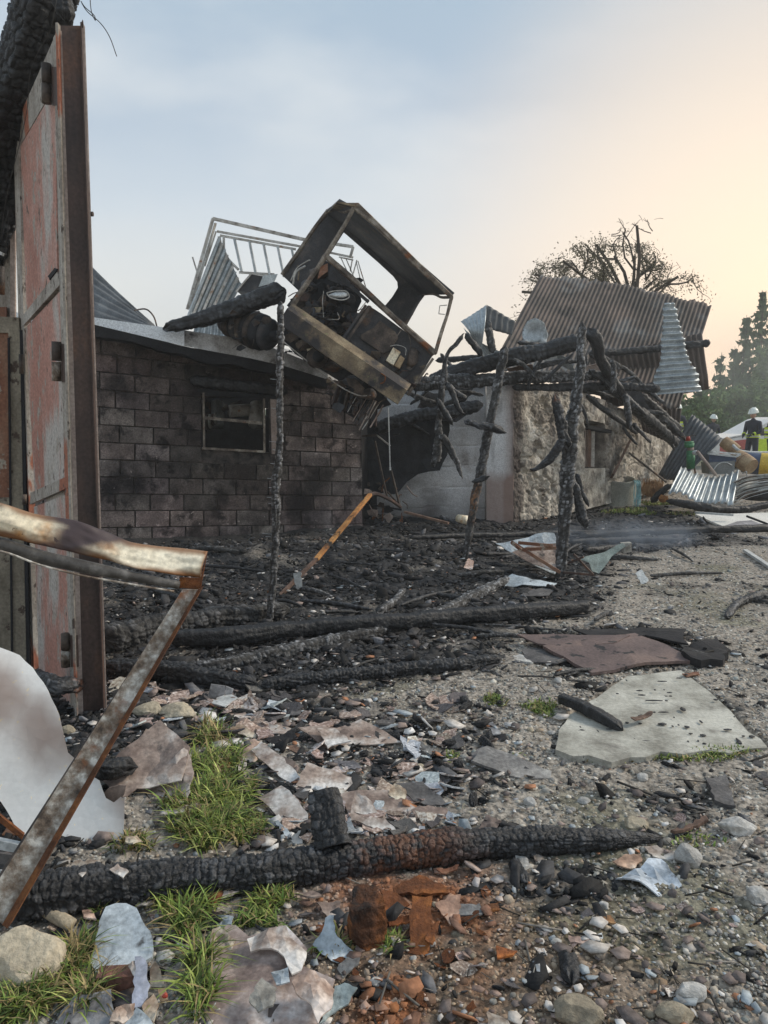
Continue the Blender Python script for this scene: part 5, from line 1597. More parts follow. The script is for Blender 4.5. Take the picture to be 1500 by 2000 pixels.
# rear panel with its rounded window opening
rp = [(641, 411), (694, 408), (826, 574), (792, 636), (762, 607), (752, 597), (757, 591), (766, 580), (777, 562), (776, 550), (768, 539), (740, 513), (708, 485), (676, 457), (671, 453), (655, 478), (636, 508), (612, 552), (596, 580), (552, 538)]
V, F = plate([P(x, y, YR) for x, y in rp], .04, step=.12, warp=.02, seed=7)
link_mesh('rear_panel', V, F, 'burnt_panel', cab)
# small vent frame on the right post
for a, b_ in (((859, 597), (873, 596)), ((859, 597), (857, 613)), ((857, 613), (869, 614))):
    S(a, b_, YF, YF, 1.6, 'pale_frame', cab, 'mirror_bracket')
# front: dark lower panel, partition, engine bay
V, F = plate([P(x, y, YF + .06) for x, y in ((719, 596), (744, 612), (848, 690), (800, 766), (786, 757), (676, 668), (672, 660))], .05, step=.12, warp=.015, seed=9)
link_mesh('front_panel', V, F, 'burnt_panel', cab)
V, F = plate([P(x, y, YF + .02) for x, y in ((730, 640), (742, 626), (772, 648), (778, 660), (762, 684), (748, 690), (706, 662), (704, 654))], .02, step=.08, warp=.01, seed=10)
link_mesh('cover_panel', V, F, 'burnt_metal', cab)
V, F = plate([P(x, y, YF + .75) for x, y in ((630, 505), (700, 550), (706, 588), (668, 668), (600, 640), (560, 596))], .05, step=.12, warp=.05, seed=11)
link_mesh('bulkhead', V, F, 'burnt_black', cab)
V, F = plate([P(x, y, YF + .3) for x, y in ((648, 512), (690, 545), (700, 575), (672, 560), (640, 545))], .03, step=.1, warp=.02, seed=12)
link_mesh('dash_panel', V, F, 'burnt_panel', cab)
S((724, 598), (677, 668), YF, YF, 5, 'burnt_metal', cab, 'partition'); S((715, 596), (668, 664), YF + .05, YF + .05, 5, 'burnt_panel', cab, 'partition')
S((640, 508), (846, 694), YF + .03, YF + .03, 4, 'rust_dark', cab, 'inner_rail')
S((652, 530), (720, 590), YF + .1, YF + .1, 6, 'burnt_panel', cab, 'inner_rail')
# engine lumps
rr = random.Random(12)
for k, (x, y, a, b_) in enumerate([(612, 600, 20, 14), (640, 590, 26, 20), (668, 612, 22, 22), (690, 625, 18, 14), (632, 625, 20, 14), (655, 640, 18, 12), (604, 560, 18, 14), (620, 535, 22, 14), (650, 555, 24, 20), (675, 585, 20, 14), (584, 590, 14, 10)]):
    V, F = rock(P(x, y, YF + .45), (a * pxm(10), .2, b_ * pxm(10)), 400 + k, sub=2, rough=.1)
    link_mesh('engine_block', V, F, 'burnt_metal' if k % 3 == 1 else 'burnt_panel' if k % 3 == 0 else 'burnt_black', cab)
for k in range(18):
    x0, y0 = rr.uniform(590, 690), rr.uniform(550, 650)
    pts = [P(x0, y0, YF + .15), P(x0 + rr.uniform(-22, 22), y0 + rr.uniform(-8, 24), YF + .1), P(x0 + rr.uniform(-30, 30), y0 + rr.uniform(0, 30), YF + .2)]
    link_mesh('pipe', *tube(pts, rr.choice([.006, .01, .018]), 6), rr.choice(['burnt_metal', 'burnt_panel', 'pale_frame', 'burnt_black']), cab, smooth=True)
# headlamp shell and wires
V, F = rock(P(661, 576, YF + .02), (20 * pxm(YF), .05, 7 * pxm(YF)), 9, sub=3, rough=.05)
link_mesh('headlight_shell', V, F, 'bright_metal', cab, smooth=True)
link_mesh('rim', *tube([P(638, 572, YF), P(656, 568, YF - .02), P(676, 569, YF), P(682, 580, YF), P(668, 586, YF), P(645, 581, YF), P(638, 572, YF)], .007, 6), 'pale_frame', cab, smooth=True)
link_mesh('cable', *tube([P(632, 568, YF), P(630, 590, YF), P(632, 620, YF)], .004, 5), 'pale_frame', cab)
link_mesh('cable', *tube([P(568, 548, YF + .2), P(580, 524, YF + .2), P(600, 510, YF + .2), P(606, 508, YF + .2)], .008, 5), 'pale_frame', cab, smooth=True)
link_mesh('seat_frame', *tube([P(572, 556, YF + .2), P(578, 532, YF + .2), P(596, 520, YF + .3)], .014, 6), 'pale_frame', cab, smooth=True)
# small pale box and bracket on the lower panel
link_mesh('fuse_box', *quadslab([P(754, 706, YF - .02), P(768, 716, YF - .02), P(782, 690, YF - .02), P(768, 681, YF - .02)], (0, -.07, .01)), 'cream_metal', cab)
link_mesh('fuse_box', *quadslab([P(770, 716, YF - .02), P(780, 722, YF - .02), P(790, 702, YF - .02), P(782, 696, YF - .02)], (0, -.05, .01)), 'tan_card', cab)
V, F = rock(P(806, 700, YF + .02), (.09, .07, .12), 77, sub=3)
link_mesh('headlight_shell', V, F, 'burnt_metal', cab, smooth=True)
link_mesh('cable', *tube([P(762, 676, YF - .03), P(776, 674, YF - .05), P(792, 680, YF - .03), P(792, 694, YF - .03)], .004, 5), 'pale_frame', cab)
link_mesh('cable', *tube([P(790, 640, YF - .02), P(800, 660, YF - .02), P(803, 690, YF - .03), P(806, 710, YF - .03)], .005, 5), 'burnt_metal', cab)
S((758, 680), (806, 614), YF - .01, YF - .01, 1.5, 'burnt_metal', cab, 'seam'); 
S((846, 700), (796, 772), YF - .02, YF - .02, 5, 'cab_rail', cab, 'sill')
V, F = plate([P(x, y, YF - .01) for x, y in ((790, 738), (818, 716), (832, 712), (800, 764), (784, 752))], .02, step=.08, warp=.02, seed=21)
link_mesh('rusty_corner', V, F, 'bumper', cab)
V, F = plate([P(x, y, YF - .02) for x, y in ((626, 520), (640, 514), (640, 530), (620, 545))], .02, step=.06, warp=.02, seed=22)
link_mesh('red_paint_patch', V, F, 'redbrown_panel', cab)
# bumper: long box beam
V = []
for (x, y) in ((558, 612), (790, 770)):
    c = np.array(P(x, y, YF - .25)); d = (P(790, 770, YF - .25) - P(558, 612, YF - .25)); d /= np.linalg.norm(d)
    up = np.cross(d, (0, 1, 0)); up /= np.linalg.norm(up)
    if up[2] < 0: up = -up
    w = 23 * pxm(YF); 
    f = np.array([0, -1, 0]) * .10
    V += [c - up * w + f, c + up * w * .35 + f, c + up * w * 1.0 - f * .4, c + up * w * 1.0 - f * 1.3, c - up * w - f * 1.3]
Fb = [(k, (k + 1) % 5, (k + 1) % 5 + 5, k + 5) for k in range(5)] + [(4, 3, 2, 1, 0), (5, 6, 7, 8, 9)]
link_mesh('bumper', V, Fb, 'bumper', cab)
link_mesh('bumper_hook', *tube([P(742, 728, YF - .33), P(752, 735, YF - .4), P(750, 746, YF - .38), P(740, 750, YF - .33)], .008, 6), 'rust', cab, smooth=True)
# chassis and axle under the bumper
V, F = plate([P(x, y, YF + .15) for x, y in ((548, 618), (600, 650), (680, 712), (740, 760), (764, 790), (735, 800), (700, 775), (660, 742), (612, 712), (575, 690), (550, 660))], .35, step=.15, warp=.08, seed=24)
link_mesh('chassis', V, F, 'burnt_black', cab)
for k, (x, y, a, b_) in enumerate([(600, 672, 22, 14), (578, 650, 16, 12), (650, 715, 22, 12), (690, 745, 22, 12), (720, 770, 16, 12), (610, 640, 14, 8)]):
    V, F = rock(P(x, y, YF + .1), (a * pxm(10), .12, b_ * pxm(10)), 430 + k, sub=2, rough=.1)
    link_mesh('underbody_part', V, F, 'burnt_metal' if k % 2 == 0 else 'burnt_panel', cab)
V, F = plate([P(x, y, YF + .02) for x, y in ((596, 668), (612, 664), (616, 676), (600, 686))], .03, step=.1, seed=27)
link_mesh('bracket', V, F, 'cream_metal', cab)
V, F = plate([P(x, y, YF - .02) for x, y in ((676, 738), (696, 742), (712, 758), (706, 770), (680, 752))], .03, step=.1, seed=28)
link_mesh('bracket', V, F, 'burnt_metal', cab)
link_mesh('strap', *tube([P(545, 660, YF + .1), P(600, 705, YF), P(660, 752, YF), P(700, 772, YF), P(725, 772, YF)], .008, 6), 'pale_frame', cab, smooth=True)
link_mesh('wheel_hub', *tube([P(618, 700, YF + .05), P(621, 697, YF - .05)], 20 * pxm(YF), 18), 'burnt_metal', cab, smooth=True)
link_mesh('hub_cap', *tube([P(621, 697, YF - .05), P(622, 696, YF - .12)], 11 * pxm(YF), 14), 'burnt_black', cab, smooth=True)
# drum shaped axle with burnt tyres on the left
ax0, ax1 = np.array(P(440, 628, YF + .55)), np.array(P(530, 655, YF + .35))
for k, (t, r, w, m) in enumerate(((.02, 20, .05, 'rust_dark'), (.13, 26, .05, 'burnt_metal'), (.24, 24, .04, 'burnt_black'), (.33, 28, .06, 'burnt_panel'), (.46, 31, .04, 'burnt_metal'), (.56, 33, .05, 'burnt_black'), (.66, 35, .04, 'burnt_metal'), (.78, 34, .07, 'burnt_black'), (.92, 30, .06, 'burnt_panel'))):
    c = ax0 + (ax1 - ax0) * t; d = (ax1 - ax0) / np.linalg.norm(ax1 - ax0) + np.array([0, -.25, 0])
    link_mesh('tyre_ring', *tube([c - d * w, c - d * w * .6, c + d * w * .6, c + d * w], [r * pxm(10) * .86, r * pxm(10), r * pxm(10), r * pxm(10) * .86], 20, n=4), m, cab, smooth=True)
link_mesh('axle', *tube([ax0, ax1 + (ax1 - ax0) * .5], .07, 12), 'burnt_black', cab, smooth=True)
# bundle of leaf springs and bare tyre wire below the bumper
for k in range(9):
    x = 664 + k * 9
    S((x, 752 + k * 5), (x - 14 + k * 1.5, 792 + k * 5), YF + .25, YF + .15, rr.choice([3, 5, 6]), rr.choice(['burnt_black', 'burnt_metal', 'burnt_panel', 'rust_dark']), cab, 'leaf_spring', hpx=8)
for k in range(22):
    x = rr.uniform(700, 752); y = 770 + (x - 700) * .55
    l = rr.uniform(18, 55)
    link_mesh('tyre_wire', *tube([P(x, y - 6, YF + .1), P(x - l * .35, y + l * .45, YF + .05), P(x - l * .62 + rr.uniform(-4, 4), y + l * .95, YF)], rr.choice([.004, .006, .009]), 5), rr.choice(['pale_frame', 'burnt_metal', 'stained_wall', 'burnt_panel']), cab)
V, F = plate([P(x, y, YF + .4) for x, y in ((690, 745), (730, 770), (700, 822), (664, 800), (660, 770))], .25, step=.12, warp=.06, seed=34)
link_mesh('spring_pack', V, F, 'burnt_black', cab)

def tangle(n, box, Y0, Y1, parent, seed, mats, lmin=8, lmax=40, r=(.003, .012)):
    q = random.Random(seed)
    for k in range(n):
        x, y, Yq = q.uniform(box[0], box[2]), q.uniform(box[1], box[3]), q.uniform(Y0, Y1)
        a = q.uniform(0, 6.28); L = q.uniform(lmin, lmax)
        if q.random() < .35:
            poly = [P(x + L * .5 * math.cos(a + t) * q.uniform(.5, 1), y + L * .35 * math.sin(a + t) * q.uniform(.5, 1), Yq + q.uniform(-.05, .05)) for t in (0, 1.3, 2.6, 4.2, 5.3)]
            V, F = plate(poly, .01, step=.08, warp=.04, seed=seed + k)
            link_mesh('wreckage_plate', V, F, q.choice(mats), parent)
        else:
            pts = [P(x, y, Yq), P(x + L * .5 * math.cos(a) + q.uniform(-5, 5), y + L * .5 * math.sin(a) + q.uniform(-5, 5), Yq + q.uniform(-.1, .1)), P(x + L * math.cos(a), y + L * math.sin(a), Yq)]
            link_mesh('wreckage_rod', *tube(pts, q.uniform(*r), 5), q.choice(mats), parent)


WM = ['burnt_metal', 'burnt_black', 'burnt_panel', 'burnt_metal', 'rust_dark', 'bumper']
tangle(45, (570, 545, 705, 655), YF + .1, YF + .5, cab, 1, WM)
tangle(40, (556, 635, 640, 690), YF - .05, YF + .3, cab, 2, WM)
tangle(45, (640, 690, 760, 800), YF - .0, YF + .3, cab, 3, WM)
tangle(16, (770, 690, 830, 760), YF - .04, YF, cab, 4, WM, lmax=22)
tangle(22, (436, 600, 560, 680), YF + .1, YF + .5, cab, 5, ['burnt_black', 'burnt_metal', 'burnt_panel'], lmax=30)
tangle(26, (712, 940, 800, 1030), 11.2, 12.2, rk, 6, ['burnt_metal', 'burnt_black', 'rust', 'stained_wall'], lmax=34)
# the wagon rack behind it
rack = empty('wagon_rack', P(440, 650, 11.6), 'pale slatted hay wagon rack rising behind the cab', 'wagon')
Yk = 11.8
for (a, b_, w, y0, y1) in (((416, 427), (590, 467), 5.5, Yk, Yk), ((590, 467), (690, 482), 5, Yk, Yk + .1), ((424, 452), (580, 480), 4, Yk, Yk), ((580, 480), (690, 503), 3.5, Yk, Yk + .1), ((430, 460), (578, 487), 4, Yk + .02, Yk), ((690, 482), (684, 503), 5, Yk, Yk),
                           ((416, 427), (366, 604), 5.5, Yk, Yk - .2), ((421, 436), (372, 604), 4, Yk + .05, Yk - .2), ((422, 452), (400, 520), 3, Yk + .05, Yk), ((467, 532), (536, 536), 4, Yk, Yk), ((428, 462), (436, 512), 5, Yk, Yk), ((436, 512), (470, 556), 4, Yk, Yk)):
    S(a, b_, y0, y1, w, 'pale_frame', rack, 'rail')
for k in range(6):
    x0 = 437 + k * 27.5; x1 = 448 + k * 27.5
    S((x0 + 23 if k else x0 + 21, 467 + k * 5), (x1 + 24, 530 + k * 3.5), Yk, Yk, 10, 'galvanised', rack, 'slat', hpx=4)
link_mesh('curved_rail', *tube([P(437, 462, Yk), P(438, 488, Yk), P(446, 506, Yk), P(466, 527, Yk)], 2.4 * pxm(Yk), 8), 'pale_frame', rack, smooth=True)
# side panel: ribbed sheet, each rib its own strip
sq = [P(428, 463, Yk), P(471, 556, Yk), P(420, 650, Yk - .3), P(372, 606, Yk - .3)]
V, F = quadslab(sq, (0, .03, 0)); link_mesh('side_sheet', V, F, 'galvanised', rack).color = (.6, .6, .58, 1)
def sp(u, v): return (1 - u) * (1 - v) * sq[0] + u * (1 - v) * sq[1] + u * v * sq[2] + (1 - u) * v * sq[3]
for k in range(9):
    u = .03 + k * .118
    link_mesh('rib', *bar(sp(u, 0) - np.array([0, .03, 0]), sp(u, 1.15) - np.array([0, .03, 0]), 5.5 * pxm(Yk), .035), 'pale_frame' if k % 2 else 'galvanised', rack)
V, F = corr(P(380, 640, Yk - .5), P(455, 620, Yk - .5), P(452, 668, Yk - .5), P(375, 655, Yk - .5), 6, .02, nv=4)
link_mesh('lower_sheet', V, F, 'galvanised', rack)
S((376, 502), (390, 548), Yk - .1, Yk - .1, 2.5, 'pale_frame', rack, 'brace')
# collapsed right end
for k, (a, b_) in enumerate((((666, 504), (678, 530)), ((676, 506), (690, 538)), ((688, 508), (684, 530)), ((697, 508), (690, 534)), ((699, 510), (714, 560)), ((696, 512), (706, 556)), ((662, 502), (690, 508)))):
    S(a, b_, Yk, Yk, 4, 'pale_frame', rack, 'slat', hpx=2)
# box behind the log
V, F = quadslab([P(462, 568, 11.3), P(492, 536, 11.3), P(530, 542, 11.3), P(512, 575, 11.3)], (0, .4, 0))
link_mesh('bin', V, F, 'burnt_panel', rack)
S((461, 570), (491, 534), 11.28, 11.28, 3, 'pale_frame', rack, 'bin_edge'); S((491, 534), (536, 540), 11.28, 11.28, 3, 'pale_frame', rack, 'bin_edge')
V, F = plate([P(x, y, 11.2) for x, y in ((514, 538), (542, 535), (535, 552), (505, 560))], .02, seed=3)
link_mesh('flap', V, F, 'galvanised', rack)

# ================================================================== STEEL COLUMN, GATE LEAVES, RAFTER (left)
def off(p, dx=0, dy=0, dz=0): return np.array(p) + np.array([dx, dy, dz])


col = empty('steel_column', G(180, 1402), 'tall rusty dark steel channel column holding the gate leaf', 'column')
cb0, cb1 = P(155, 1402, 3.98), P(206, 1402, 4.02)
ct0, ct1 = P(118, 50, 3.98), P(162, 50, 4.02)
for nm, q, n, m in (('web', [cb0, cb1, ct1, ct0], (0, .008, 0), 'rust_dark'), ('flange', [off(cb1, 0, -.035), off(cb1, .006, -.035), off(ct1, .006, -.035), off(ct1, 0, -.035)], (0, .045, 0), 'rust_dark'),
                    ('flange', [off(cb0, -.012, -.03), off(cb0, 0, -.03), off(ct0, 0, -.03), off(ct0, -.012, -.03)], (0, .045, 0), 'grey_door')):
    link_mesh(nm, *quadslab(q, n), m, col)
link_mesh('edge', *bar(P(208, 1402, 3.97), P(164, 50, 3.97), .004, .006), 'stained_wall', col)
link_mesh('cap_tab', *quadslab([P(158, 52, 3.99), P(163, 52, 3.99), P(161, 38, 3.99), P(158, 46, 3.99)], (0, .01, 0)), 'rust_dark', col)
link_mesh('bolt', *tube([P(176, 418, 3.98), P(182, 418, 3.98)], .012, 8), 'rust_dark', col)

leaf = empty('gate_leaf', P(100, 1380, 4.4), 'tall gate leaf with peeling red paint hinged on the steel column', 'gate')
# leaf plane through three points
LP0, LP1, LP2 = P(150, 1400, 4.03), P(112, 60, 4.03), P(30, 640, 4.95)
LN = np.cross(LP1 - LP0, LP2 - LP0); LN /= np.linalg.norm(LN)
if LN[1] > 0: LN = -LN
def lp(x, y, o=0.0): return on_plane((x, y), LP0, LN) + LN * o
def lboard(q, o, th, m, nm):
    link_mesh(nm, *quadslab([lp(x, y, o) for x, y in q], -LN * th), m, leaf)
lboard([(150, 1400), (118, 1390), (30, 245), (112, 58)], -.012, .03, 'grey_door', 'backing')
# three painted fields between the braces
lboard([(52, 612), (112, 545), (108, 170), (40, 285)], 0, .012, 'red_door', 'panel')
lboard([(68, 965), (138, 935), (126, 560), (50, 640)], 0, .012, 'red_door', 'panel')
lboard([(78, 1380), (146, 1396), (140, 962), (66, 990)], 0, .012, 'red_door', 'panel')
lboard([(46, 640), (50, 615), (116, 532), (122, 556)], .012, .02, 'grey_door', 'brace')
lboard([(62, 985), (64, 962), (140, 928), (142, 950)], .012, .02, 'grey_door', 'brace')
lboard([(40, 285), (106, 170), (110, 66), (34, 238)], .002, .012, 'grey_door', 'top_board')
lboard([(60, 1380), (72, 1384), (40, 285), (29, 240)], .010, .035, 'grey_door', 'stile')
lboard([(142, 1402), (152, 1404), (116, 60), (108, 75)], .010, .03, 'grey_door', 'stile')
lboard([(152, 1404), (157, 1404), (119, 60), (116, 60)], .014, .03, 'stained_wall', 'edge_strip')
lboard([(56, 1380), (59, 1380), (30, 300), (27, 300)], .0, .03, 'redbrown_panel', 'edge_strip')
for (x, y0, y1, r) in ((103, 128, 205, 9), (122, 668, 745, 9), (139, 1236, 1300, 9)):
    h = empty_part('hinge', leaf)
    ym = (y0 + y1) / 2
    for a, b_, m in ((y0, ym - 1, 'burnt_metal'), (ym + 1, y1, 'burnt_metal' if y0 < 500 else 'angle_iron')):
        link_mesh('barrel', *tube([lp(x, a, .03), lp(x + .5, b_, .03)], r * pxm(4.05), 12), m, h, smooth=True)
    link_mesh('hinge_plate', *quadslab([lp(x + 2, y0 + 4, .012), lp(x + 14, y0 + 4, .012), lp(x + 16, y1 + 2, .012), lp(x + 4, y1 + 2, .012)], -LN * .01), 'rust_dark', h)
V, F = plate([lp(x, y, .016) for x, y in ((99, 540), (112, 524), (118, 526), (103, 548))], .006, step=.02, jag=.004, seed=4)
link_mesh('burnt_hole', V, F, 'soot', leaf)
for (x, y) in ((44, 222), (50, 192), (62, 1176), (64, 1206)):
    link_mesh('nail', *tube([lp(x, y, .0), lp(x - 8, y + 3, .05)], .0025, 5), 'burnt_metal', leaf)
# second leaf, behind
leaf2 = empty('gate_leaf', P(10, 1290, 5.4), 'greyish red gate leaf further behind the tall red leaf', 'gate')
link_mesh('panel', *quadslab([P(-60, 1300, 5.6), P(30, 1300, 5.2), P(24, 345, 5.2), P(-60, 560, 5.6)], (0, .03, 0)), 'grey_door', leaf2)
link_mesh('field', *quadslab([P(-60, 1300, 5.58), P(18, 1300, 5.21), P(14, 600, 5.21), P(-60, 600, 5.58)], (0, -.012, 0)), 'redbrown_panel', leaf2)
link_mesh('edge_strip', *bar(P(26, 1300, 5.15), P(26, 350, 5.15), .02, .03), 'stained_wall', leaf2)
link_mesh('hinge', *tube([P(2, 520, 5.1), P(2, 575, 5.1)], .022, 10), 'burnt_metal', leaf2, smooth=True)
link_mesh('latch', *bar(P(-4, 492, 5.15), P(6, 497, 5.15), .03, .02), 'bright_metal', leaf2)
# low framed door in front of it
door = empty('framed_door', P(20, 1290, 4.8), 'low olive brown framed door with rusty red panel at the left edge', 'door')
def dq(a, m, nm, o=0, th=.03): link_mesh(nm, *quadslab([P(x, y, 4.78 - o) for x, y in a], (0, th, 0)), m, door)
dq([(-120, 1330), (54, 1330), (40, 640), (-120, 628)], 'redbrown_panel', 'panel', 0)
dq([(24, 1330), (52, 1330), (38, 640), (16, 636)], 'olive_frame', 'stile', .014, .04)
dq([(-120, 650), (38, 650), (36, 620), (-120, 612)], 'olive_frame', 'top_rail', .015, .05)
dq([(-120, 996), (46, 996), (46, 972), (-120, 972)], 'olive_frame', 'mid_rail', .017, .04)
dq([(-120, 1330), (50, 1330), (46, 1000), (-120, 1000)], 'olive_frame', 'lower_panel', .006, .02)
link_mesh('molding', *bar(P(17, 660, 4.75), P(24, 1320, 4.75), .008, .012), 'soot', door)
link_mesh('stile_edge', *bar(P(43, 645, 4.76), P(57, 1330, 4.76), .02, .02), 'soot', door)
link_mesh('hinge', *tube([P(41, 692, 4.72), P(42, 730, 4.72)], .014, 8), 'burnt_metal', door, smooth=True)
link_mesh('hinge', *tube([P(48, 966, 4.72), P(48, 985, 4.72)], .014, 8), 'burnt_metal', door, smooth=True)
charlog('charred_rafter', [P(-70, 560, 5.4), P(-15, 380, 5.0), P(32, 190, 4.7), P(78, 20, 4.45), P(100, -60, 4.35)], [50 * pxm(4.9), 52 * pxm(4.8), 54 * pxm(4.6), 52 * pxm(4.4), 52 * pxm(4.3)], seed=301, square=.9,
        label='massive charred rafter leaning along the top of the red gate leaf', cat='beam', tone=.12, depth=.06, cell=.6, jag=(0, 0))
charlog('charred_stub', [P(128, 44, 4.05), P(126, -30, 4.05)], 17 * pxm(4.05), seed=302, square=.9, label='burnt timber stub on top of the steel column', cat='stub', tone=.1, jag=(.1, 0))
tag(link_mesh('hanging_wire', *tube([P(175, -20, 4), P(178, 20, 4), P(186, 40, 4), P(184, 30, 4), P(166, 14, 4), P(158, 2, 4), P(170, 22, 4), P(196, 45, 4), P(214, 72, 4), P(228, 110, 4)], .0022, 5, n=60), 'wire', smooth=True), 'thin looped wire dangling against the sky near the column top', 'wire')
tag(link_mesh('loose_wire', *tube([P(112, -10, 3.9), P(98, 60, 3.95), P(70, 110, 4.1), P(58, 150, 4.2), P(50, 230, 4.3), P(14, 380, 4.5), P(2, 470, 4.6), P(18, 410, 4.6), P(8, 520, 4.7)], .0018, 5, n=60), 'wire', smooth=True), 'thin burnt wire hanging along the rafter and gate top', 'wire')
V, F = bar(P(100, 190, 3.95), P(48, 320, 4.2), .002, .002)

# ================================================================== FOREGROUND SHEET, PANEL AND FRAME (lower left)
def ribbon(top, bot, n, m_, thick, bulge=0.0, warp=0.0, seed=0):
    T_ = spline(top, n); B_ = spline(bot, n)
    v = np.linspace(0, 1, m_)
    Pp = T_[:, None, :] * (1 - v)[None, :, None] + B_[:, None, :] * v[None, :, None]
    Pp = Pp.copy()
    Pp[..., 1] -= bulge * np.sin(v * math.pi)[None, :]
    w = warp * fbm(np.linspace(0, 5, n)[:, None] + 0 * v[None], 0 * np.linspace(0, 1, n)[:, None] + v[None] * 2, seed=seed)
    Pp[..., 1] += w
    Pb = Pp + np.array([0, thick, 0])
    N_ = n * m_
    i = np.arange(n - 1)[:, None]; j = np.arange(m_ - 1)[None, :]
    a = i * m_ + j
    F = np.stack([a, a + 1, a + m_ + 1, a + m_], -1).reshape(-1, 4)
    fs = F.tolist() + (F[:, ::-1] + N_).tolist()
    for k in range(n - 1):
        fs.append([k * m_, (k + 1) * m_, (k + 1) * m_ + N_, k * m_ + N_]); e = m_ - 1
        fs.append([k * m_ + e, k * m_ + e + N_, (k + 1) * m_ + e + N_, (k + 1) * m_ + e])
    for k in range(m_ - 1):
        fs.append([k, k + N_, k + 1 + N_, k + 1]); e = (n - 1) * m_
        fs.append([e + k, e + k + 1, e + k + 1 + N_, e + k + N_])
    return np.vstack([Pp.reshape(-1, 3), Pb.reshape(-1, 3)]), fs, n, m_


frame = empty('appliance_frame', P(150, 1560, 2.5), 'burnt angle iron frame with curved cream panel leaning in the left foreground', 'frame')
YP = 2.62
top = [P(x, y, Y) for x, y, Y in ((-90, 960, 2.4), (0, 982, 2.42), (70, 1004, 2.46), (150, 1018, 2.5), (200, 1036, 2.53), (255, 1058, 2.56), (330, 1069, 2.6), (406, 1077, 2.63))]
bot = [P(x, y, Y) for x, y, Y in ((-90, 1040, 2.38), (0, 1048, 2.4), (70, 1064, 2.43), (140, 1080, 2.46), (210, 1096, 2.49), (270, 1110, 2.52), (335, 1121, 2.56), (390, 1130, 2.6))]
V, F, n_, m_ = ribbon(top, bot, 90, 16, .004, bulge=.014, warp=.022, seed=2)
u = np.repeat(np.linspace(0, 1, 90), 16); v = np.tile(np.linspace(0, 1, 16), 90)
nz = fbm(u * 7, v * 1.5, seed=44, octv=4)
edge = np.clip(sstep(.66, .98, v + .22 * nz) + sstep(.22, .0, v + .16 * nz) * .9 + sstep(.985, 1.0, u), 0, 1)
burn = np.clip(1.4 * np.exp(-((u - .42 - .12 * (1 - v) + .05 * nz) / .10) ** 2) * (1.15 - v * .5) + .9 * sstep(.30, .0, v + .12 * nz) * sstep(.3, .4, u) * sstep(.72, .5, u) + .5 * sstep(.1, .5, nz) * (u < .35), 0, 1)
link_mesh('curved_panel', V, F, 'cream_metal', frame, smooth=True, attrs={'edge': np.concatenate([edge] * 2), 'burn': np.concatenate([burn] * 2)})
link_mesh('rolled_edge', *tube([P(-90, 1052, 2.4), P(0, 1064, 2.41), P(80, 1088, 2.44), P(160, 1106, 2.47), P(250, 1124, 2.51), P(350, 1143, 2.57)], [.024, .024, .023, .022, .018, .014], 14), 'dark_tube', frame, smooth=True)
link_mesh('rim', *tube([P(-90, 1066, 2.37), P(0, 1076, 2.38), P(80, 1104, 2.41), P(160, 1124, 2.44), P(250, 1140, 2.48), P(340, 1155, 2.54)], .0035, 8), 'angle_iron', frame, smooth=True)
V, F = plate([P(x, y, 2.58) for x, y in ((352, 1128), (392, 1129), (405, 1078), (392, 1150), (370, 1176), (376, 1150), (345, 1148))], .004, step=.02, seed=6)
link_mesh('corner_plate', V, F, 'rust', frame)
# the angle iron leg
def leg(y0, a, b_, c, d, th, m, nm, Y0=2.56, Y1=2.15):
    link_mesh(nm, *quadslab([P(*a, Y0), P(*b_, Y0), P(*c, Y1), P(*d, Y1)], (0, th, 0)), m, frame)
leg(0, (356, 1152), (386, 1152), (5, 1806), (-34, 1768), .01, 'angle_iron', 'leg')
link_mesh('leg_flange', *quadslab([P(386, 1152, 2.555), P(394, 1148, 2.55), P(14, 1814, 2.13), P(4, 1806, 2.145)], (0, .035, 0)), 'rust', frame).color = (.75, .8, .9, 1)
link_mesh('leg_flange', *quadslab([P(350, 1162, 2.57), P(355, 1160, 2.565), P(-34, 1774, 2.15), P(-39, 1766, 2.16)], (0, .03, 0)), 'burnt_metal', frame)
link_mesh('light_strip', *quadslab([P(180, 1455, 2.46), P(192, 1450, 2.46), P(48, 1648, 2.38), P(34, 1652, 2.38)], (0, .02, 0)), 'light_trim', frame)
link_mesh('light_strip', *quadslab([P(-60, 1630, 2.38), P(-60, 1648, 2.38), P(40, 1668, 2.375), P(36, 1650, 2.375)], (0, .02, 0)), 'light_trim', frame)
link_mesh('lower_panel', *quadslab([P(-60, 1660, 2.42), P(40, 1672, 2.42), P(30, 1700, 2.40), P(-60, 1715, 2.40)], (0, .01, 0)), 'slate', frame)
V, F = plate([P(x, y, 2.30) for x, y in ((-60, 1700), (14, 1700), (16, 1712), (-60, 1790))], .005, seed=6)
link_mesh('light_strip', V, F, 'light_trim', frame)
link_mesh('inner_bar', *quadslab([P(-60, 1545, 2.5), P(-60, 1560, 2.5), P(42, 1640, 2.42), P(46, 1630, 2.42)], (0, .01, 0)), 'rust', frame)

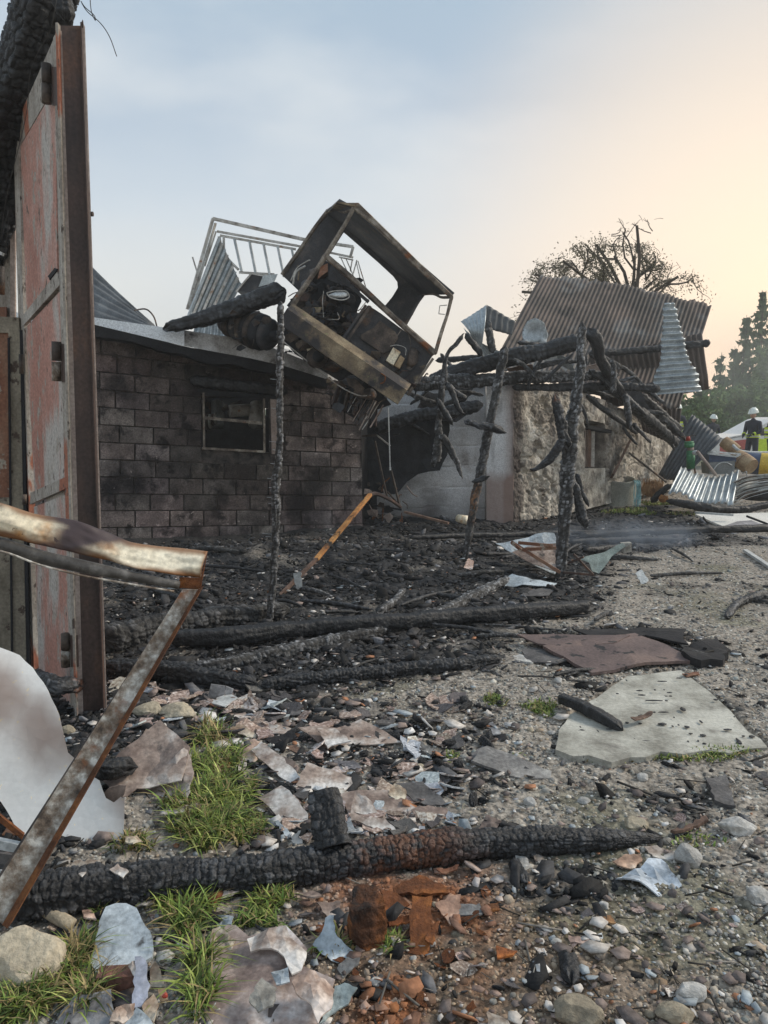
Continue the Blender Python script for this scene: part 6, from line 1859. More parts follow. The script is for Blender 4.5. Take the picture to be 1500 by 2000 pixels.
# big white sheet behind the frame leg
SP = [np.array(P(40, 1690, 2.62)), np.array(P(240, 1640, 2.72)), np.array(P(20, 1280, 3.0))]
SN = np.cross(SP[1] - SP[0], SP[2] - SP[0]); SN /= np.linalg.norm(SN)
poly = [(-90, 1262), (0, 1266), (40, 1281), (66, 1306), (96, 1350), (118, 1398), (125, 1432), (133, 1470), (170, 1502), (184, 1518), (194, 1524), (200, 1543), (206, 1558), (222, 1567), (236, 1556), (243, 1562), (242, 1600), (240, 1637), (180, 1668), (122, 1698), (80, 1702), (42, 1640), (0, 1566), (-90, 1480)]
pts = [on_plane(q, SP[0], SN) for q in poly]
V, F = plate(pts, .004, step=.035, jag=.002, seed=8, bend=lambda a, b: .10 * (a * .7) ** 2 + .03 * math.sin(b * 3), warp=.015)
n2 = len(V) // 2
cam_o = np.array([0, 0, EYE])
T = V[:n2]
bz = fbm(T[:, 0] * 6, T[:, 2] * 6, seed=12, octv=4)
brn = sstep(.0, .22, .20 - np.abs((T[:, 2] - .40) + .75 * (T[:, 0] + 1.28)) * 1.1 + .18 * bz) * .9
tag(link_mesh('white_sheet', V, F, 'white_sheet', smooth=False, attrs={'burn': np.clip(np.concatenate([brn] * 2), 0, .95)}), 'large curved white sheet speckled with drips behind the frame leg', 'metal sheet')
V, F = plate([P(x, y, 2.86) for x, y in zpts(2, [(600, 935), (640, 895), (700, 880), (740, 882), (728, 935), (690, 985), (650, 990)])], .004, step=.04, seed=9)
tag(link_mesh('bent_flap', V, F, 'sheet_brown'), 'small grey brown flap curling behind the corner of the white sheet', 'metal sheet')

# ================================================================== FLAT PIECES LYING ABOUT
def ground_plate(poly, label, mat, seed, lift=.012, tilt=(0, 0), thick=.006, jag=.006, warp=.012, bend=None, color=None, cat='sheet piece', name='sheet_piece', group=None, step=None, parent=None):
    c = np.mean(np.array(poly), axis=0)
    g = np.array(G(*c))
    nrm = np.array([tilt[0], tilt[1], 1.0]); nrm /= np.linalg.norm(nrm)
    for _ in range(6):
        pts = [on_plane(q, g + np.array([0, 0, lift]), nrm) for q in poly]
        low = min(p[2] - float(height(p[0], p[1])) for p in pts)
        if low < 0.003: lift += 0.004 - low
        else: break
    size = np.ptp(np.array(pts), axis=0)[:2].max()
    V, F = plate(pts, thick, step=step or max(size / 9, .012), jag=min(jag, size * .04), bend=bend, warp=warp, seed=seed)
    o = link_mesh(name, V, F, mat, parent)
    if color: o.color = (*color, 1)
    if label: tag(o, label, cat, group)
    return o


curl = lambda k: (lambda a, b: k * a * a)
curlb = lambda k: (lambda a, b: k * b * b)
FR = [
    (4, [(495, 222), (560, 208), (700, 205), (830, 162), (900, 185), (960, 215), (1045, 288), (960, 300), (850, 318), (785, 300), (700, 312), (655, 335), (570, 275)], 'sheet_brown', 'large wavy brown sheet piece with a pale band in the middle of the debris', dict(lift=.05, tilt=(0, -.25), warp=.05)),
    (4, [(600, 225), (690, 222), (780, 295), (700, 310), (655, 330)], 'sheet_white', 'pale band shaped piece lying on the large wavy brown sheet', dict(lift=.075, tilt=(0, -.25), warp=.01)),
    (4, [(245, 335), (300, 292), (400, 370), (525, 490), (470, 530), (330, 420)], 'sheet_white', 'long pale strip lying aslant left of the debris heap', dict(lift=.05, tilt=(-.1, -.35))),
    (4, [(268, 568), (330, 540), (400, 500), (470, 580), (545, 660), (548, 745), (470, 770), (360, 660)], 'sheet_white', 'curved tile like piece with brown scorch beside the green grass', dict(lift=.05, tilt=(-.1, -.5), bend=curlb(-.05))),
    (4, [(485, 525), (545, 410), (680, 445), (808, 487), (730, 570), (600, 560), (560, 545)], 'sheet_white', 'broad pale scorched piece behind the standing charred block', dict(lift=.05, tilt=(.1, -.35))),
    (4, [(715, 570), (830, 548), (970, 550), (1060, 600), (1130, 650), (1060, 700), (940, 700), (800, 690), (780, 700)], 'sheet_brown', 'wide brown piece under the white shards right of the charred block', dict(lift=.03, tilt=(0, -.2))),
    (4, [(975, 570), (1010, 515), (1045, 530), (1075, 560), (1060, 610), (1030, 622)], 'sheet_white', 'pale rounded flake on top of the wide brown piece', dict(lift=.06, tilt=(0, -.3), color=(.95, .9, .75))),
    (4, [(1020, 515), (1160, 500), (1240, 570), (1290, 630), (1200, 640), (1110, 610)], 'slate', 'dark grey piece at the right end of the debris heap', dict(lift=.04, tilt=(0, -.3))),
    (4, [(1100, 650), (1190, 630), (1290, 650), (1310, 700), (1120, 708)], 'sheet_brown', 'brown lower piece jutting right out of the debris heap', dict(lift=.03, tilt=(0, -.3), color=(1.3, 1.3, 1.3))),
    (4, [(780, 660), (800, 560), (870, 600), (945, 700), (900, 705), (830, 680)], 'sheet_white', 'pointed white shard leaning over a dark gap', dict(lift=.09, tilt=(.1, -.8))),
    (4, [(780, 660), (850, 700), (960, 705), (1025, 775), (940, 772), (860, 745), (780, 715)], 'sheet_white', 'white stepped shard above the orange stain of the beam', dict(lift=.04, tilt=(0, -.4))),
    (4, [(140, 235), (190, 200), (285, 265), (265, 280)], 'sheet_white', 'small cream lozenge shaped piece above the long pale strip', dict(color=(1, .93, .82), tilt=(0, -.2))),
    (4, [(160, 350), (230, 275), (300, 290), (270, 390), (180, 395)], 'sheet_brown', 'rounded pinkish brown piece at the upper edge of the grass', dict(color=(1.6, 1.5, 1.4), tilt=(0, -.4), bend=curlb(-.03))),
    (4, [(680, 395), (790, 395), (840, 440), (700, 445)], 'slate', 'flat grey piece below the large wavy sheet', dict(tilt=(0, -.2), color=(1.7, 1.7, 1.8))),
    (4, [(1080, 300), (1130, 290), (1250, 350), (1200, 368)], 'slate', 'narrow grey slat pointing away from the wavy sheet', dict(color=(1.5, 1.55, 1.5))),
    (4, [(80, 110), (200, 120), (250, 180), (150, 180)], 'sheet_brown', 'brown flat piece right below the tin box', dict(color=(1.2, 1.2, 1.2))),
    (4, [(250, 190), (330, 185), (400, 230), (380, 245), (280, 225)], 'sheet_white', 'small curved white flake near the tin box', dict(tilt=(0, -.3))),
    (4, [(200, 185), (300, 165), (460, 230), (420, 260), (300, 250)], 'sheet_brown', 'greyish layered piece under the curved white flake', dict(lift=.01)),
    (4, [(370, 720), (390, 712), (465, 800), (440, 815)], 'sheet_blue', 'narrow bluish strip left of the charred block', dict(tilt=(0, -.3))),
    (4, [(455, 800), (530, 765), (520, 830), (470, 835)], 'slate', 'small blue grey slate chip at the foot of the charred block', dict(color=(1.8, 2.1, 2.3), thick=.02)),
    (4, [(1420, 350), (1500, 310), (1520, 400), (1420, 400)], 'slate', 'grey flat chip on the gravel right of the debris', dict(color=(1.7, 1.7, 1.7))),
    (4, [(430, 320), (480, 310), (640, 400), (650, 425), (560, 400)], 'brown_wood', 'brown splintered lath under the large wavy sheet', dict(tilt=(0, -.1), color=None)),
    (4, [(330, 285), (475, 230), (490, 265), (380, 325)], 'soot', 'short blackened board end between the brown pieces', dict(lift=.03, thick=.03, tilt=(0, -.2))),
    (4, [(930, 430), (1080, 400), (1110, 440), (960, 455)], 'soot', 'black burnt stick piece right of the debris heap', dict(lift=.02, thick=.03)),
    (4, [(1300, 545), (1400, 560), (1380, 580), (1310, 560)], 'slate', 'thin dark sliver right of the dark grey piece', {}),
    (4, [(1370, 640), (1385, 620), (1425, 660), (1415, 675)], 'limestone', 'small cream wood chip with burnt end', dict(thick=.02)),
    (5, [(100, 800), (250, 555), (300, 560), (370, 620), (470, 600), (570, 585), (680, 700), (650, 800), (720, 830), (830, 880), (800, 960), (740, 1091), (700, 1180), (150, 1180)], 'sheet_brown', 'biggest mauve brown sheet with a burnt hole at the bottom edge', dict(lift=.03, tilt=(0, -.12), warp=.03, color=(1.1, 1.1, 1.15))),
    (5, [(360, 620), (480, 590), (570, 580), (620, 650), (680, 700), (650, 800), (600, 830), (560, 740), (490, 700), (380, 700)], 'sheet_white', 'pale folded layer peeling off the biggest brown sheet', dict(lift=.085, tilt=(0, -.22), warp=.035)),
    (5, [(600, 850), (720, 830), (830, 880), (820, 990), (740, 1091), (700, 1000), (620, 930)], 'sheet_white', 'pinkish white curled corner of sheet at the bottom', dict(lift=.085, tilt=(.1, -.2), warp=.03, color=(1, .9, .85))),
    (5, [(370, 960), (440, 850), (520, 900), (500, 1000), (420, 1010)], 'concrete', 'grey crusty patch lying on the biggest brown sheet', dict(lift=.075, tilt=(0, -.12), color=(.9, .9, .9))),
    (5, [(490, 820), (580, 790), (590, 870), (520, 890)], 'sheet_blue', 'small bluish scrap beside the burnt hole', dict(lift=.085, tilt=(0, -.4))),
    (5, [(780, 530), (800, 518), (825, 515), (830, 600), (880, 660), (940, 720), (840, 765), (760, 720), (710, 670), (760, 600)], 'sheet_blue', 'pointed pale blue shard standing up near the rusty block', dict(lift=.07, tilt=(-.1, -.7), warp=.02, color=(1.1, 1.1, 1.1))),
    (5, [(830, 880), (880, 868), (950, 900), (900, 980), (800, 1040), (745, 1088), (800, 990)], 'sheet_blue', 'grey green leaf shaped shard right of the curled corner', dict(lift=.05, tilt=(0, -.3), color=(.8, .85, .8))),
    (5, [(155, 660), (180, 600), (220, 585), (300, 640), (280, 690), (240, 735), (190, 700)], 'sheet_white', 'ivory flake with a dark hole among the grass', dict(lift=.07, tilt=(0, -.5), warp=.03, color=(1, .95, .82))),
    (5, [(185, 500), (290, 520), (280, 570), (200, 570)], 'sheet_blue', 'small light blue crumpled scrap under the beam', dict(lift=.04, tilt=(0, -.4), warp=.02)),
    (5, [(840, 790), (930, 715), (970, 720), (950, 780), (870, 835)], 'slate', 'thin grey flake right of the pointed blue shard', dict(color=(1.8, 1.9, 1.9))),
    (5, [(1140, 370), (1280, 300), (1400, 340), (1440, 398), (1300, 400), (1150, 405)], 'rust', 'flat rusty plate directly below the orange stain', dict(lift=.035, tilt=(0, -.2), thick=.01)),
    (5, [(1240, 400), (1350, 400), (1340, 560), (1320, 720), (1218, 708)], 'rust', 'upright rusty strip pointing at the viewer', dict(lift=.03, tilt=(0, -.4), thick=.012)),
    (5, [(1070, 370), (1160, 390), (1230, 450), (1130, 510), (1090, 500)], 'rust', 'triangular orange scrap right of the rusty block', dict(lift=.05, tilt=(.2, -.4))),
    (5, [(1360, 450), (1430, 410), (1500, 400), (1490, 560), (1440, 555)], 'sheet_brown', 'tan triangular piece at the right end of the rusty scraps', dict(lift=.03, tilt=(0, -.4), color=(1.7, 1.4, 1.2))),
    (5, [(1100, 530), (1180, 510), (1265, 505), (1270, 540), (1120, 562)], 'rust', 'short rusty sliver crossing the upright strip', dict(lift=.055, tilt=(0, -.2), color=(1.5, 1.4, 1.3))),
    (5, [(1370, 270), (1490, 240), (1480, 265), (1400, 290)], 'redbrown_panel', 'small brick red flake under the beam', dict(lift=.03, tilt=(0, -.3))),
    (5, [(1310, 640), (1360, 560), (1385, 550), (1350, 660)], 'rust', 'pointed rusty splinter beside the upright strip', dict(lift=.03)),
    (5, [(620, 390), (720, 380), (760, 400), (700, 415)], 'sheet_brown', 'small brown flake left of the rusty block', dict(lift=.03)),
    (5, [(730, 450), (860, 430), (860, 500), (790, 520)], 'sheet_brown', 'mauve piece half under the rusty block', dict(lift=.03, tilt=(0, -.3))),
    (3, [(525, 720), (560, 580), (620, 395), (680, 370), (740, 370), (800, 400), (880, 540), (890, 680), (800, 740), (700, 790), (570, 820)], 'sheet_blue', 'large pale blue grey slab shaped piece below the beam on the left', dict(lift=.06, tilt=(0, -.35), thick=.014, color=(1.05, 1.05, 1.05))),
    (3, [(355, 1000), (430, 920), (650, 880), (665, 990), (620, 1110), (340, 1110)], 'slate', 'grey sheet piece at the bottom left edge', dict(lift=.04, tilt=(0, -.2), color=(2.2, 2.3, 2.4))),
    (3, [(790, 690), (850, 700), (880, 850), (830, 980), (780, 980), (790, 800)], 'sheet_blue', 'lavender grey narrow piece over the dark brick', dict(lift=.08, tilt=(0, -.3), color=(.8, .76, .85))),
    (3, [(750, 740), (800, 708), (822, 770), (790, 802)], 'sheet_white', 'small white lozenge on the corner of the pale blue slab', dict(lift=.09, tilt=(0, -.3))),
    (3, [(830, 970), (900, 900), (930, 960), (900, 1060), (860, 1050)], 'sheet_white', 'beige rounded flake at the bottom left', dict(lift=.06, tilt=(0, -.3), color=(.95, .85, .7))),
    (3, [(640, 1050), (680, 980), (790, 960), (780, 1020), (720, 1075)], 'sheet_white', 'beige crumbled flake beside the grey sheet', dict(lift=.07, tilt=(0, -.3), color=(.95, .82, .72))),
    (3, [(720, 1085), (800, 985), (870, 1040), (900, 1085), (860, 1110)], 'sheet_blue', 'bluish scrap at the very bottom edge', dict(lift=.06, tilt=(0, -.3))),
    (3, [(880, 750), (910, 710), (940, 760), (960, 860), (885, 862)], 'sheet_white', 'grey beige upright scrap beside the lavender piece', dict(lift=.06, tilt=(0, -.5), color=(.6, .58, .5))),
    (3, [(925, 880), (970, 870), (985, 940), (940, 950)], 'tan_card', 'small beige scrap carrying a red spot', dict(lift=.06, tilt=(0, -.5))),
    (3, [(640, 170), (690, 140), (755, 185), (720, 218)], 'sheet_white', 'white chip lying on top of the big foreground beam', dict(lift=.155, tilt=(0, -.2), thick=.004)),
    (3, [(460, 195), (480, 180), (505, 190), (480, 208)], 'sheet_white', 'tiny white chip on the left part of the foreground beam', dict(lift=.155, thick=.004)),
    (3, [(480, 400), (530, 390), (565, 460), (490, 450)], 'sheet_brown', 'pinkish chip just below the beam on the left', dict(lift=.03, color=(1.8, 1.6, 1.5))),
    (3, [(780, 370), (880, 352), (905, 360), (860, 385), (800, 392)], 'sheet_white', 'white sliver directly below the foreground beam', dict(lift=.04, tilt=(0, -.5))),
    (3, [(1245, 320), (1290, 300), (1400, 298), (1340, 330), (1270, 345)], 'sheet_white', 'pale pointed chip over the mouth of the short pipe', dict(lift=.05, tilt=(0, -.4))),
    (3, [(365, 180), (440, 130), (560, 120), (600, 130), (500, 150)], 'sheet_white', 'thin pale strip behind the left part of the beam', dict(lift=.10, tilt=(0, -.3), color=(.8, .8, .75))),
    (2, [(590, 850), (700, 700), (860, 570), (940, 500), (1030, 570), (1110, 650), (1090, 760), (1060, 850), (930, 870), (800, 900), (740, 950), (700, 960)], 'sheet_brown', 'large mauve sheet standing aslant behind the black stub', dict(lift=.10, tilt=(-.1, -.6), warp=.03)),
    (2, [(740, 920), (800, 830), (1000, 770), (1100, 660), (1135, 800), (1100, 960), (1040, 930), (960, 930), (930, 1000), (840, 970)], 'sheet_white', 'crumpled pale lower edge of the mauve sheet', dict(lift=.10, tilt=(-.1, -.6), warp=.05, color=(.75, .7, .68))),
    (2, [(920, 1055), (1080, 1000), (1180, 985), (1175, 1010), (1060, 1040)], 'sheet_white', 'thin white layered strip beside the grass', dict(lift=.05, tilt=(0, -.2))),
    (2, [(970, 1100), (1000, 1060), (1030, 1070), (1080, 1075), (1010, 1120)], 'slate', 'grey angular chip left of the grass', dict(lift=.04, tilt=(0, -.4), color=(2, 2, 2))),
    (2, [(735, 1180), (800, 1170), (830, 1190), (780, 1225), (735, 1215)], 'sheet_white', 'cream chip near the corner of the white sheet', dict(lift=.05, color=(.9, .85, .72))),
    (2, [(1350, 560), (1400, 520), (1500, 580), (1500, 610)], 'sheet_white', 'cream piece at the upper right of the green grass', dict(lift=.04, tilt=(0, -.3), color=(.95, .88, .75))),
    (6, [(165, 195), (200, 140), (235, 128), (400, 190), (525, 240), (520, 275), (430, 272), (340, 260), (230, 220)], 'slate', 'long grey flat stone like slab on the gravel', dict(lift=.02, tilt=(0, -.2), thick=.014, color=(2.2, 2.2, 2.1))),
    (6, [(1220, 280), (1310, 265), (1355, 395), (1260, 370)], 'slate', 'dark charred board end on the right gravel', dict(thick=.02, lift=.02)),
    (6, [(815, 720), (900, 680), (960, 640), (1020, 630), (1045, 660), (1060, 690), (1114, 745), (1070, 770), (1005, 805), (950, 775), (880, 762)], 'sheet_blue', 'crumpled pale blue sheet scrap on the right gravel', dict(lift=.03, tilt=(0, -.15), warp=.045, color=(1.15, 1.15, 1.2))),
    (6, [(800, 650), (850, 622), (925, 615), (935, 640), (900, 685), (820, 675)], 'sheet_brown', 'brown angular piece touching the pale blue scrap', dict(lift=.03, tilt=(0, -.2), color=(1.5, 1.3, 1.1))),
    (6, [(1060, 515), (1220, 450), (1232, 468), (1080, 522)], 'brown_wood', 'thin brown lath beyond the tip of the beam', dict(lift=.02, thick=.012)),
    (6, [(185, 520), (230, 440), (300, 470), (280, 500)], 'sheet_brown', 'upright mauve flake behind the big beam', dict(lift=.04, tilt=(0, -.8))),
    (6, [(100, 850), (200, 840), (220, 870), (205, 888), (110, 890)], 'slate', 'small grey tile like chip right of the rusty scraps', dict(color=(1.9, 2.0, 2.0), lift=.02)),
    (6, [(220, 850), (285, 835), (290, 870), (225, 888)], 'rust', 'small rust stained chip beside the grey tile like chip', dict(color=(.9, 1, 1))),
    (6, [(235, 30), (260, 25), (300, 75), (260, 82)], 'slate', 'small bluish chip near the tip of the dark plank', dict(color=(2, 2.1, 2.2))),
    (6, [(940, 590), (1000, 580), (1090, 620), (1080, 640), (980, 632)], 'sheet_white', 'flat grey white piece behind the pale blue scrap', dict(color=(.75, .75, .74))),
    (6, [(360, 630), (410, 630), (430, 665), (400, 690)], 'rock_white', 'small white chip under the right half of the beam', dict(thick=.02)),
    (6, [(440, 625), (480, 620), (500, 655), (470, 660)], 'sheet_white', 'little grey flake below the right half of the beam', dict(color=(.7, .7, .68))),
    (7, [(275, 335), (370, 360), (350, 388), (280, 392)], 'rust', 'bright orange chip on the brown mud', dict(color=(1.8, 1.7, 1.5), lift=.02)),
    (7, [(600, 290), (700, 300), (690, 325), (610, 320)], 'sheet_brown', 'mauve flat chip in the middle of the foreground mud', dict(color=(1.4, 1.3, 1.3))),
    (7, [(450, 250), (490, 242), (515, 275), (490, 295)], 'slate', 'grey rounded chip left of the mauve chip', dict(color=(2.2, 2.1, 2.1), thick=.014)),
    (7, [(235, 635), (330, 680), (350, 720), (235, 720)], 'sheet_white', 'pale sheet corner at the bottom edge', dict(color=(.7, .7, .66), lift=.02)),
    (7, [(725, 210), (790, 205), (815, 232), (760, 235)], 'straw', 'tan wood chip near the charcoal lump', {}),
    (1, [(925, 900), (1010, 878), (1018, 888), (945, 912)], 'brown_wood', 'thin brown sliver lying on the concrete slab', dict(lift=.05)),
    (1, [(435, 642), (460, 638), (525, 660), (515, 675), (440, 660)], 'rock_white', 'small white flat piece left of the brown plate', dict(thick=.015)),
    (1, [(1140, 720), (1210, 712), (1215, 722), (1160, 732)], 'redbrown_panel', 'small red brown chip behind the concrete slab', {}),
    (1, [(945, 300), (970, 283), (1000, 330), (975, 350)], 'light_trim', 'small pale grooved piece on the far gravel', dict(lift=.04, tilt=(0, -.6))),
]
k = 0
for z, q, m, lab, kw in FR:
    k += 1
    ground_plate(zpts(z, q), lab, m, 500 + k, **kw)

# many further broken pieces of the same sheeting, each its own object
protos = []
for k in range(10):
    rr = random.Random(900 + k)
    n = rr.randint(4, 7)
    q = [(math.cos(a) * rr.uniform(.6, 1) * 1.2, math.sin(a) * rr.uniform(.5, 1) * .8, 0) for a in [2 * math.pi * (i + rr.uniform(-.25, .25)) / n for i in range(n)]]
    V, F = plate(q, .10, step=.45, jag=.10, warp=.22, seed=k)
    me = bpy.data.meshes.new('broken_piece'); me.from_pydata(V.tolist(), [], [list(f) for f in F]); protos.append(me)
LAND = [(430, 1360, 'the tin box'), (690, 1410, 'the large wavy brown sheet'), (515, 1475, 'the long pale strip'), (545, 1580, 'the curved tile like piece'), (635, 1570, 'the standing charred block'), (790, 1570, 'the wide brown piece'),
        (990, 1490, 'the long grey slab'), (720, 1800, 'the rusty block'), (820, 1800, 'the upright rusty strip'), (235, 1820, 'the pale blue slab piece'), (500, 1880, 'the biggest brown sheet'), (650, 1830, 'the pointed blue shard'),
        (1270, 1700, 'the pale blue scrap'), (1435, 1615, 'the angular white rock'), (1400, 1540, 'the charred board end'), (1110, 1890, 'the charcoal lump'), (300, 1500, 'the mauve sheet'), (60, 1870, 'the big limestone block'),
        (1015, 1700, 'the cracked charred piece'), (350, 1390, 'the mossy crumbled stone'), (1150, 1390, 'the charred plank'), (1250, 1480, 'the concrete slab'), (260, 1350, 'the foot of the steel column'), (560, 1350, 'the knobbly black pole'),
        (880, 1350, 'the end of the knobbly pole'), (1345, 1935, 'the oval pale stone'), (980, 1860, 'the orange chip'), (1130, 1790, 'the mauve flat chip'), (850, 1480, 'the pale stone of the heap'), (700, 1920, 'the bright white pebble'),
        (1000, 1560, 'the round cream stone'), (1140, 1560, 'the greyish flat stone'), (1480, 1750, 'the white stone at the edge'), (330, 1940, 'the small red cap')]
USED = {}
ORD = ['', 'second ', 'third ', 'fourth ', 'fifth ', 'sixth ', 'seventh ', 'eighth ', 'ninth ', 'tenth ']


def place_label(px_, py_, size, colour, noun):
    d = sorted((math.hypot(px_ - a, (py_ - b) * 1.6), a, b, t) for a, b, t in LAND)[0]
    dx, dy = px_ - d[1], (py_ - d[2]) * 1.6
    side = ('right of' if dx > 0 else 'left of') if abs(dx) > abs(dy) else ('in front of' if dy > 0 else 'behind')
    base = f'{size} {colour} {noun} {side} {d[3]}'
    USED[base] = USED.get(base, 0) + 1
    n = USED[base]
    return (ORD[min(n - 1, 9)] + base)


rr = random.Random(77)
cnt = 0
meshes = {}
while cnt < 270:
    zone = rr.random()
    if zone < .55:
        px_, py_ = rr.uniform(400, 900), rr.uniform(1365, 1640)
        sz = rr.uniform(9, 32)
    elif zone < .80:
        px_, py_ = rr.uniform(210, 560), rr.uniform(1345, 1440); sz = rr.uniform(10, 30)
    elif zone < .89:
        px_, py_ = rr.uniform(100, 960), rr.uniform(1740, 1990); sz = rr.uniform(10, 24)
    else:
        px_, py_ = rr.uniform(650, 1500), rr.uniform(1480, 1990); sz = rr.uniform(8, 18)
    if py_ > 1340 and px_ < 560 and 1450 < py_ < 1700 and px_ > 330: continue
    if 1640 < py_ < 1740 and px_ < 1200: continue
    g = G(px_, py_)
    m = rr.choice(['sheet_brown', 'sheet_brown', 'sheet_brown', 'slate', 'sheet_white', 'sheet_blue', 'slate'])
    if 620 < px_ < 980 and py_ > 1700: m = rr.choice(['rust', 'rust', 'sheet_brown'])
    kk = (rr.randrange(10), m)
    if kk not in meshes:
        me = protos[kk[0]].copy(); me.materials.append(MATS[m]); meshes[kk] = me
    o = bpy.data.objects.new('broken_piece', meshes[kk]); COL.objects.link(o)
    s = sz * pxm(g[1]) * 1.25
    o.location = (g[0], g[1], g[2] + s * .22 + .004)
    o.scale = (s, s, s * .8)
    o.rotation_euler = (rr.gauss(0, .22) + .12, rr.gauss(0, .22), rr.uniform(0, 6.28))
    c = rr.uniform(.7, 1.35); o.color = (c, c * rr.uniform(.93, 1.0), c * rr.uniform(.9, 1.02), 1)
    cw = {'sheet_brown': 'brown', 'slate': 'dark grey', 'sheet_white': 'whitish', 'sheet_blue': 'bluish grey', 'rust': 'rusty'}[m]
    tag(o, place_label(px_, py_, 'larger' if sz > 18 else 'small' if sz > 12 else 'tiny', cw, 'broken sheet piece'), 'sheet piece', 'loose broken pieces of sheeting')
    cnt += 1

# tin box, pipe stub, brick, board ends
tb = empty('tin_box', G(430, 1376), 'small open grey tin box lying on the broken sheets', 'tin')
g = np.array(G(428, 1372))
for nm, q, n in (('side', [(404, 1368), (436, 1376), (440, 1340), (412, 1336)], (0, .006, 0)), ('side', [(437, 1376), (450, 1366), (456, 1346), (441, 1340)], (0, .006, 0)), ('base', [(402, 1370), (440, 1380), (464, 1362), (448, 1354)], (0, 0, -.006))):
    if nm == 'base':
        pts = [on_plane(p_, g + np.array([0, 0, .03]), (0, 0, 1)) for p_ in q]
    else:
        pts = [P(x, y, float(g[1]) + (x - 404) * .001) for x, y in q]
    link_mesh(nm, *quadslab(pts, n), 'light_trim' if nm == 'base' else 'slate', tb).color = (2.2, 2.3, 2.4, 1)
g = G(412 + 350 - 350, 1762)
pz = np.array(G(418, 1760, .02))
tag(link_mesh('pipe_stub', *tube([pz + np.array([-.012, -.03, .012]), pz + np.array([.02, .05, 0])], .017, 14), 'rust', smooth=True), 'short rusty pipe stub under the foreground beam', 'pipe')
q = np.array(G(228, 1925, .02))
V, F = bar(q + np.array([-.055, .01, .012]), q + np.array([.075, .02, .012]), .05, .045)
tag(link_mesh('brick', V, F, 'brick_red'), 'dark red brick end under the lavender piece at the bottom', 'brick')
q = np.array(G(112, 1800, .01))
V, F = tube([q + np.array([-.05, .02, .03]), q + np.array([.055, -.02, 0])], .022, 10)
tag(link_mesh('wood_stub', V, F, 'limestone', smooth=True), 'short pale rotten wood stub below the beam on the left', 'wood')
V, F = rock(np.array(G(322, 1945, .08)), (.008, .008, .009), 4, sub=2)
tag(link_mesh('ember_red_cap', V, F, 'red_paint', smooth=True), 'tiny bright red plastic cap on the beige scrap', 'cap')

# stones
STN = [((50, 1872), (.115, .10, .10), 'limestone', 'big beige limestone block in the bottom left corner', 1.1), ((1438, 1615), (.075, .045, .04), 'rock_white', 'large angular white rock on the right gravel', 1.1),
       ((1342, 1672), (.05, .045, .05), 'rock_white', 'grey white angular rock beside the pale blue scrap', .8), ((1240, 1608), (.055, .04, .025), 'limestone', 'pinkish flat stone just above the tip of the beam', .9),
       ((1350, 1938), (.052, .03, .028), 'rock_white', 'oval pale stone in the lower right foreground', 1.05), ((1318, 1978), (.05, .035, .03), 'limestone', 'reddish white stone at the lower right bottom edge', .75),
       ((1035, 1567), (.03, .028, .022), 'rock_white', 'round cream stone below the long grey slab', 1.0), ((1255, 1518), (.028, .024, .02), 'rock_white', 'pale rounded stone in the middle right gravel', 1.0),
       ((1140, 1565), (.032, .026, .016), 'rock_white', 'greyish white flat stone left of the centre gravel', .8), ((350, 1390), (.11, .08, .045), 'limestone', 'mossy yellow crumbled stone above the mauve sheet', 1.0),
       ((290, 1385), (.09, .07, .04), 'limestone', 'pale crumbled mortar lump left of the mossy stone', .9), ((1090, 1330), (.035, .03, .02), 'rock_white', 'white stone at the left corner of the concrete slab', 1.0),
       ((733, 1917), (.018, .018, .014), 'rock_white', 'small bright white pebble right of the curled corner', 1.2), ((1480, 1750), (.04, .04, .03), 'rock_white', 'white stone at the right edge of the gravel', .9),
       ((805, 1490), (.035, .028, .02), 'rock_white', 'pale stone at the right of the debris heap', 1.0), ((820, 1500), (.028, .02, .02), 'limestone', 'beige stone beside the pale stone of the heap', .9),
       ((132, 1430), (.05, .04, .035), 'limestone', 'rounded pale stone at the foot of the steel column', .7), ((1130, 1975), (.07, .05, .04), 'limestone', 'grey beige stone half buried at the bottom edge', .6),
       ((1180, 1768), (.02, .018, .014), 'rock_white', 'small white stone below the pale blue scrap', 1.1), ((750, 1860), (.016, .014, .012), 'limestone', 'tiny beige stone beside the green tuft', .9),
       ((870, 1195), (.07, .05, .05), 'rock_white', 'pale rock lying in the ash behind the grey pole', .5) if False else ((668, 1462), (.03, .02, .02), 'soot', 'black lump between the brown sheets', 1.0)]
for k, (q, s, m, lab, c) in enumerate(STN):
    V, F = rock(G(*q, lift=s[2] * .5), s, 600 + k, sub=4 if s[0] > .06 else 3, rough=.16)
    o = tag(link_mesh('stone', V, F, m, smooth=s[0] < .04), lab, 'stone'); o.color = (c, c, c, 1)
rr = random.Random(5)
for k in range(70):
    px_ = rr.uniform(760, 1500) if k % 4 else rr.uniform(400, 1500); py_ = rr.uniform(1390, 1995)
    if soft_poly(np.array([G(px_, py_)[0]]), np.array([G(px_, py_)[1]]), SLABZ, .05)[0] > .3: continue
    if 1600 < py_ < 1730 and px_ < 1250: continue
    g = G(px_, py_); s = rr.uniform(5, 11) * pxm(g[1])
    V, F = rock(G(px_, py_, lift=s * .2), (s * rr.uniform(.9, 1.5), s, s * .7), 700 + k, sub=2, rough=.14)
    mt = rr.choice(['rock_white', 'limestone', 'concrete', 'concrete'])
    o = tag(link_mesh('stone', V, F, mt, smooth=True), place_label(px_, py_, 'larger' if s / pxm(g[1]) > 8 else 'small', {'rock_white': 'whitish', 'limestone': 'beige', 'concrete': 'grey'}[mt], 'loose stone'), 'stone', 'loose pale stones on the gravel')
    c = rr.uniform(.5, 1.05); o.color = (c, c, c, 1)

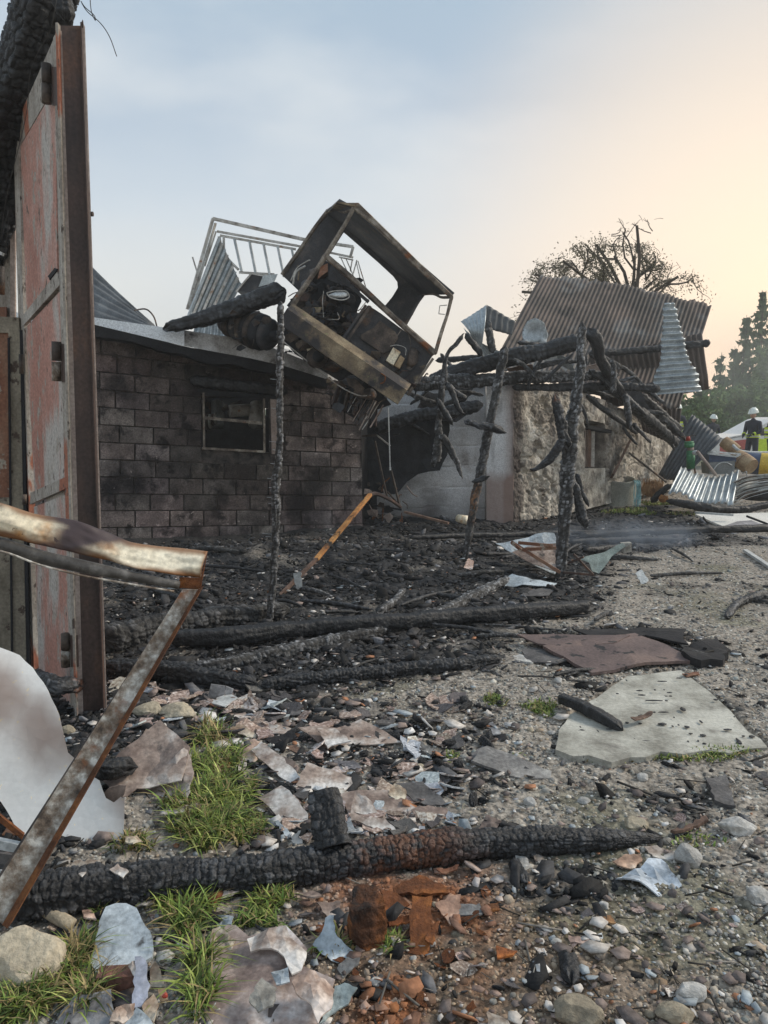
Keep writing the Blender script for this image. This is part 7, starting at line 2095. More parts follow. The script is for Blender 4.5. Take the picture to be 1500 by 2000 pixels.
# ------------------------------------------------------------------ concrete slab, brown plate, black sheet, plank
sl_pts = [(x, y) for x, y in ((1085, 1458), (1092, 1420), (1112, 1392), (1165, 1360), (1225, 1318), (1330, 1306), (1362, 1330), (1400, 1360), (1440, 1400), (1462, 1425), (1485, 1437), (1500, 1455), (1462, 1457), (1425, 1466), (1380, 1460), (1335, 1468), (1290, 1463), (1262, 1474), (1230, 1474), (1195, 1484), (1150, 1470), (1120, 1472))]
slab_o = ground_plate(sl_pts, 'pale weathered concrete slab let into the gravel', 'slab', 41, lift=.004, thick=.05, jag=.012, warp=.006, step=.10, name='concrete_slab', cat='concrete slab')
slab_o.location.z -= .012
ground_plate([(1060, 1262), (1180, 1246), (1240, 1234), (1285, 1250), (1367, 1285), (1262, 1298), (1156, 1315), (1105, 1285)], 'flat reddish brown burnt plate lying above the concrete slab', 'brown_plate', 42, lift=.05, tilt=(0, -.07), thick=.02, jag=.008, warp=.03, name='burnt_plate', cat='plate', step=.08)
ground_plate([(1010, 1236), (1100, 1238), (1230, 1242), (1200, 1258), (1100, 1262), (1050, 1256)], 'dark thin sheet end sticking out behind the brown plate', 'brown_plate', 43, lift=.07, tilt=(0, -.05), thick=.01, warp=.02, name='burnt_sheet', cat='sheet')
ground_plate([(1120, 1228), (1250, 1224), (1340, 1232), (1345, 1256), (1260, 1240), (1160, 1244)], 'black crumbling sheet behind the brown plate', 'soot', 44, lift=.05, thick=.012, jag=.03, warp=.05, name='burnt_sheet', cat='sheet')
ground_plate([(1330, 1262), (1400, 1248), (1428, 1262), (1412, 1288), (1370, 1290), (1335, 1280)], 'heap of black felt at the right end of the brown plate', 'soot', 45, lift=.04, thick=.05, jag=.03, warp=.06, name='burnt_felt', cat='felt')
ground_plate([(1020, 1268), (1060, 1262), (1110, 1290), (1085, 1296), (1030, 1290)], 'dark flap under the left corner of the brown plate', 'slate', 46, lift=.02, thick=.01, name='burnt_sheet', cat='sheet')
rr = random.Random(21)
dv, df, dn = [], [], 0
for k in range(70):
    x, y = rr.uniform(1110, 1480), rr.uniform(1320, 1460)
    gx = G(x, y)
    if soft_poly(np.array([gx[0]]), np.array([gx[1]]), SLABZ, .02)[0] < .6: continue
    V, F = rock((gx[0], gx[1], gx[2] + .018), (rr.expovariate(90) + .004, rr.expovariate(120) + .004, .005), k, sub=1)
    dv.append(V); df += [[i + dn for i in f] for f in F]; dn += len(V)
tag(link_mesh('charcoal_crumbs', np.vstack(dv), df, 'charcoal_flake'), 'black crumbs scattered on the concrete slab', None, kind='stuff')
a, b_ = np.array(G(1090, 1362, .05)), np.array(G(1216, 1424, .03))
V, F = bar(a, (a + b_) / 2 + np.array([0, 0, .006]), .085, .035); V2, F2 = bar((a + b_) / 2 + np.array([0, 0, .006]), b_, .075, .03)
charlog('charred_plank', [a, a * .5 + b_ * .5 + np.array([.01, 0, .012]), b_], [.030, .033, .028], seed=47, square=1.0, label='charred black plank lying on the edge of the concrete slab', cat='plank', tone=.25, depth=.05, jag=(.2, .3))
a, b_ = np.array(G(1455, 1075, .03)), np.array(G(1505, 1108, .03))
tag(link_mesh('pale_bar', *bar(a, b_, .05, .03), 'light_trim'), 'pale metal strip at the right edge of the yard', 'bar')

# ------------------------------------------------------------------ heap of sheets by the forked post
hp = [((970, 1062), (1000, 1068), (1060, 1095), (1092, 1125), (1040, 1112), (1000, 1092)), ((985, 1075), (1010, 1060), (1060, 1048), (1084, 1052), (1088, 1110), (1040, 1095))]
def upl(poly, Y, label, mat, seed, lift=0, tiltY=0.0, cat='metal sheet', name='bent_sheet', **kw):
    y0 = max(p[1] for p in poly)
    pts = [P(x, y, Y + (y0 - y) * tiltY) for x, y in poly]
    V, F = plate(pts, kw.pop('thick', .006), step=kw.pop('step', .07), warp=kw.pop('warp', .03), seed=seed, jag=.006)
    return tag(link_mesh(name, V, F, mat), label, cat)
upl([(968, 1062), (1005, 1058), (1045, 1046), (1082, 1043), (1090, 1058), (1090, 1122), (1050, 1108), (1010, 1090)], 7.75, 'warped pale metal sheet leaning behind the glazing frame', 'sheet_blue', 51, tiltY=.006, warp=.08)
upl([(1000, 1080), (1030, 1066), (1086, 1062), (1092, 1118), (1040, 1100)], 7.55, 'mauve panel under the rusty glazing frame', 'sheet_brown', 52, tiltY=.006)
gf = empty('glazing_frame', P(1040, 1110, 7.5), 'rusty thin window frame lying on the warped sheet', 'window frame')
for a, b_ in (((998, 1058), (1094, 1118)), ((1012, 1060), (1080, 1066)), ((1018, 1074), (1086, 1070)), ((1000, 1060), (1018, 1074))):
    link_mesh('frame_bar', *bar(P(*a, 7.5), P(*b_, 7.4), .022, .03), 'redbrown_panel', gf)
gf = empty('glazing_frame', P(1130, 1125, 7.5), 'dark triangular metal frame right of the forked post', 'window frame')
for a, b_ in (((1120, 1082), (1158, 1122)), ((1100, 1118), (1160, 1123)), ((1110, 1100), (1140, 1088))):
    link_mesh('frame_bar', *bar(P(*a, 7.5), P(*b_, 7.4), .014, .02), 'rust_dark', gf)
upl([(1130, 1092), (1180, 1078), (1216, 1060), (1222, 1066), (1196, 1085), (1170, 1120), (1156, 1116), (1150, 1100)], 7.9, 'folded grey green sheet right of the triangular frame', 'sheet_blue', 53, tiltY=.004).color = (.55, .6, .52, 1)
upl([(1216, 1062), (1234, 1060), (1234, 1078), (1218, 1080)], 8.2, 'small pale block behind the folded sheet', 'concrete', 54, cat='block', name='concrete_piece', thick=.08)
ground_plate([(965, 1142), (1000, 1122), (1040, 1134), (1088, 1140), (1078, 1148), (1020, 1146), (990, 1148)], 'pale bent sheet at the end of the grey cracked pole', 'sheet_blue', 55, lift=.06, tilt=(0, -.35), warp=.04)
ground_plate([(1020, 1155), (1060, 1148), (1084, 1150), (1070, 1162), (1020, 1164)], 'dark board beneath the pale bent sheet', 'slate', 56, lift=.03)
ground_plate([(905, 1108), (915, 1090), (926, 1096), (922, 1112)], 'small pale pink scrap on the ash near the leaning post', 'sheet_white', 57, lift=.06, tilt=(0, -.6), color=(1, .8, .72))
upl([(673, 1187), (728, 1184), (726, 1212), (676, 1212)], 6.55, 'pale rectangular tin lid standing in the ash', 'sheet_white', 58, warp=.008).color = (.65, .62, .58, 1)
upl([(573, 1120), (588, 1117), (590, 1146), (582, 1152), (576, 1140)], 6.6, 'small crumpled white can on the orange lath', 'light_trim', 59, warp=.01, step=.02, cat='can', name='tin_can')
# orange lath
la = empty('orange_lath', G(545, 1168), 'orange brown scorched lath leaning from the ash to the block wall corner', 'lath')
link_mesh('lath', *bar(P(542, 1168, 6.7), P(618, 1092, 7.4), .03, .03), 'brown_wood', la)
link_mesh('lath', *bar(P(618, 1092, 7.4), P(723, 966, 8.6), .045, .03), 'orange_wood', la)
tag(link_mesh('bent_strip', *tube([P(715, 972, 9.0), P(732, 964, 9.2), P(760, 975, 9.5), P(782, 990, 9.8)], .025, 6), 'rust_dark'), 'rusty bent strip curving away from the top of the lath', 'strip')
tag(link_mesh('pale_lath', *bar(P(790, 1000, 10.6), P(876, 1022, 10.2), .04, .03), 'brown_wood'), 'long thin board lying before the foot of the pale wall', 'board')
cp = empty('cup', P(905, 1020, 10.6), 'small cream enamel cup beside the leaning post', 'cup')
link_mesh('body', *tube([P(894, 1012, 10.6), P(912, 1016, 10.5)], [.055, .065], 14), 'cream_metal', cp, smooth=True)
charlog('charred_stick', [P(858, 1008, 10.9), P(880, 1018, 10.7), P(900, 1022, 10.6)], .035, seed=61, label='short black stick left of the cream cup', cat='stick')

# ================================================================== RIGHT SIDE: RING, SHEETS, BARRELS
ring = empty('concrete_ring', P(1206, 985, 14.4), 'round grey concrete well ring with turquoise twine hanging over it', 'concrete ring')
c = np.array(P(1206, 985, 14.6)); R0, Hh = .335, .50
th = np.linspace(0, 2 * math.pi, 40, endpoint=False)
V = []
for (r, z) in ((R0, -.05), (R0, Hh - .02), (R0 - .015, Hh), (R0 - .045, Hh), (R0 - .055, Hh - .03), (R0 - .055, 0)):
    V += [(c[0] + r * math.cos(a), c[1] + r * math.sin(a), c[2] + z + (.05 * math.sin(a) if z > .1 else 0)) for a in th]
F = [(k * 40 + j, k * 40 + (j + 1) % 40, (k + 1) * 40 + (j + 1) % 40, (k + 1) * 40 + j) for k in range(5) for j in range(40)]
link_mesh('ring', V, F, 'concrete', ring, smooth=False).color = (.75, .78, .74, 1)
tw = empty('twine', P(1240, 985, 14.2), 'turquoise baler twine hanging over the edge of the concrete ring', 'twine')
rr = random.Random(3)
for k in range(17):
    x = rr.uniform(1236, 1251)
    link_mesh('strand', *tube([P(x - 3, 938, 14.45), P(x, 942, 14.2), P(x + rr.uniform(-3, 3), 965, 14.2), P(x + rr.uniform(-7, 2), rr.uniform(982, 994), 14.15)], .0045, 4), 'turquoise', tw)
st = empty('straw_bundle', P(1275, 972, 14.8), 'bundle of brown straw like bristles behind the concrete ring', 'bundle')
V, F = rock(P(1275, 955, 15.0), (.22, .16, .17), 3, sub=3); link_mesh('core', V, F, 'straw', st)
for k in range(150):
    x, y = rr.uniform(1256, 1298), rr.uniform(932, 950)
    link_mesh('bristle', *tube([P(x, y, 14.85), P(x - rr.uniform(2, 10), y + rr.uniform(16, 34), 14.75)], .004, 3), 'straw', st)
mg = st
tag(link_mesh('leaning_board', *bar(P(1196, 930, 14.2), P(1232, 858, 14.6), .18, .04, up=(1, 0, 0)), 'brown_wood'), 'broken brown board leaning on the gable wall behind the ring', 'board')
tag(link_mesh('thin_pole', *tube([P(1228, 884, 14.4), P(1302, 942, 14.2)], .02, 7), 'burnt_metal'), 'thin grey pole slanting down over the straw bundle', 'pole')
timber([(1272, 982), (1288, 965), (1312, 945)], 14.0, [8, 9, 7], 151, 'short black log in front of the straw bundle', tone=.1)
V, F = rock(P(1296, 974, 13.9), (.09, .08, .09), 8, sub=2); tag(link_mesh('wood_end', V, F, 'orange_wood'), 'yellowish sawn wood end beside the short black log', 'wood')

# corrugated sheets
V, F = corr(P(1283, 928, 15.6), P(1352, 808, 15.9), P(1410, 850, 15.5), P(1350, 925, 15.2), 9, .022, nv=8, seed=3)
V, F = corr(P(1352, 808, 15.9), P(1412, 858, 15.5), P(1340, 926, 15.2), P(1284, 930, 15.6), 9, .022, nv=8, seed=3, bend=lambda U, V_: np.stack([0 * U, 0 * U, -.10 * np.sin(U * 3) * V_], -1))
tag(link_mesh('corrugated_sheet', V, F, 'dark_roof_sheet', smooth=True), 'dark grey corrugated sheet standing on its corner behind the green pump', 'metal sheet')
V, F = corr(P(1330, 912, 13.6), P(1444, 918, 13.6), P(1432, 992, 12.9), P(1305, 964, 12.9), 10, .026, nv=8, seed=6, per=8, bend=lambda U, V_: np.stack([0 * U, 0 * U, -.16 * np.sin(U * math.pi) * (1 - V_) ** 1 + .05 * np.sin(U * 9) * V_], -1))
tag(link_mesh('corrugated_sheet', V, F, 'galvanised', smooth=True), 'bright galvanised corrugated sheet lying tilted in front of the green pump', 'metal sheet')
# pump
pu = empty('green_pump', P(1352, 912, 14.2), 'green metal pump with a red valve wheel on top', 'pump')
def cy(x, y0, y1, r0, r1, m, nm, Y=14.2): link_mesh(nm, *tube([P(x, y0, Y), P(x, y1, Y)], [r0 * pxm(Y), r1 * pxm(Y)], 14), m, pu, smooth=True)
cy(1349, 915, 880, 8, 8, 'green_paint', 'body'); cy(1349, 880, 874, 6, 6, 'stained_wall', 'neck'); cy(1346, 874, 866, 8, 10, 'green_paint', 'collar'); cy(1346, 866, 862, 9, 8, 'green_paint', 'cap')
cy(1344, 861, 851, 5, 3, 'red_paint', 'valve_stem')
link_mesh('handle', *bar(P(1330, 853, 14.1), P(1359, 850, 14.1), .02, .015), 'burnt_metal', pu)
V, F = rock(P(1358, 884, 14.05), (.06, .05, .05), 3, sub=2); link_mesh('spout', V, F, 'light_trim', pu, smooth=True)
tag(link_mesh('slanting_pipe', *tube([P(1362, 882, 14.0), P(1398, 928, 13.6)], 3.2 * pxm(13.8), 8), 'stained_wall', smooth=True), 'grey beige pipe slanting down from the green pump', 'pipe')
tag(link_mesh('rust_board', *bar(P(1354, 900, 14.3), P(1358, 925, 14.3), .03, .02), 'rust'), 'thin rusty upright strip right of the green pump', 'strip')
# tub
tubq = empty('grey_tub', P(1410, 925, 14.0), 'grey plastic tub with a white rectangular rim lying on its side', 'tub')
a = [(1383, 886), (1392, 882), (1446, 887), (1438, 892)]
Yt = 14.0
for i in range(4):
    p, q = a[i], a[(i + 1) % 4]
    link_mesh('rim', *bar(P(*p, Yt + (.2 if i in (0,) else 0)), P(*q, Yt + (.2 if i == 1 else 0)), .035, .03), 'light_trim', tubq)
link_mesh('side', *quadslab([P(1385, 902, Yt + .05), P(1438, 902, Yt + .05), P(1438, 892, Yt + .05), P(1385, 887, Yt + .05)], (0, .3, 0)), 'blue_plastic', tubq)
link_mesh('side', *quadslab([P(1386, 926, Yt), P(1434, 926, Yt), P(1436, 900, Yt), P(1384, 904, Yt)], (0, .35, 0)), 'grey_plastic', tubq)
link_mesh('moulded_arch', *tube([P(1392, 920, Yt - .02), P(1402, 907, Yt - .02), P(1416, 903, Yt - .02), P(1430, 909, Yt - .02)], .01, 6), 'light_trim', tubq, smooth=True)
# barrels and buckets
def drum(x0, y0, x1, y1, Y0, Y1, r, m, label, name='barrel', bands=(), cat='barrel'):
    e = empty(name, P((x0 + x1) / 2, max(y0, y1) + r, (Y0 + Y1) / 2), label, cat)
    A_, B_ = np.array(P(x0, y0, Y0)), np.array(P(x1, y1, Y1))
    rm = r * pxm((Y0 + Y1) / 2)
    link_mesh('body', *tube([A_, A_ + (B_ - A_) * .05, A_ + (B_ - A_) * .95, B_], [rm * .93, rm, rm, rm * .93], 24, n=4), m, e, smooth=False)
    for t, mm, w, k in bands:
        c0 = A_ + (B_ - A_) * t; c1 = A_ + (B_ - A_) * (t + w)
        link_mesh('band', *tube([c0, c1], rm * k, 24), mm, e)
    return e
drum(1450, 903, 1520, 910, 15.0, 14.7, 21, 'blue_plastic', 'lying blue barrel with bright yellow end at the right edge', bands=((.50, 'yellow_plastic', .6, 1.05),))
drum(1440, 893, 1468, 912, 14.6, 14.3, 17, 'tan_card', 'brown ribbed bucket in front of the blue barrel', 'bucket', bands=((.3, 'redbrown_panel', .03, 1.02), (.45, 'redbrown_panel', .03, 1.02)), cat='bucket')
drum(1413, 862, 1440, 882, 15.6, 15.4, 12, 'tan_card', 'tan cardboard drum behind the tub', 'drum', cat='drum')
tag(link_mesh('grey_hose', *tube([P(1432, 870, 15.2), P(1444, 880, 15), P(1470, 884, 15), P(1510, 884, 15)], .03, 8), 'light_trim', smooth=True), 'pale hose lying over the barrels', 'hose')
ch = empty('cable_coil', P(1470, 985, 13.4), 'coil of many grey cables lying at the right edge', 'cables')
rr = random.Random(17)
for k in range(46):
    y = rr.uniform(935, 975); dy = (y - 955)
    link_mesh('cable', *tube([P(rr.uniform(1430, 1440), y + 8 + dy * .2, 13.3), P(1455, y - 2 + dy * .1, 13.4 + rr.uniform(-.15, .15)), P(1480, y - 8, 13.5), P(1530, y - 16 - dy * .2, 13.5)], rr.choice([.006, .009, .012]), 4), rr.choice(['cable', 'cable', 'burnt_metal', 'light_trim']), ch)
V, F = rock(P(1485, 962, 13.9), (.5, .25, .16), 3, sub=2); link_mesh('core', V, F, 'burnt_black', ch)
tag(link_mesh('cable_hoop', *tube([P(1450, 925, 13.6), P(1458, 921, 13.5), P(1460, 930, 13.5), P(1478, 936, 13.5)], .009, 5), 'light_trim', smooth=True), 'single white cable loop above the cable coil', 'cable')
# white door like sheet lying at the right
dp = empty('white_car_door', P(1430, 1030, 11.6), 'white painted panel lying flat with a grey window opening at the right edge', 'panel')
g = np.array(G(1440, 1020))
pw = [on_plane(q, g + np.array([0, 0, .06]), (0, -.12, 1)) for q in ((1358, 1003), (1440, 1003), (1520, 1000), (1520, 1026), (1424, 1032), (1390, 1018))]
V, F = plate(pw, .03, step=.2, seed=3, warp=.02); link_mesh('panel', V, F, 'door_white', dp)
pw = [on_plane(q, g + np.array([0, 0, .075]), (0, -.12, 1)) for q in ((1418, 1026), (1440, 1018), (1468, 1016), (1490, 1024), (1430, 1029))]
V, F = plate(pw, .01, step=.2, seed=4); link_mesh('window_opening', V, F, 'slate', dp).color = (2.5, 2.5, 2.6, 1)
link_mesh('molding', *bar(P(1358, 1001, 11.9), P(1432, 1006, 11.8), .04, .03), 'light_trim', dp)
link_mesh('seam', *bar(P(1458, 1008, 11.5), P(1500, 1024, 11.2), .015, .03), 'burnt_black', dp)
charlog('charred_log', [P(1300, 978, 12.9), P(1370, 990, 12.7), P(1440, 996, 12.8), P(1520, 982, 13)], [.05, .08, .07, .06], seed=160, label='dark log lying under the bright corrugated sheet', cat='log', tone=.1)
# ================================================================== TREES
def conifer(px, top_y, base_y, Y, wpx, label, seed, dens=1.0):
    rr = np.random.default_rng(seed)
    base = np.array(P(px, base_y, Y)); base[2] = float(height(base[0], base[1]))
    top = np.array(P(px, top_y, Y)); top[0] = base[0]
    Ht = top[2] - base[2]; Wd = wpx * pxm(Y)
    t = empty('conifer', base, label, 'tree', 'conifers behind the yard')
    link_mesh('trunk', *tube([base, base + np.array([0, 0, Ht * .6]), base + np.array([0, 0, Ht])], [Ht * .014 + .05, Ht * .009 + .02, .01], 7, n=6), 'bark', t)
    Vs, Fs = [], []; nb = 0
    nw = int(Ht * 3.6)
    for i in range(nw):
        f = (i + rr.uniform(0, 1)) / nw
        z = Ht * (.06 + .94 * f)
        L = Wd * (1 - f) ** .85 * rr.uniform(.65, 1.1) + .08
        nbr = int(5 + 6 * (1 - f))
        for b in range(nbr):
            if rr.uniform() < .12: continue
            az = rr.uniform(0, 2 * math.pi); d = np.array([math.cos(az), math.sin(az), 0]); s = np.array([-d[1], d[0], 0])
            l = L * rr.uniform(.55, 1.1)
            m = max(5, int(l * 9 * dens))
            u = rr.uniform(.12, 1, m)
            p = base + np.array([0, 0, z]) + d * (u * l)[:, None] + np.array([0, 0, 1]) * ((-.18 * u - .25 * u ** 2 + .12 * (u > .85)) * l)[:, None]
            p = p + s * (rr.normal(0, .13, m) * l * (1.1 - u))[:, None]
            w = rr.uniform(.10, .22, m)[:, None] * (0.7 + Y / 90); h = rr.uniform(.10, .34, m)[:, None] * (0.7 + Y / 90)
            dd = d + rr.normal(0, .5, (m, 3)); dd /= np.linalg.norm(dd, axis=1)[:, None]
            dn = np.array([0, 0, -1]) + rr.normal(0, .4, (m, 3))
            tri = np.stack([p - dd * w, p + dd * w, p + dn * h], 1)
            Vs.append(tri.reshape(-1, 3)); Fs.append(np.arange(m * 3).reshape(-1, 3) + nb); nb += m * 3
    o = link_mesh('crown', np.vstack(Vs), np.vstack(Fs), 'needles', t)
    return t


conifer(1474, 572, 875, 46, 62, 'tallest pointed conifer at the right edge beyond the yard', 1)
conifer(1444, 615, 875, 50, 40, 'slim conifer tip just left of the tallest conifer', 2)
conifer(1400, 688, 875, 48, 40, 'lower pointed conifer left of the tall pair', 3)
conifer(1425, 676, 875, 54, 36, 'thin conifer between the tall one and the lower pointed one', 4)
conifer(1366, 740, 875, 44, 40, 'smallest conifer beside the hanging sheet', 5)
conifer(1500, 640, 880, 42, 60, 'broad conifer cut by the right edge of the view', 6)


def bushy(px, py, Y, wpx, hpx, label, seed, n=5000, mat='leaves_green', name='bush'):
    rr = np.random.default_rng(seed)
    c = np.array(P(px, py, Y)); gz = float(height(c[0], c[1]))
    t = empty(name, (c[0], c[1], gz), label, name)
    W_, H_ = wpx * pxm(Y), hpx * pxm(Y)
    for k in range(4):
        a = rr.uniform(0, 6.28)
        link_mesh('stem', *tube([(c[0] + .1 * k, c[1], gz), (c[0] + math.cos(a) * W_ * .4, c[1] + math.sin(a) * W_ * .3, gz + (c[2] - gz) + H_ * .4)], [.06, .015], 5), 'bark', t)
    q = rr.normal(size=(n, 3)); q /= np.linalg.norm(q, axis=1)[:, None]
    rad = rr.uniform(.25, 1, n) ** .5
    lump = 1 + .5 * vnoise(q[:, 0] * 2.2, q[:, 1] * 2.2, q[:, 2] * 2.2, seed=seed)
    p = np.array([c[0], c[1], (c[2] + gz) / 2]) + q * (rad * lump)[:, None] * np.array([W_, W_ * .7, (c[2] - gz) / 2 + H_])
    p = p[p[:, 2] > gz]
    m = len(p)
    s = .06 + Y * .0016
    a = rr.normal(size=(m, 3)); a /= np.linalg.norm(a, axis=1)[:, None]
    b_ = np.cross(a, rr.normal(size=(m, 3))); b_ /= np.linalg.norm(b_, axis=1)[:, None]
    sz = (s * rr.uniform(.6, 1.4, m))[:, None]
    V = np.stack([p - a * sz, p + b_ * sz * .5, p + a * sz, p - b_ * sz * .5], 1).reshape(-1, 3)
    F = np.arange(m * 4).reshape(-1, 4)
    link_mesh('crown', V, F, mat, t)


bushy(1450, 790, 40, 75, 40, 'broad hazy green bush right behind the firefighters', 11, 11000)
bushy(1372, 800, 38, 55, 30, 'dull green bush left of the firefighters under the roof edge', 12, 8000)
bushy(1510, 740, 44, 60, 40, 'green bush at the right edge behind the standing firefighter', 13, 8000)
bushy(1330, 830, 36, 40, 25, 'small green bush below the hanging sheet', 14, 4000)


def bare_tree():
    base = np.array(P(1235, 800, 21.0)); base[2] = float(height(base[0], base[1]))
    t = empty('tree', base, 'sparse broad tree half bare rising behind the rusty roof', 'tree')
    rr = random.Random(8)
    segs = []; leaves = []

    def target(x, y, d): return np.array(P(x, y, 21 + d))
    def grow(p, q, r, lvl):
        mid = (p + q) / 2 + np.array([rr.gauss(0, 1), rr.gauss(0, 1), rr.gauss(0, 1)]) * np.linalg.norm(q - p) * .07
        segs.append(([p, mid, q], [r, r * .8, r * .6]))
        if lvl == 0: return
        d = q - p; L = np.linalg.norm(d)
        for k in range(rr.choice([3, 4, 4, 5])):
            f = rr.uniform(.35, 1)
            s = p + d * f
            dr = d / L + np.array([rr.gauss(0, .75), rr.gauss(0, .75), rr.gauss(0, .55)])
            dr /= np.linalg.norm(dr)
            e = s + dr * L * rr.uniform(.35, .6)
            grow(s, e, r * .5, lvl - 1)
    trunk_top = target(1225, 620, 0)
    segs.append(([base, (base + trunk_top) / 2 + np.array([.1, 0, 0]), trunk_top], [.22, .17, .13]))
    ends = [(1165, 478, 14, 1), (1100, 510, 12, 1), (1045, 535, 10, 1), (1020, 570, 10, 1), (1240, 500, 15, 1), (1280, 515, 12, 1), (1325, 540, 10, 1), (1200, 500, 12, 1), (1130, 545, 8, 1), (1090, 560, 8, 1), (1325, 490, 8, 0), (1244, 440, 10, 0)]
    for (x, y, r, lf) in ends:
        e = target(x, y, rr.uniform(-1.2, 1.2))
        n0 = len(segs)
        grow(trunk_top + np.array([0, 0, rr.uniform(-.4, .2)]), e, .06, 3)
        if lf:
            for (pp, ra) in segs[n0:]:
                if ra[0] < .02: leaves.append(pp)
    def seen(p):
        dz = (p[2] - EYE); f = p[1] * math.cos(PITCH) - dz * math.sin(PITCH); u = p[1] * math.sin(PITCH) + dz * math.cos(PITCH)
        return 750 + 1500 * p[0] / f, 1000 - 1500 * u / f

    def okay(pp):
        x, y = seen(pp[-1])
        lim = 466 + 70 * ((x - 1190) / 160) ** 2
        return y > lim or (abs(x - 1240) < 42 and y > 425)
    segs = [q for q in segs if okay(q[0])]; leaves = [q for q in leaves if okay(q) and seen(q[-1])[1] > 460]
    parts = [tube(pp, ra, 5 if ra[0] > .02 else 3, n=4, caps=False) for pp, ra in segs]
    V, F = join(parts)
    link_mesh('trunk_and_limbs', V, F, 'bark', t)
    g = np.random.default_rng(4)
    P_ = []
    for pp in leaves:
        m = 20
        u = g.uniform(.1, 1.0, m)[:, None]
        P_.append(pp[0] * (1 - u) + pp[2] * u + g.normal(0, .11, (m, 3)))
    p = np.vstack(P_)
    dens = vnoise(p[:, 0] * .9, p[:, 1] * .9, p[:, 2] * .9, seed=3)
    p = p[dens > -.25]
    m = len(p)
    a = g.normal(size=(m, 3)); a /= np.linalg.norm(a, axis=1)[:, None]
    b_ = np.cross(a, g.normal(size=(m, 3))); b_ /= np.linalg.norm(b_, axis=1)[:, None]
    sz = g.uniform(.018, .042, m)[:, None]
    V = np.stack([p - a * sz, p + b_ * sz * .45, p + a * sz, p - b_ * sz * .45], 1).reshape(-1, 3)
    link_mesh('leaves', V, np.arange(m * 4).reshape(-1, 4), 'leaves_dry', t)


bare_tree()
# far wooded rise
xs = np.linspace(-260, 320, 120)
V, F = [], []
for i, x in enumerate(xs):
    y = 150 + 20 * math.sin(x * .01)
    z = 3.2 + 2.4 * float(fbm(np.array([x * .03]), np.array([1.0]), seed=5)[0])
    V += [(x, y, -1), (x, y + 3, z * .8), (x, y + 12, z + .6), (x, y + 60, z * .7)]
for i in range(len(xs) - 1):
    for k in range(3): F.append((i * 4 + k, (i + 1) * 4 + k, (i + 1) * 4 + k + 1, i * 4 + k + 1))
o = link_mesh('hills', V, F, 'needles', smooth=True); tag(o, None, kind='structure')

# ================================================================== FIREFIGHTERS
def skin_mesh(name, nodes, edges, mat, parent, root=0, sub=1):
    me = bpy.data.meshes.new(name)
    me.from_pydata([n[0] for n in nodes], edges, [])
    o = bpy.data.objects.new(name, me); COL.objects.link(o)
    md = o.modifiers.new('skin', 'SKIN')
    for i, n in enumerate(nodes):
        v = me.skin_vertices[0].data[i]; r = n[1]
        v.radius = (r, r) if np.isscalar(r) else r
        v.use_root = (i == root)
    s = o.modifiers.new('sub', 'SUBSURF'); s.levels = sub; s.render_levels = sub
    dg = bpy.context.evaluated_depsgraph_get()
    ev = bpy.data.meshes.new_from_object(o.evaluated_get(dg))
    ev.name = name
    bpy.data.objects.remove(o)
    ev.materials.clear(); ev.materials.append(MATS[mat])
    for p in ev.polygons: p.use_smooth = True
    ob = bpy.data.objects.new(name, ev); COL.objects.link(ob); ob.parent = parent
    return ob


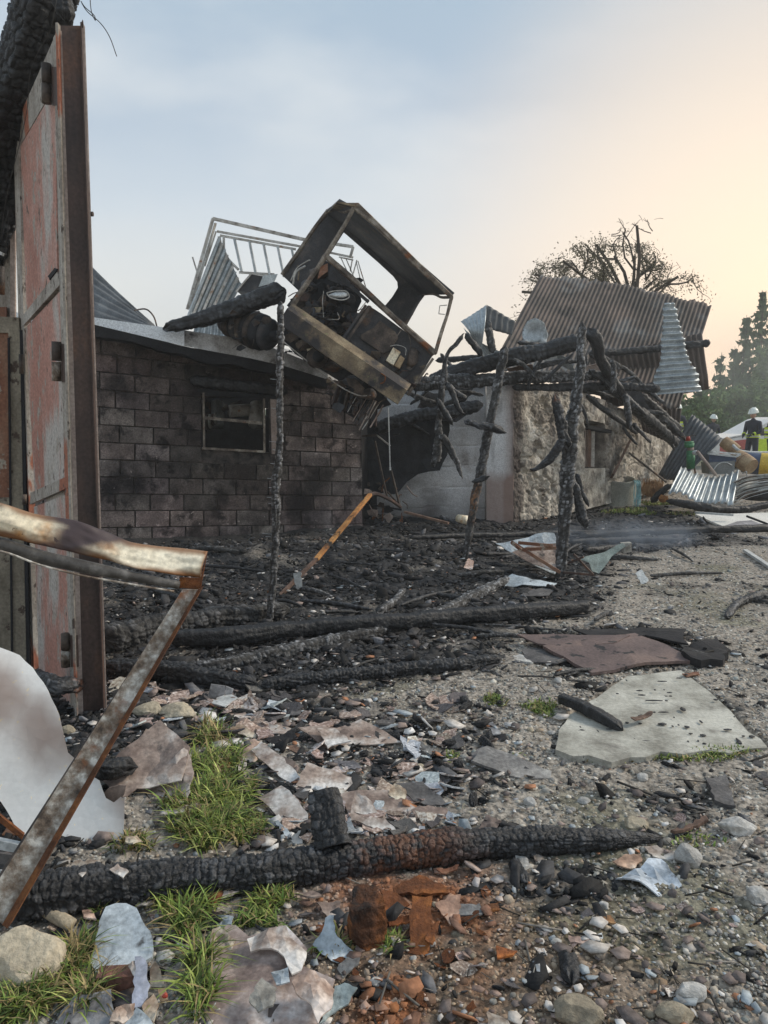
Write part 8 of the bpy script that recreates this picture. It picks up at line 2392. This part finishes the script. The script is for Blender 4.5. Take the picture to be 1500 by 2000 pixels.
def person(px, feet_y, Y, turn, label, pose, helmet='helmet_white'):
    base = np.array(P(px, feet_y, Y))
    t = empty('person', base, label, 'person', None)
    t.rotation_euler = (0, 0, turn)
    # local: x right, y forward (-y faces viewer), z up
    a = pose
    N_ = [((0, 0, .98), (.17, .12)), ((0, .01, 1.12), (.16, .115)), ((0, .02, 1.28), (.19, .13)), ((0, .0, 1.42), (.17, .11)), ((0, -.01, 1.50), .065), ((0, -.02, 1.56), .06),
          ((.10, 0, .92), .10), ((.12 + a.get('st', 0), -.03 * a.get('k', 1), .50), .075), ((.13 + a.get('st', 0), .02, .10), .055), ((.13 + a.get('st', 0), -.12, .04), (.05, .04)),
          ((-.10, 0, .92), .10), ((-.12 - a.get('st', 0), -.02, .50), .075), ((-.13 - a.get('st', 0), .03, .10), .055), ((-.14 - a.get('st', 0), -.11, .04), (.05, .04)),
          ((.20, 0, 1.42), .075)] 
    rh, re = a['r']; lh, le = a['l']
    N_ += [(re, .058), (rh, .042), ((-.20, 0, 1.42), .075), (le, .058), (lh, .042)]
    E_ = [(0, 1), (1, 2), (2, 3), (3, 4), (4, 5), (0, 6), (6, 7), (7, 8), (8, 9), (0, 10), (10, 11), (11, 12), (12, 13), (3, 14), (14, 15), (15, 16), (3, 17), (17, 18), (18, 19)]
    skin_mesh('body', N_, E_, 'cloth_navy', t)
    # head with face
    bm = bmesh.new(); bmesh.ops.create_uvsphere(bm, u_segments=20, v_segments=14, radius=1)
    for v in bm.verts:
        x, y, z = v.co
        x *= .075; y *= .095; z *= .115
        if y < -.05:
            if abs(x) < .016 and -.03 < z < .02: y -= .022          # nose
            if abs(abs(x) - .03) < .014 and .0 < z < .03: y += .010  # eye sockets
        if z < -.05: x *= .82; y *= .92
        v.co = (x, y, z)
    me = bpy.data.meshes.new('head'); bm.to_mesh(me); bm.free(); me.materials.append(MATS['skin'])
    h = bpy.data.objects.new('head', me); COL.objects.link(h); h.parent = t; h.location = (0, -.03, 1.66); h.rotation_euler = a.get('head', (0, 0, 0))
    for s in (-1, 1):
        me = bpy.data.meshes.new('eye'); bm = bmesh.new(); bmesh.ops.create_icosphere(bm, subdivisions=1, radius=.011); bm.to_mesh(me); bm.free(); me.materials.append(MATS['rubber'])
        e = bpy.data.objects.new('eye', me); COL.objects.link(e); e.parent = h; e.location = (s * .03, -.078, .015)
    # helmet
    bm = bmesh.new(); bmesh.ops.create_uvsphere(bm, u_segments=24, v_segments=16, radius=1)
    bmesh.ops.delete(bm, geom=[v for v in bm.verts if v.co.z < -.25], context='VERTS')
    for v in bm.verts:
        x, y, z = v.co
        f = 1.12 if z < 0 else 1.0
        v.co = (x * .125 * f, y * .15 * f - (0.02 if z < .1 and y < 0 else 0), z * .135)
    me = bpy.data.meshes.new('helmet'); bm.to_mesh(me); bm.free(); me.materials.append(MATS[helmet])
    for p in me.polygons: p.use_smooth = True
    hm = bpy.data.objects.new('helmet', me); COL.objects.link(hm); hm.parent = t; hm.location = (0, -.02, 1.73); hm.rotation_euler = a.get('head', (0, 0, 0))
    sd = hm.modifiers.new('solid', 'SOLIDIFY'); sd.thickness = .008
    link_local('helmet_crest', *bar((0, -.12, .10), (0, .12, .10), .02, .05), 'silver_band', hm)
    # bands
    def ringband(z, rx, ry, hgt, m, nm):
        th = np.linspace(0, 2 * math.pi, 20, endpoint=False)
        V = [(rx * math.cos(q), ry * math.sin(q) + .01, z + s) for s in (-hgt / 2, hgt / 2) for q in th]
        V += [((rx + .006) * math.cos(q), (ry + .006) * math.sin(q) + .01, z + s) for s in (-hgt / 2, hgt / 2) for q in th]
        F = [(i, (i + 1) % 20, 20 + (i + 1) % 20, 20 + i) for i in range(20)] + [(40 + i, 40 + (i + 1) % 20, 60 + (i + 1) % 20, 60 + i) for i in range(20)]
        link_local(nm, V, F, m, t)
    ringband(1.04, .20, .16, .10, 'hi_vis', 'hi_vis_band'); ringband(1.035, .208, .168, .035, 'silver_band', 'silver_band')
    if a.get('vest'):
        ringband(1.22, .215, .165, .16, 'hi_vis', 'hi_vis_band'); ringband(1.22, .222, .172, .04, 'silver_band', 'silver_band')
    for hd, el, nm in ((rh, re, 'glove'), (lh, le, 'glove')):
        hd = np.array(hd); el = np.array(el); d = hd - el; d /= np.linalg.norm(d)
        s = np.cross(d, (0, 1, .1)); s /= np.linalg.norm(s); n = np.cross(s, d)
        nd = [(tuple(hd), .034), (tuple(hd + d * .05), (.042, .02))]; ed = [(0, 1)]
        for k, (o_, L) in enumerate(((-.03, .06), (-.01, .072), (.011, .068), (.03, .052))):
            b0 = len(nd)
            nd += [(tuple(hd + d * .09 + s * o_), .011), (tuple(hd + d * (.09 + L * .5) + s * o_ * 1.1 + n * .008), .010), (tuple(hd + d * (.09 + L * .85) + s * o_ * 1.1 + n * .03), .008)]
            ed += [(1, b0), (b0, b0 + 1), (b0 + 1, b0 + 2)]
        b0 = len(nd)
        nd += [(tuple(hd + d * .03 - s * .045), .013), (tuple(hd + d * .07 - s * .058 + n * .012), .010)]; ed += [(0, b0), (b0, b0 + 1)]
        skin_mesh(nm, nd, ed, 'cloth_navy', t)
        arm0 = el + (hd - el) * .62
        V, F = tube([arm0, arm0 + d * .05], .058, 10); link_local('sleeve_band', V, F, 'hi_vis', t)
    return t


def link_local(name, V, F, mat, parent):
    me = bpy.data.meshes.new(name); me.from_pydata([tuple(map(float, v)) for v in V], [], [list(map(int, f)) for f in F]); me.materials.append(MATS[mat])
    o = bpy.data.objects.new(name, me); COL.objects.link(o); o.parent = parent
    return o


person(1466, 921, 22.5, R(-62), 'firefighter in navy uniform and white helmet standing in profile before the white and red car', {'r': ((.16, -.24, 1.08), (.27, -.02, 1.16)), 'l': ((-.14, -.22, 1.06), (-.27, .02, 1.16)), 'st': .02, 'head': (R(12), 0, 0), 'vest': False})
person(1389, 903, 30, R(10), 'distant firefighter facing the camera left of the other firefighters', {'r': ((.27, -.08, .90), (.29, .0, 1.16)), 'l': ((-.27, -.08, .90), (-.29, .0, 1.16)), 'st': .0, 'head': (R(8), 0, 0)})
person(1502, 928, 21.0, R(70), 'firefighter in yellow vest cut off by the right edge of the view', {'r': ((.10, -.38, 1.22), (.26, -.12, 1.20)), 'l': ((-.10, -.36, 1.18), (-.26, -.1, 1.18)), 'st': .04, 'head': (R(14), 0, 0), 'vest': True}, helmet='hi_vis')
person(1318, 905, 24.0, R(140), 'firefighter mostly hidden behind the fallen rafters with one yellow shoulder showing', {'r': ((.27, -.08, .90), (.29, .0, 1.16)), 'l': ((-.27, -.08, .90), (-.29, .0, 1.16)), 'st': .02, 'vest': True})

# ================================================================== FIRE SERVICE CAR
def car():
    Y = 25.0
    base = np.array(P(1470, 922, Y)); base[2] = float(height(base[0], base[1]))
    t = empty('fire_service_car', base, 'white and red fire service car with yellow side panels parked behind the barrels', 'car')
    x0 = float(P(1400, 850, Y)[0]); z0 = base[2]
    # side profile facing left, extruded over the width
    prof = [(0, .35), (0, .75), (.10, .92), (.95, 1.08), (1.75, 1.58), (2.1, 1.66), (4.2, 1.64), (4.55, 1.2), (4.6, .35)]
    Wd = 1.75
    def shell(pr, w0, w1, mat, nm):
        n = len(pr)
        V = [(x0 + a, Y + w0, z0 + b) for a, b in pr] + [(x0 + a, Y + w1, z0 + b) for a, b in pr]
        F = [tuple(range(n)), tuple(range(2 * n - 1, n - 1, -1))] + [(i, i + n, (i + 1) % n + n, (i + 1) % n) for i in range(n)]
        return link_mesh(nm, V, F, mat, t)
    shell(prof[:4] + [(4.5, 1.08), (4.55, 1.0), (4.6, .35)], 0, Wd, 'car_white', 'body')
    shell([(.12, .50), (.12, .86), (1.1, .98), (1.1, .50)], -.010, 0, 'car_red', 'side_panel')
    shell([(3.5, .52), (3.5, .98), (4.3, .98), (4.3, .52)], -.011, 0, 'car_red', 'side_panel')
    shell([(.85, 1.085), (1.78, 1.60), (2.1, 1.68), (4.2, 1.66), (4.2, 1.58), (2.15, 1.58), (1.85, 1.52), (1.05, 1.085)], -.01, Wd + .01, 'car_white', 'roof')
    shell([(.02, .93), (.9, 1.09), (.9, 1.13), (.02, .97)], -.005, Wd + .005, 'car_white', 'hood')
    shell([(1.12, 1.082), (1.9, 1.51), (2.3, 1.56), (2.3, 1.082)], .03, Wd - .03, 'car_glass', 'window')
    shell([(2.42, 1.082), (2.42, 1.56), (3.3, 1.56), (3.3, 1.082)], .03, Wd - .03, 'car_glass', 'window')
    for a in (2.33, 3.32): shell([(a, 1.08), (a, 1.6), (a + .08, 1.6), (a + .08, 1.08)], 0.0, Wd, 'car_white', 'pillar')
    shell([(1.3, .52), (1.3, .98), (2.3, .98), (2.3, .52)], -.012, 0, 'hi_vis', 'side_panel'); shell([(2.5, .52), (2.5, .98), (3.4, .98), (3.4, .52)], -.012, 0, 'hi_vis', 'side_panel')
    shell([(1.7, 1.0), (1.7, 1.07), (3.8, 1.07), (3.8, 1.0)], -.014, 0, 'silver_band', 'side_stripe')
    for a in (.85, 3.7):
        w = empty_part('wheel', t)
        link_mesh('tyre', *tube([(x0 + a, Y - .03, z0 + .32), (x0 + a, Y + .18, z0 + .32)], .32, 22), 'rubber', w)
        link_mesh('rim', *tube([(x0 + a, Y - .045, z0 + .32), (x0 + a, Y - .02, z0 + .32)], .19, 16), 'silver_band', w)
    link_mesh('headlight', *quadslab([(x0 - .01, Y + .1, z0 + .7), (x0 - .01, Y + .45, z0 + .7), (x0 + .02, Y + .45, z0 + .85), (x0 + .02, Y + .1, z0 + .85)], (.04, 0, 0)), 'silver_band', t)


car()

# ================================================================== SMOKE AND HAZE
def volume(name, V, F, density, color, label, scale=1.5, lo=.42, hi=.75, stretch=(1, 1, 1), even=False):
    m = bpy.data.materials.new(name); m.use_nodes = True
    nt = m.node_tree; nt.nodes.clear()
    out = nt.nodes.new('ShaderNodeOutputMaterial'); v = nt.nodes.new('ShaderNodeVolumePrincipled')
    v.inputs['Color'].default_value = (*color, 1)
    v.inputs['Density'].default_value = density
    v.inputs['Anisotropy'].default_value = .2
    nt.links.new(v.outputs[0], out.inputs['Volume'])
    if not even:
        t = nt.nodes.new('ShaderNodeTexCoord'); mp = nt.nodes.new('ShaderNodeMapping'); mp.inputs['Scale'].default_value = stretch
        n = nt.nodes.new('ShaderNodeTexNoise'); n.inputs['Scale'].default_value = scale; n.inputs['Detail'].default_value = 3; n.inputs['Distortion'].default_value = .8
        nt.links.new(t.outputs['Object'], mp.inputs[0]); nt.links.new(mp.outputs[0], n.inputs['Vector'])
        r = nt.nodes.new('ShaderNodeMapRange'); r.inputs['From Min'].default_value = lo; r.inputs['From Max'].default_value = hi; r.inputs['To Max'].default_value = density
        nt.links.new(n.outputs['Fac'], r.inputs['Value'])
        # fade out towards the rim of the puff
        g = nt.nodes.new('ShaderNodeTexGradient'); g.gradient_type = 'SPHERICAL'
        mg = nt.nodes.new('ShaderNodeMapping'); 
        lo_, hi_ = np.min(V, 0), np.max(V, 0); sz = (hi_ - lo_) / 2
        off_ = np.array([V[:, 0].mean(), V[:, 1].mean(), V[:, 2].min()]); cen = (lo_ + hi_) / 2 - off_
        mg.inputs['Scale'].default_value = tuple(1 / sz); mg.inputs['Location'].default_value = tuple(-cen / sz)
        nt.links.new(t.outputs['Object'], mg.inputs[0]); nt.links.new(mg.outputs[0], g.inputs[0])
        mu = nt.nodes.new('ShaderNodeMath'); mu.operation = 'MULTIPLY'
        nt.links.new(r.outputs[0], mu.inputs[0]); nt.links.new(g.outputs[1], mu.inputs[1]); nt.links.new(mu.outputs[0], v.inputs['Density'])
    MATS[name] = m
    o = link_mesh(name, V, F, name)
    if not even: m.cycles.volume_step_rate = 1.0
    return tag(o, label, None, kind='stuff')


def ball(c, s):
    TV, TF = ico(3)
    return TV * np.array(s) + np.array(c), TF


V, F = ball(G(1225, 1045, .18), (1.1, .6, .26)); volume('smoke', V, F, 1.9, (.62, .74, .92), 'bluish smoke drifting low over the poles', scale=2.2, lo=.36, hi=.7)
V, F = ball(P(635, 1035, 10.3), (.28, .25, .35)); volume('smoke', V, F, 2.2, (.75, .8, .85), 'faint wisp of smoke at the foot of the block wall', scale=4, lo=.42, hi=.8, stretch=(1, 1, .4))
V, F = ball(P(1500, 730, 32), (3.4, 3, 3.4)); volume('smoke', V, F, .22, (.82, .86, .84), 'pale smoke hanging before the conifers at the right edge', scale=.5, lo=.34, hi=.8)
hz = np.array([(-260, -4, -3.5), (330, -4, -3.5), (330, 215, -3.5), (-260, 215, -3.5), (-260, -4, 24), (330, -4, 24), (330, 230, 24), (-260, 230, 24)], float)
if HAZE:
    volume('haze', hz, [(0, 3, 2, 1), (4, 5, 6, 7), (0, 1, 5, 4), (1, 2, 6, 5), (2, 3, 7, 6), (3, 0, 4, 7)], HAZE, (.90, .92, .92), 'thin smoky haze over the yard', even=True)
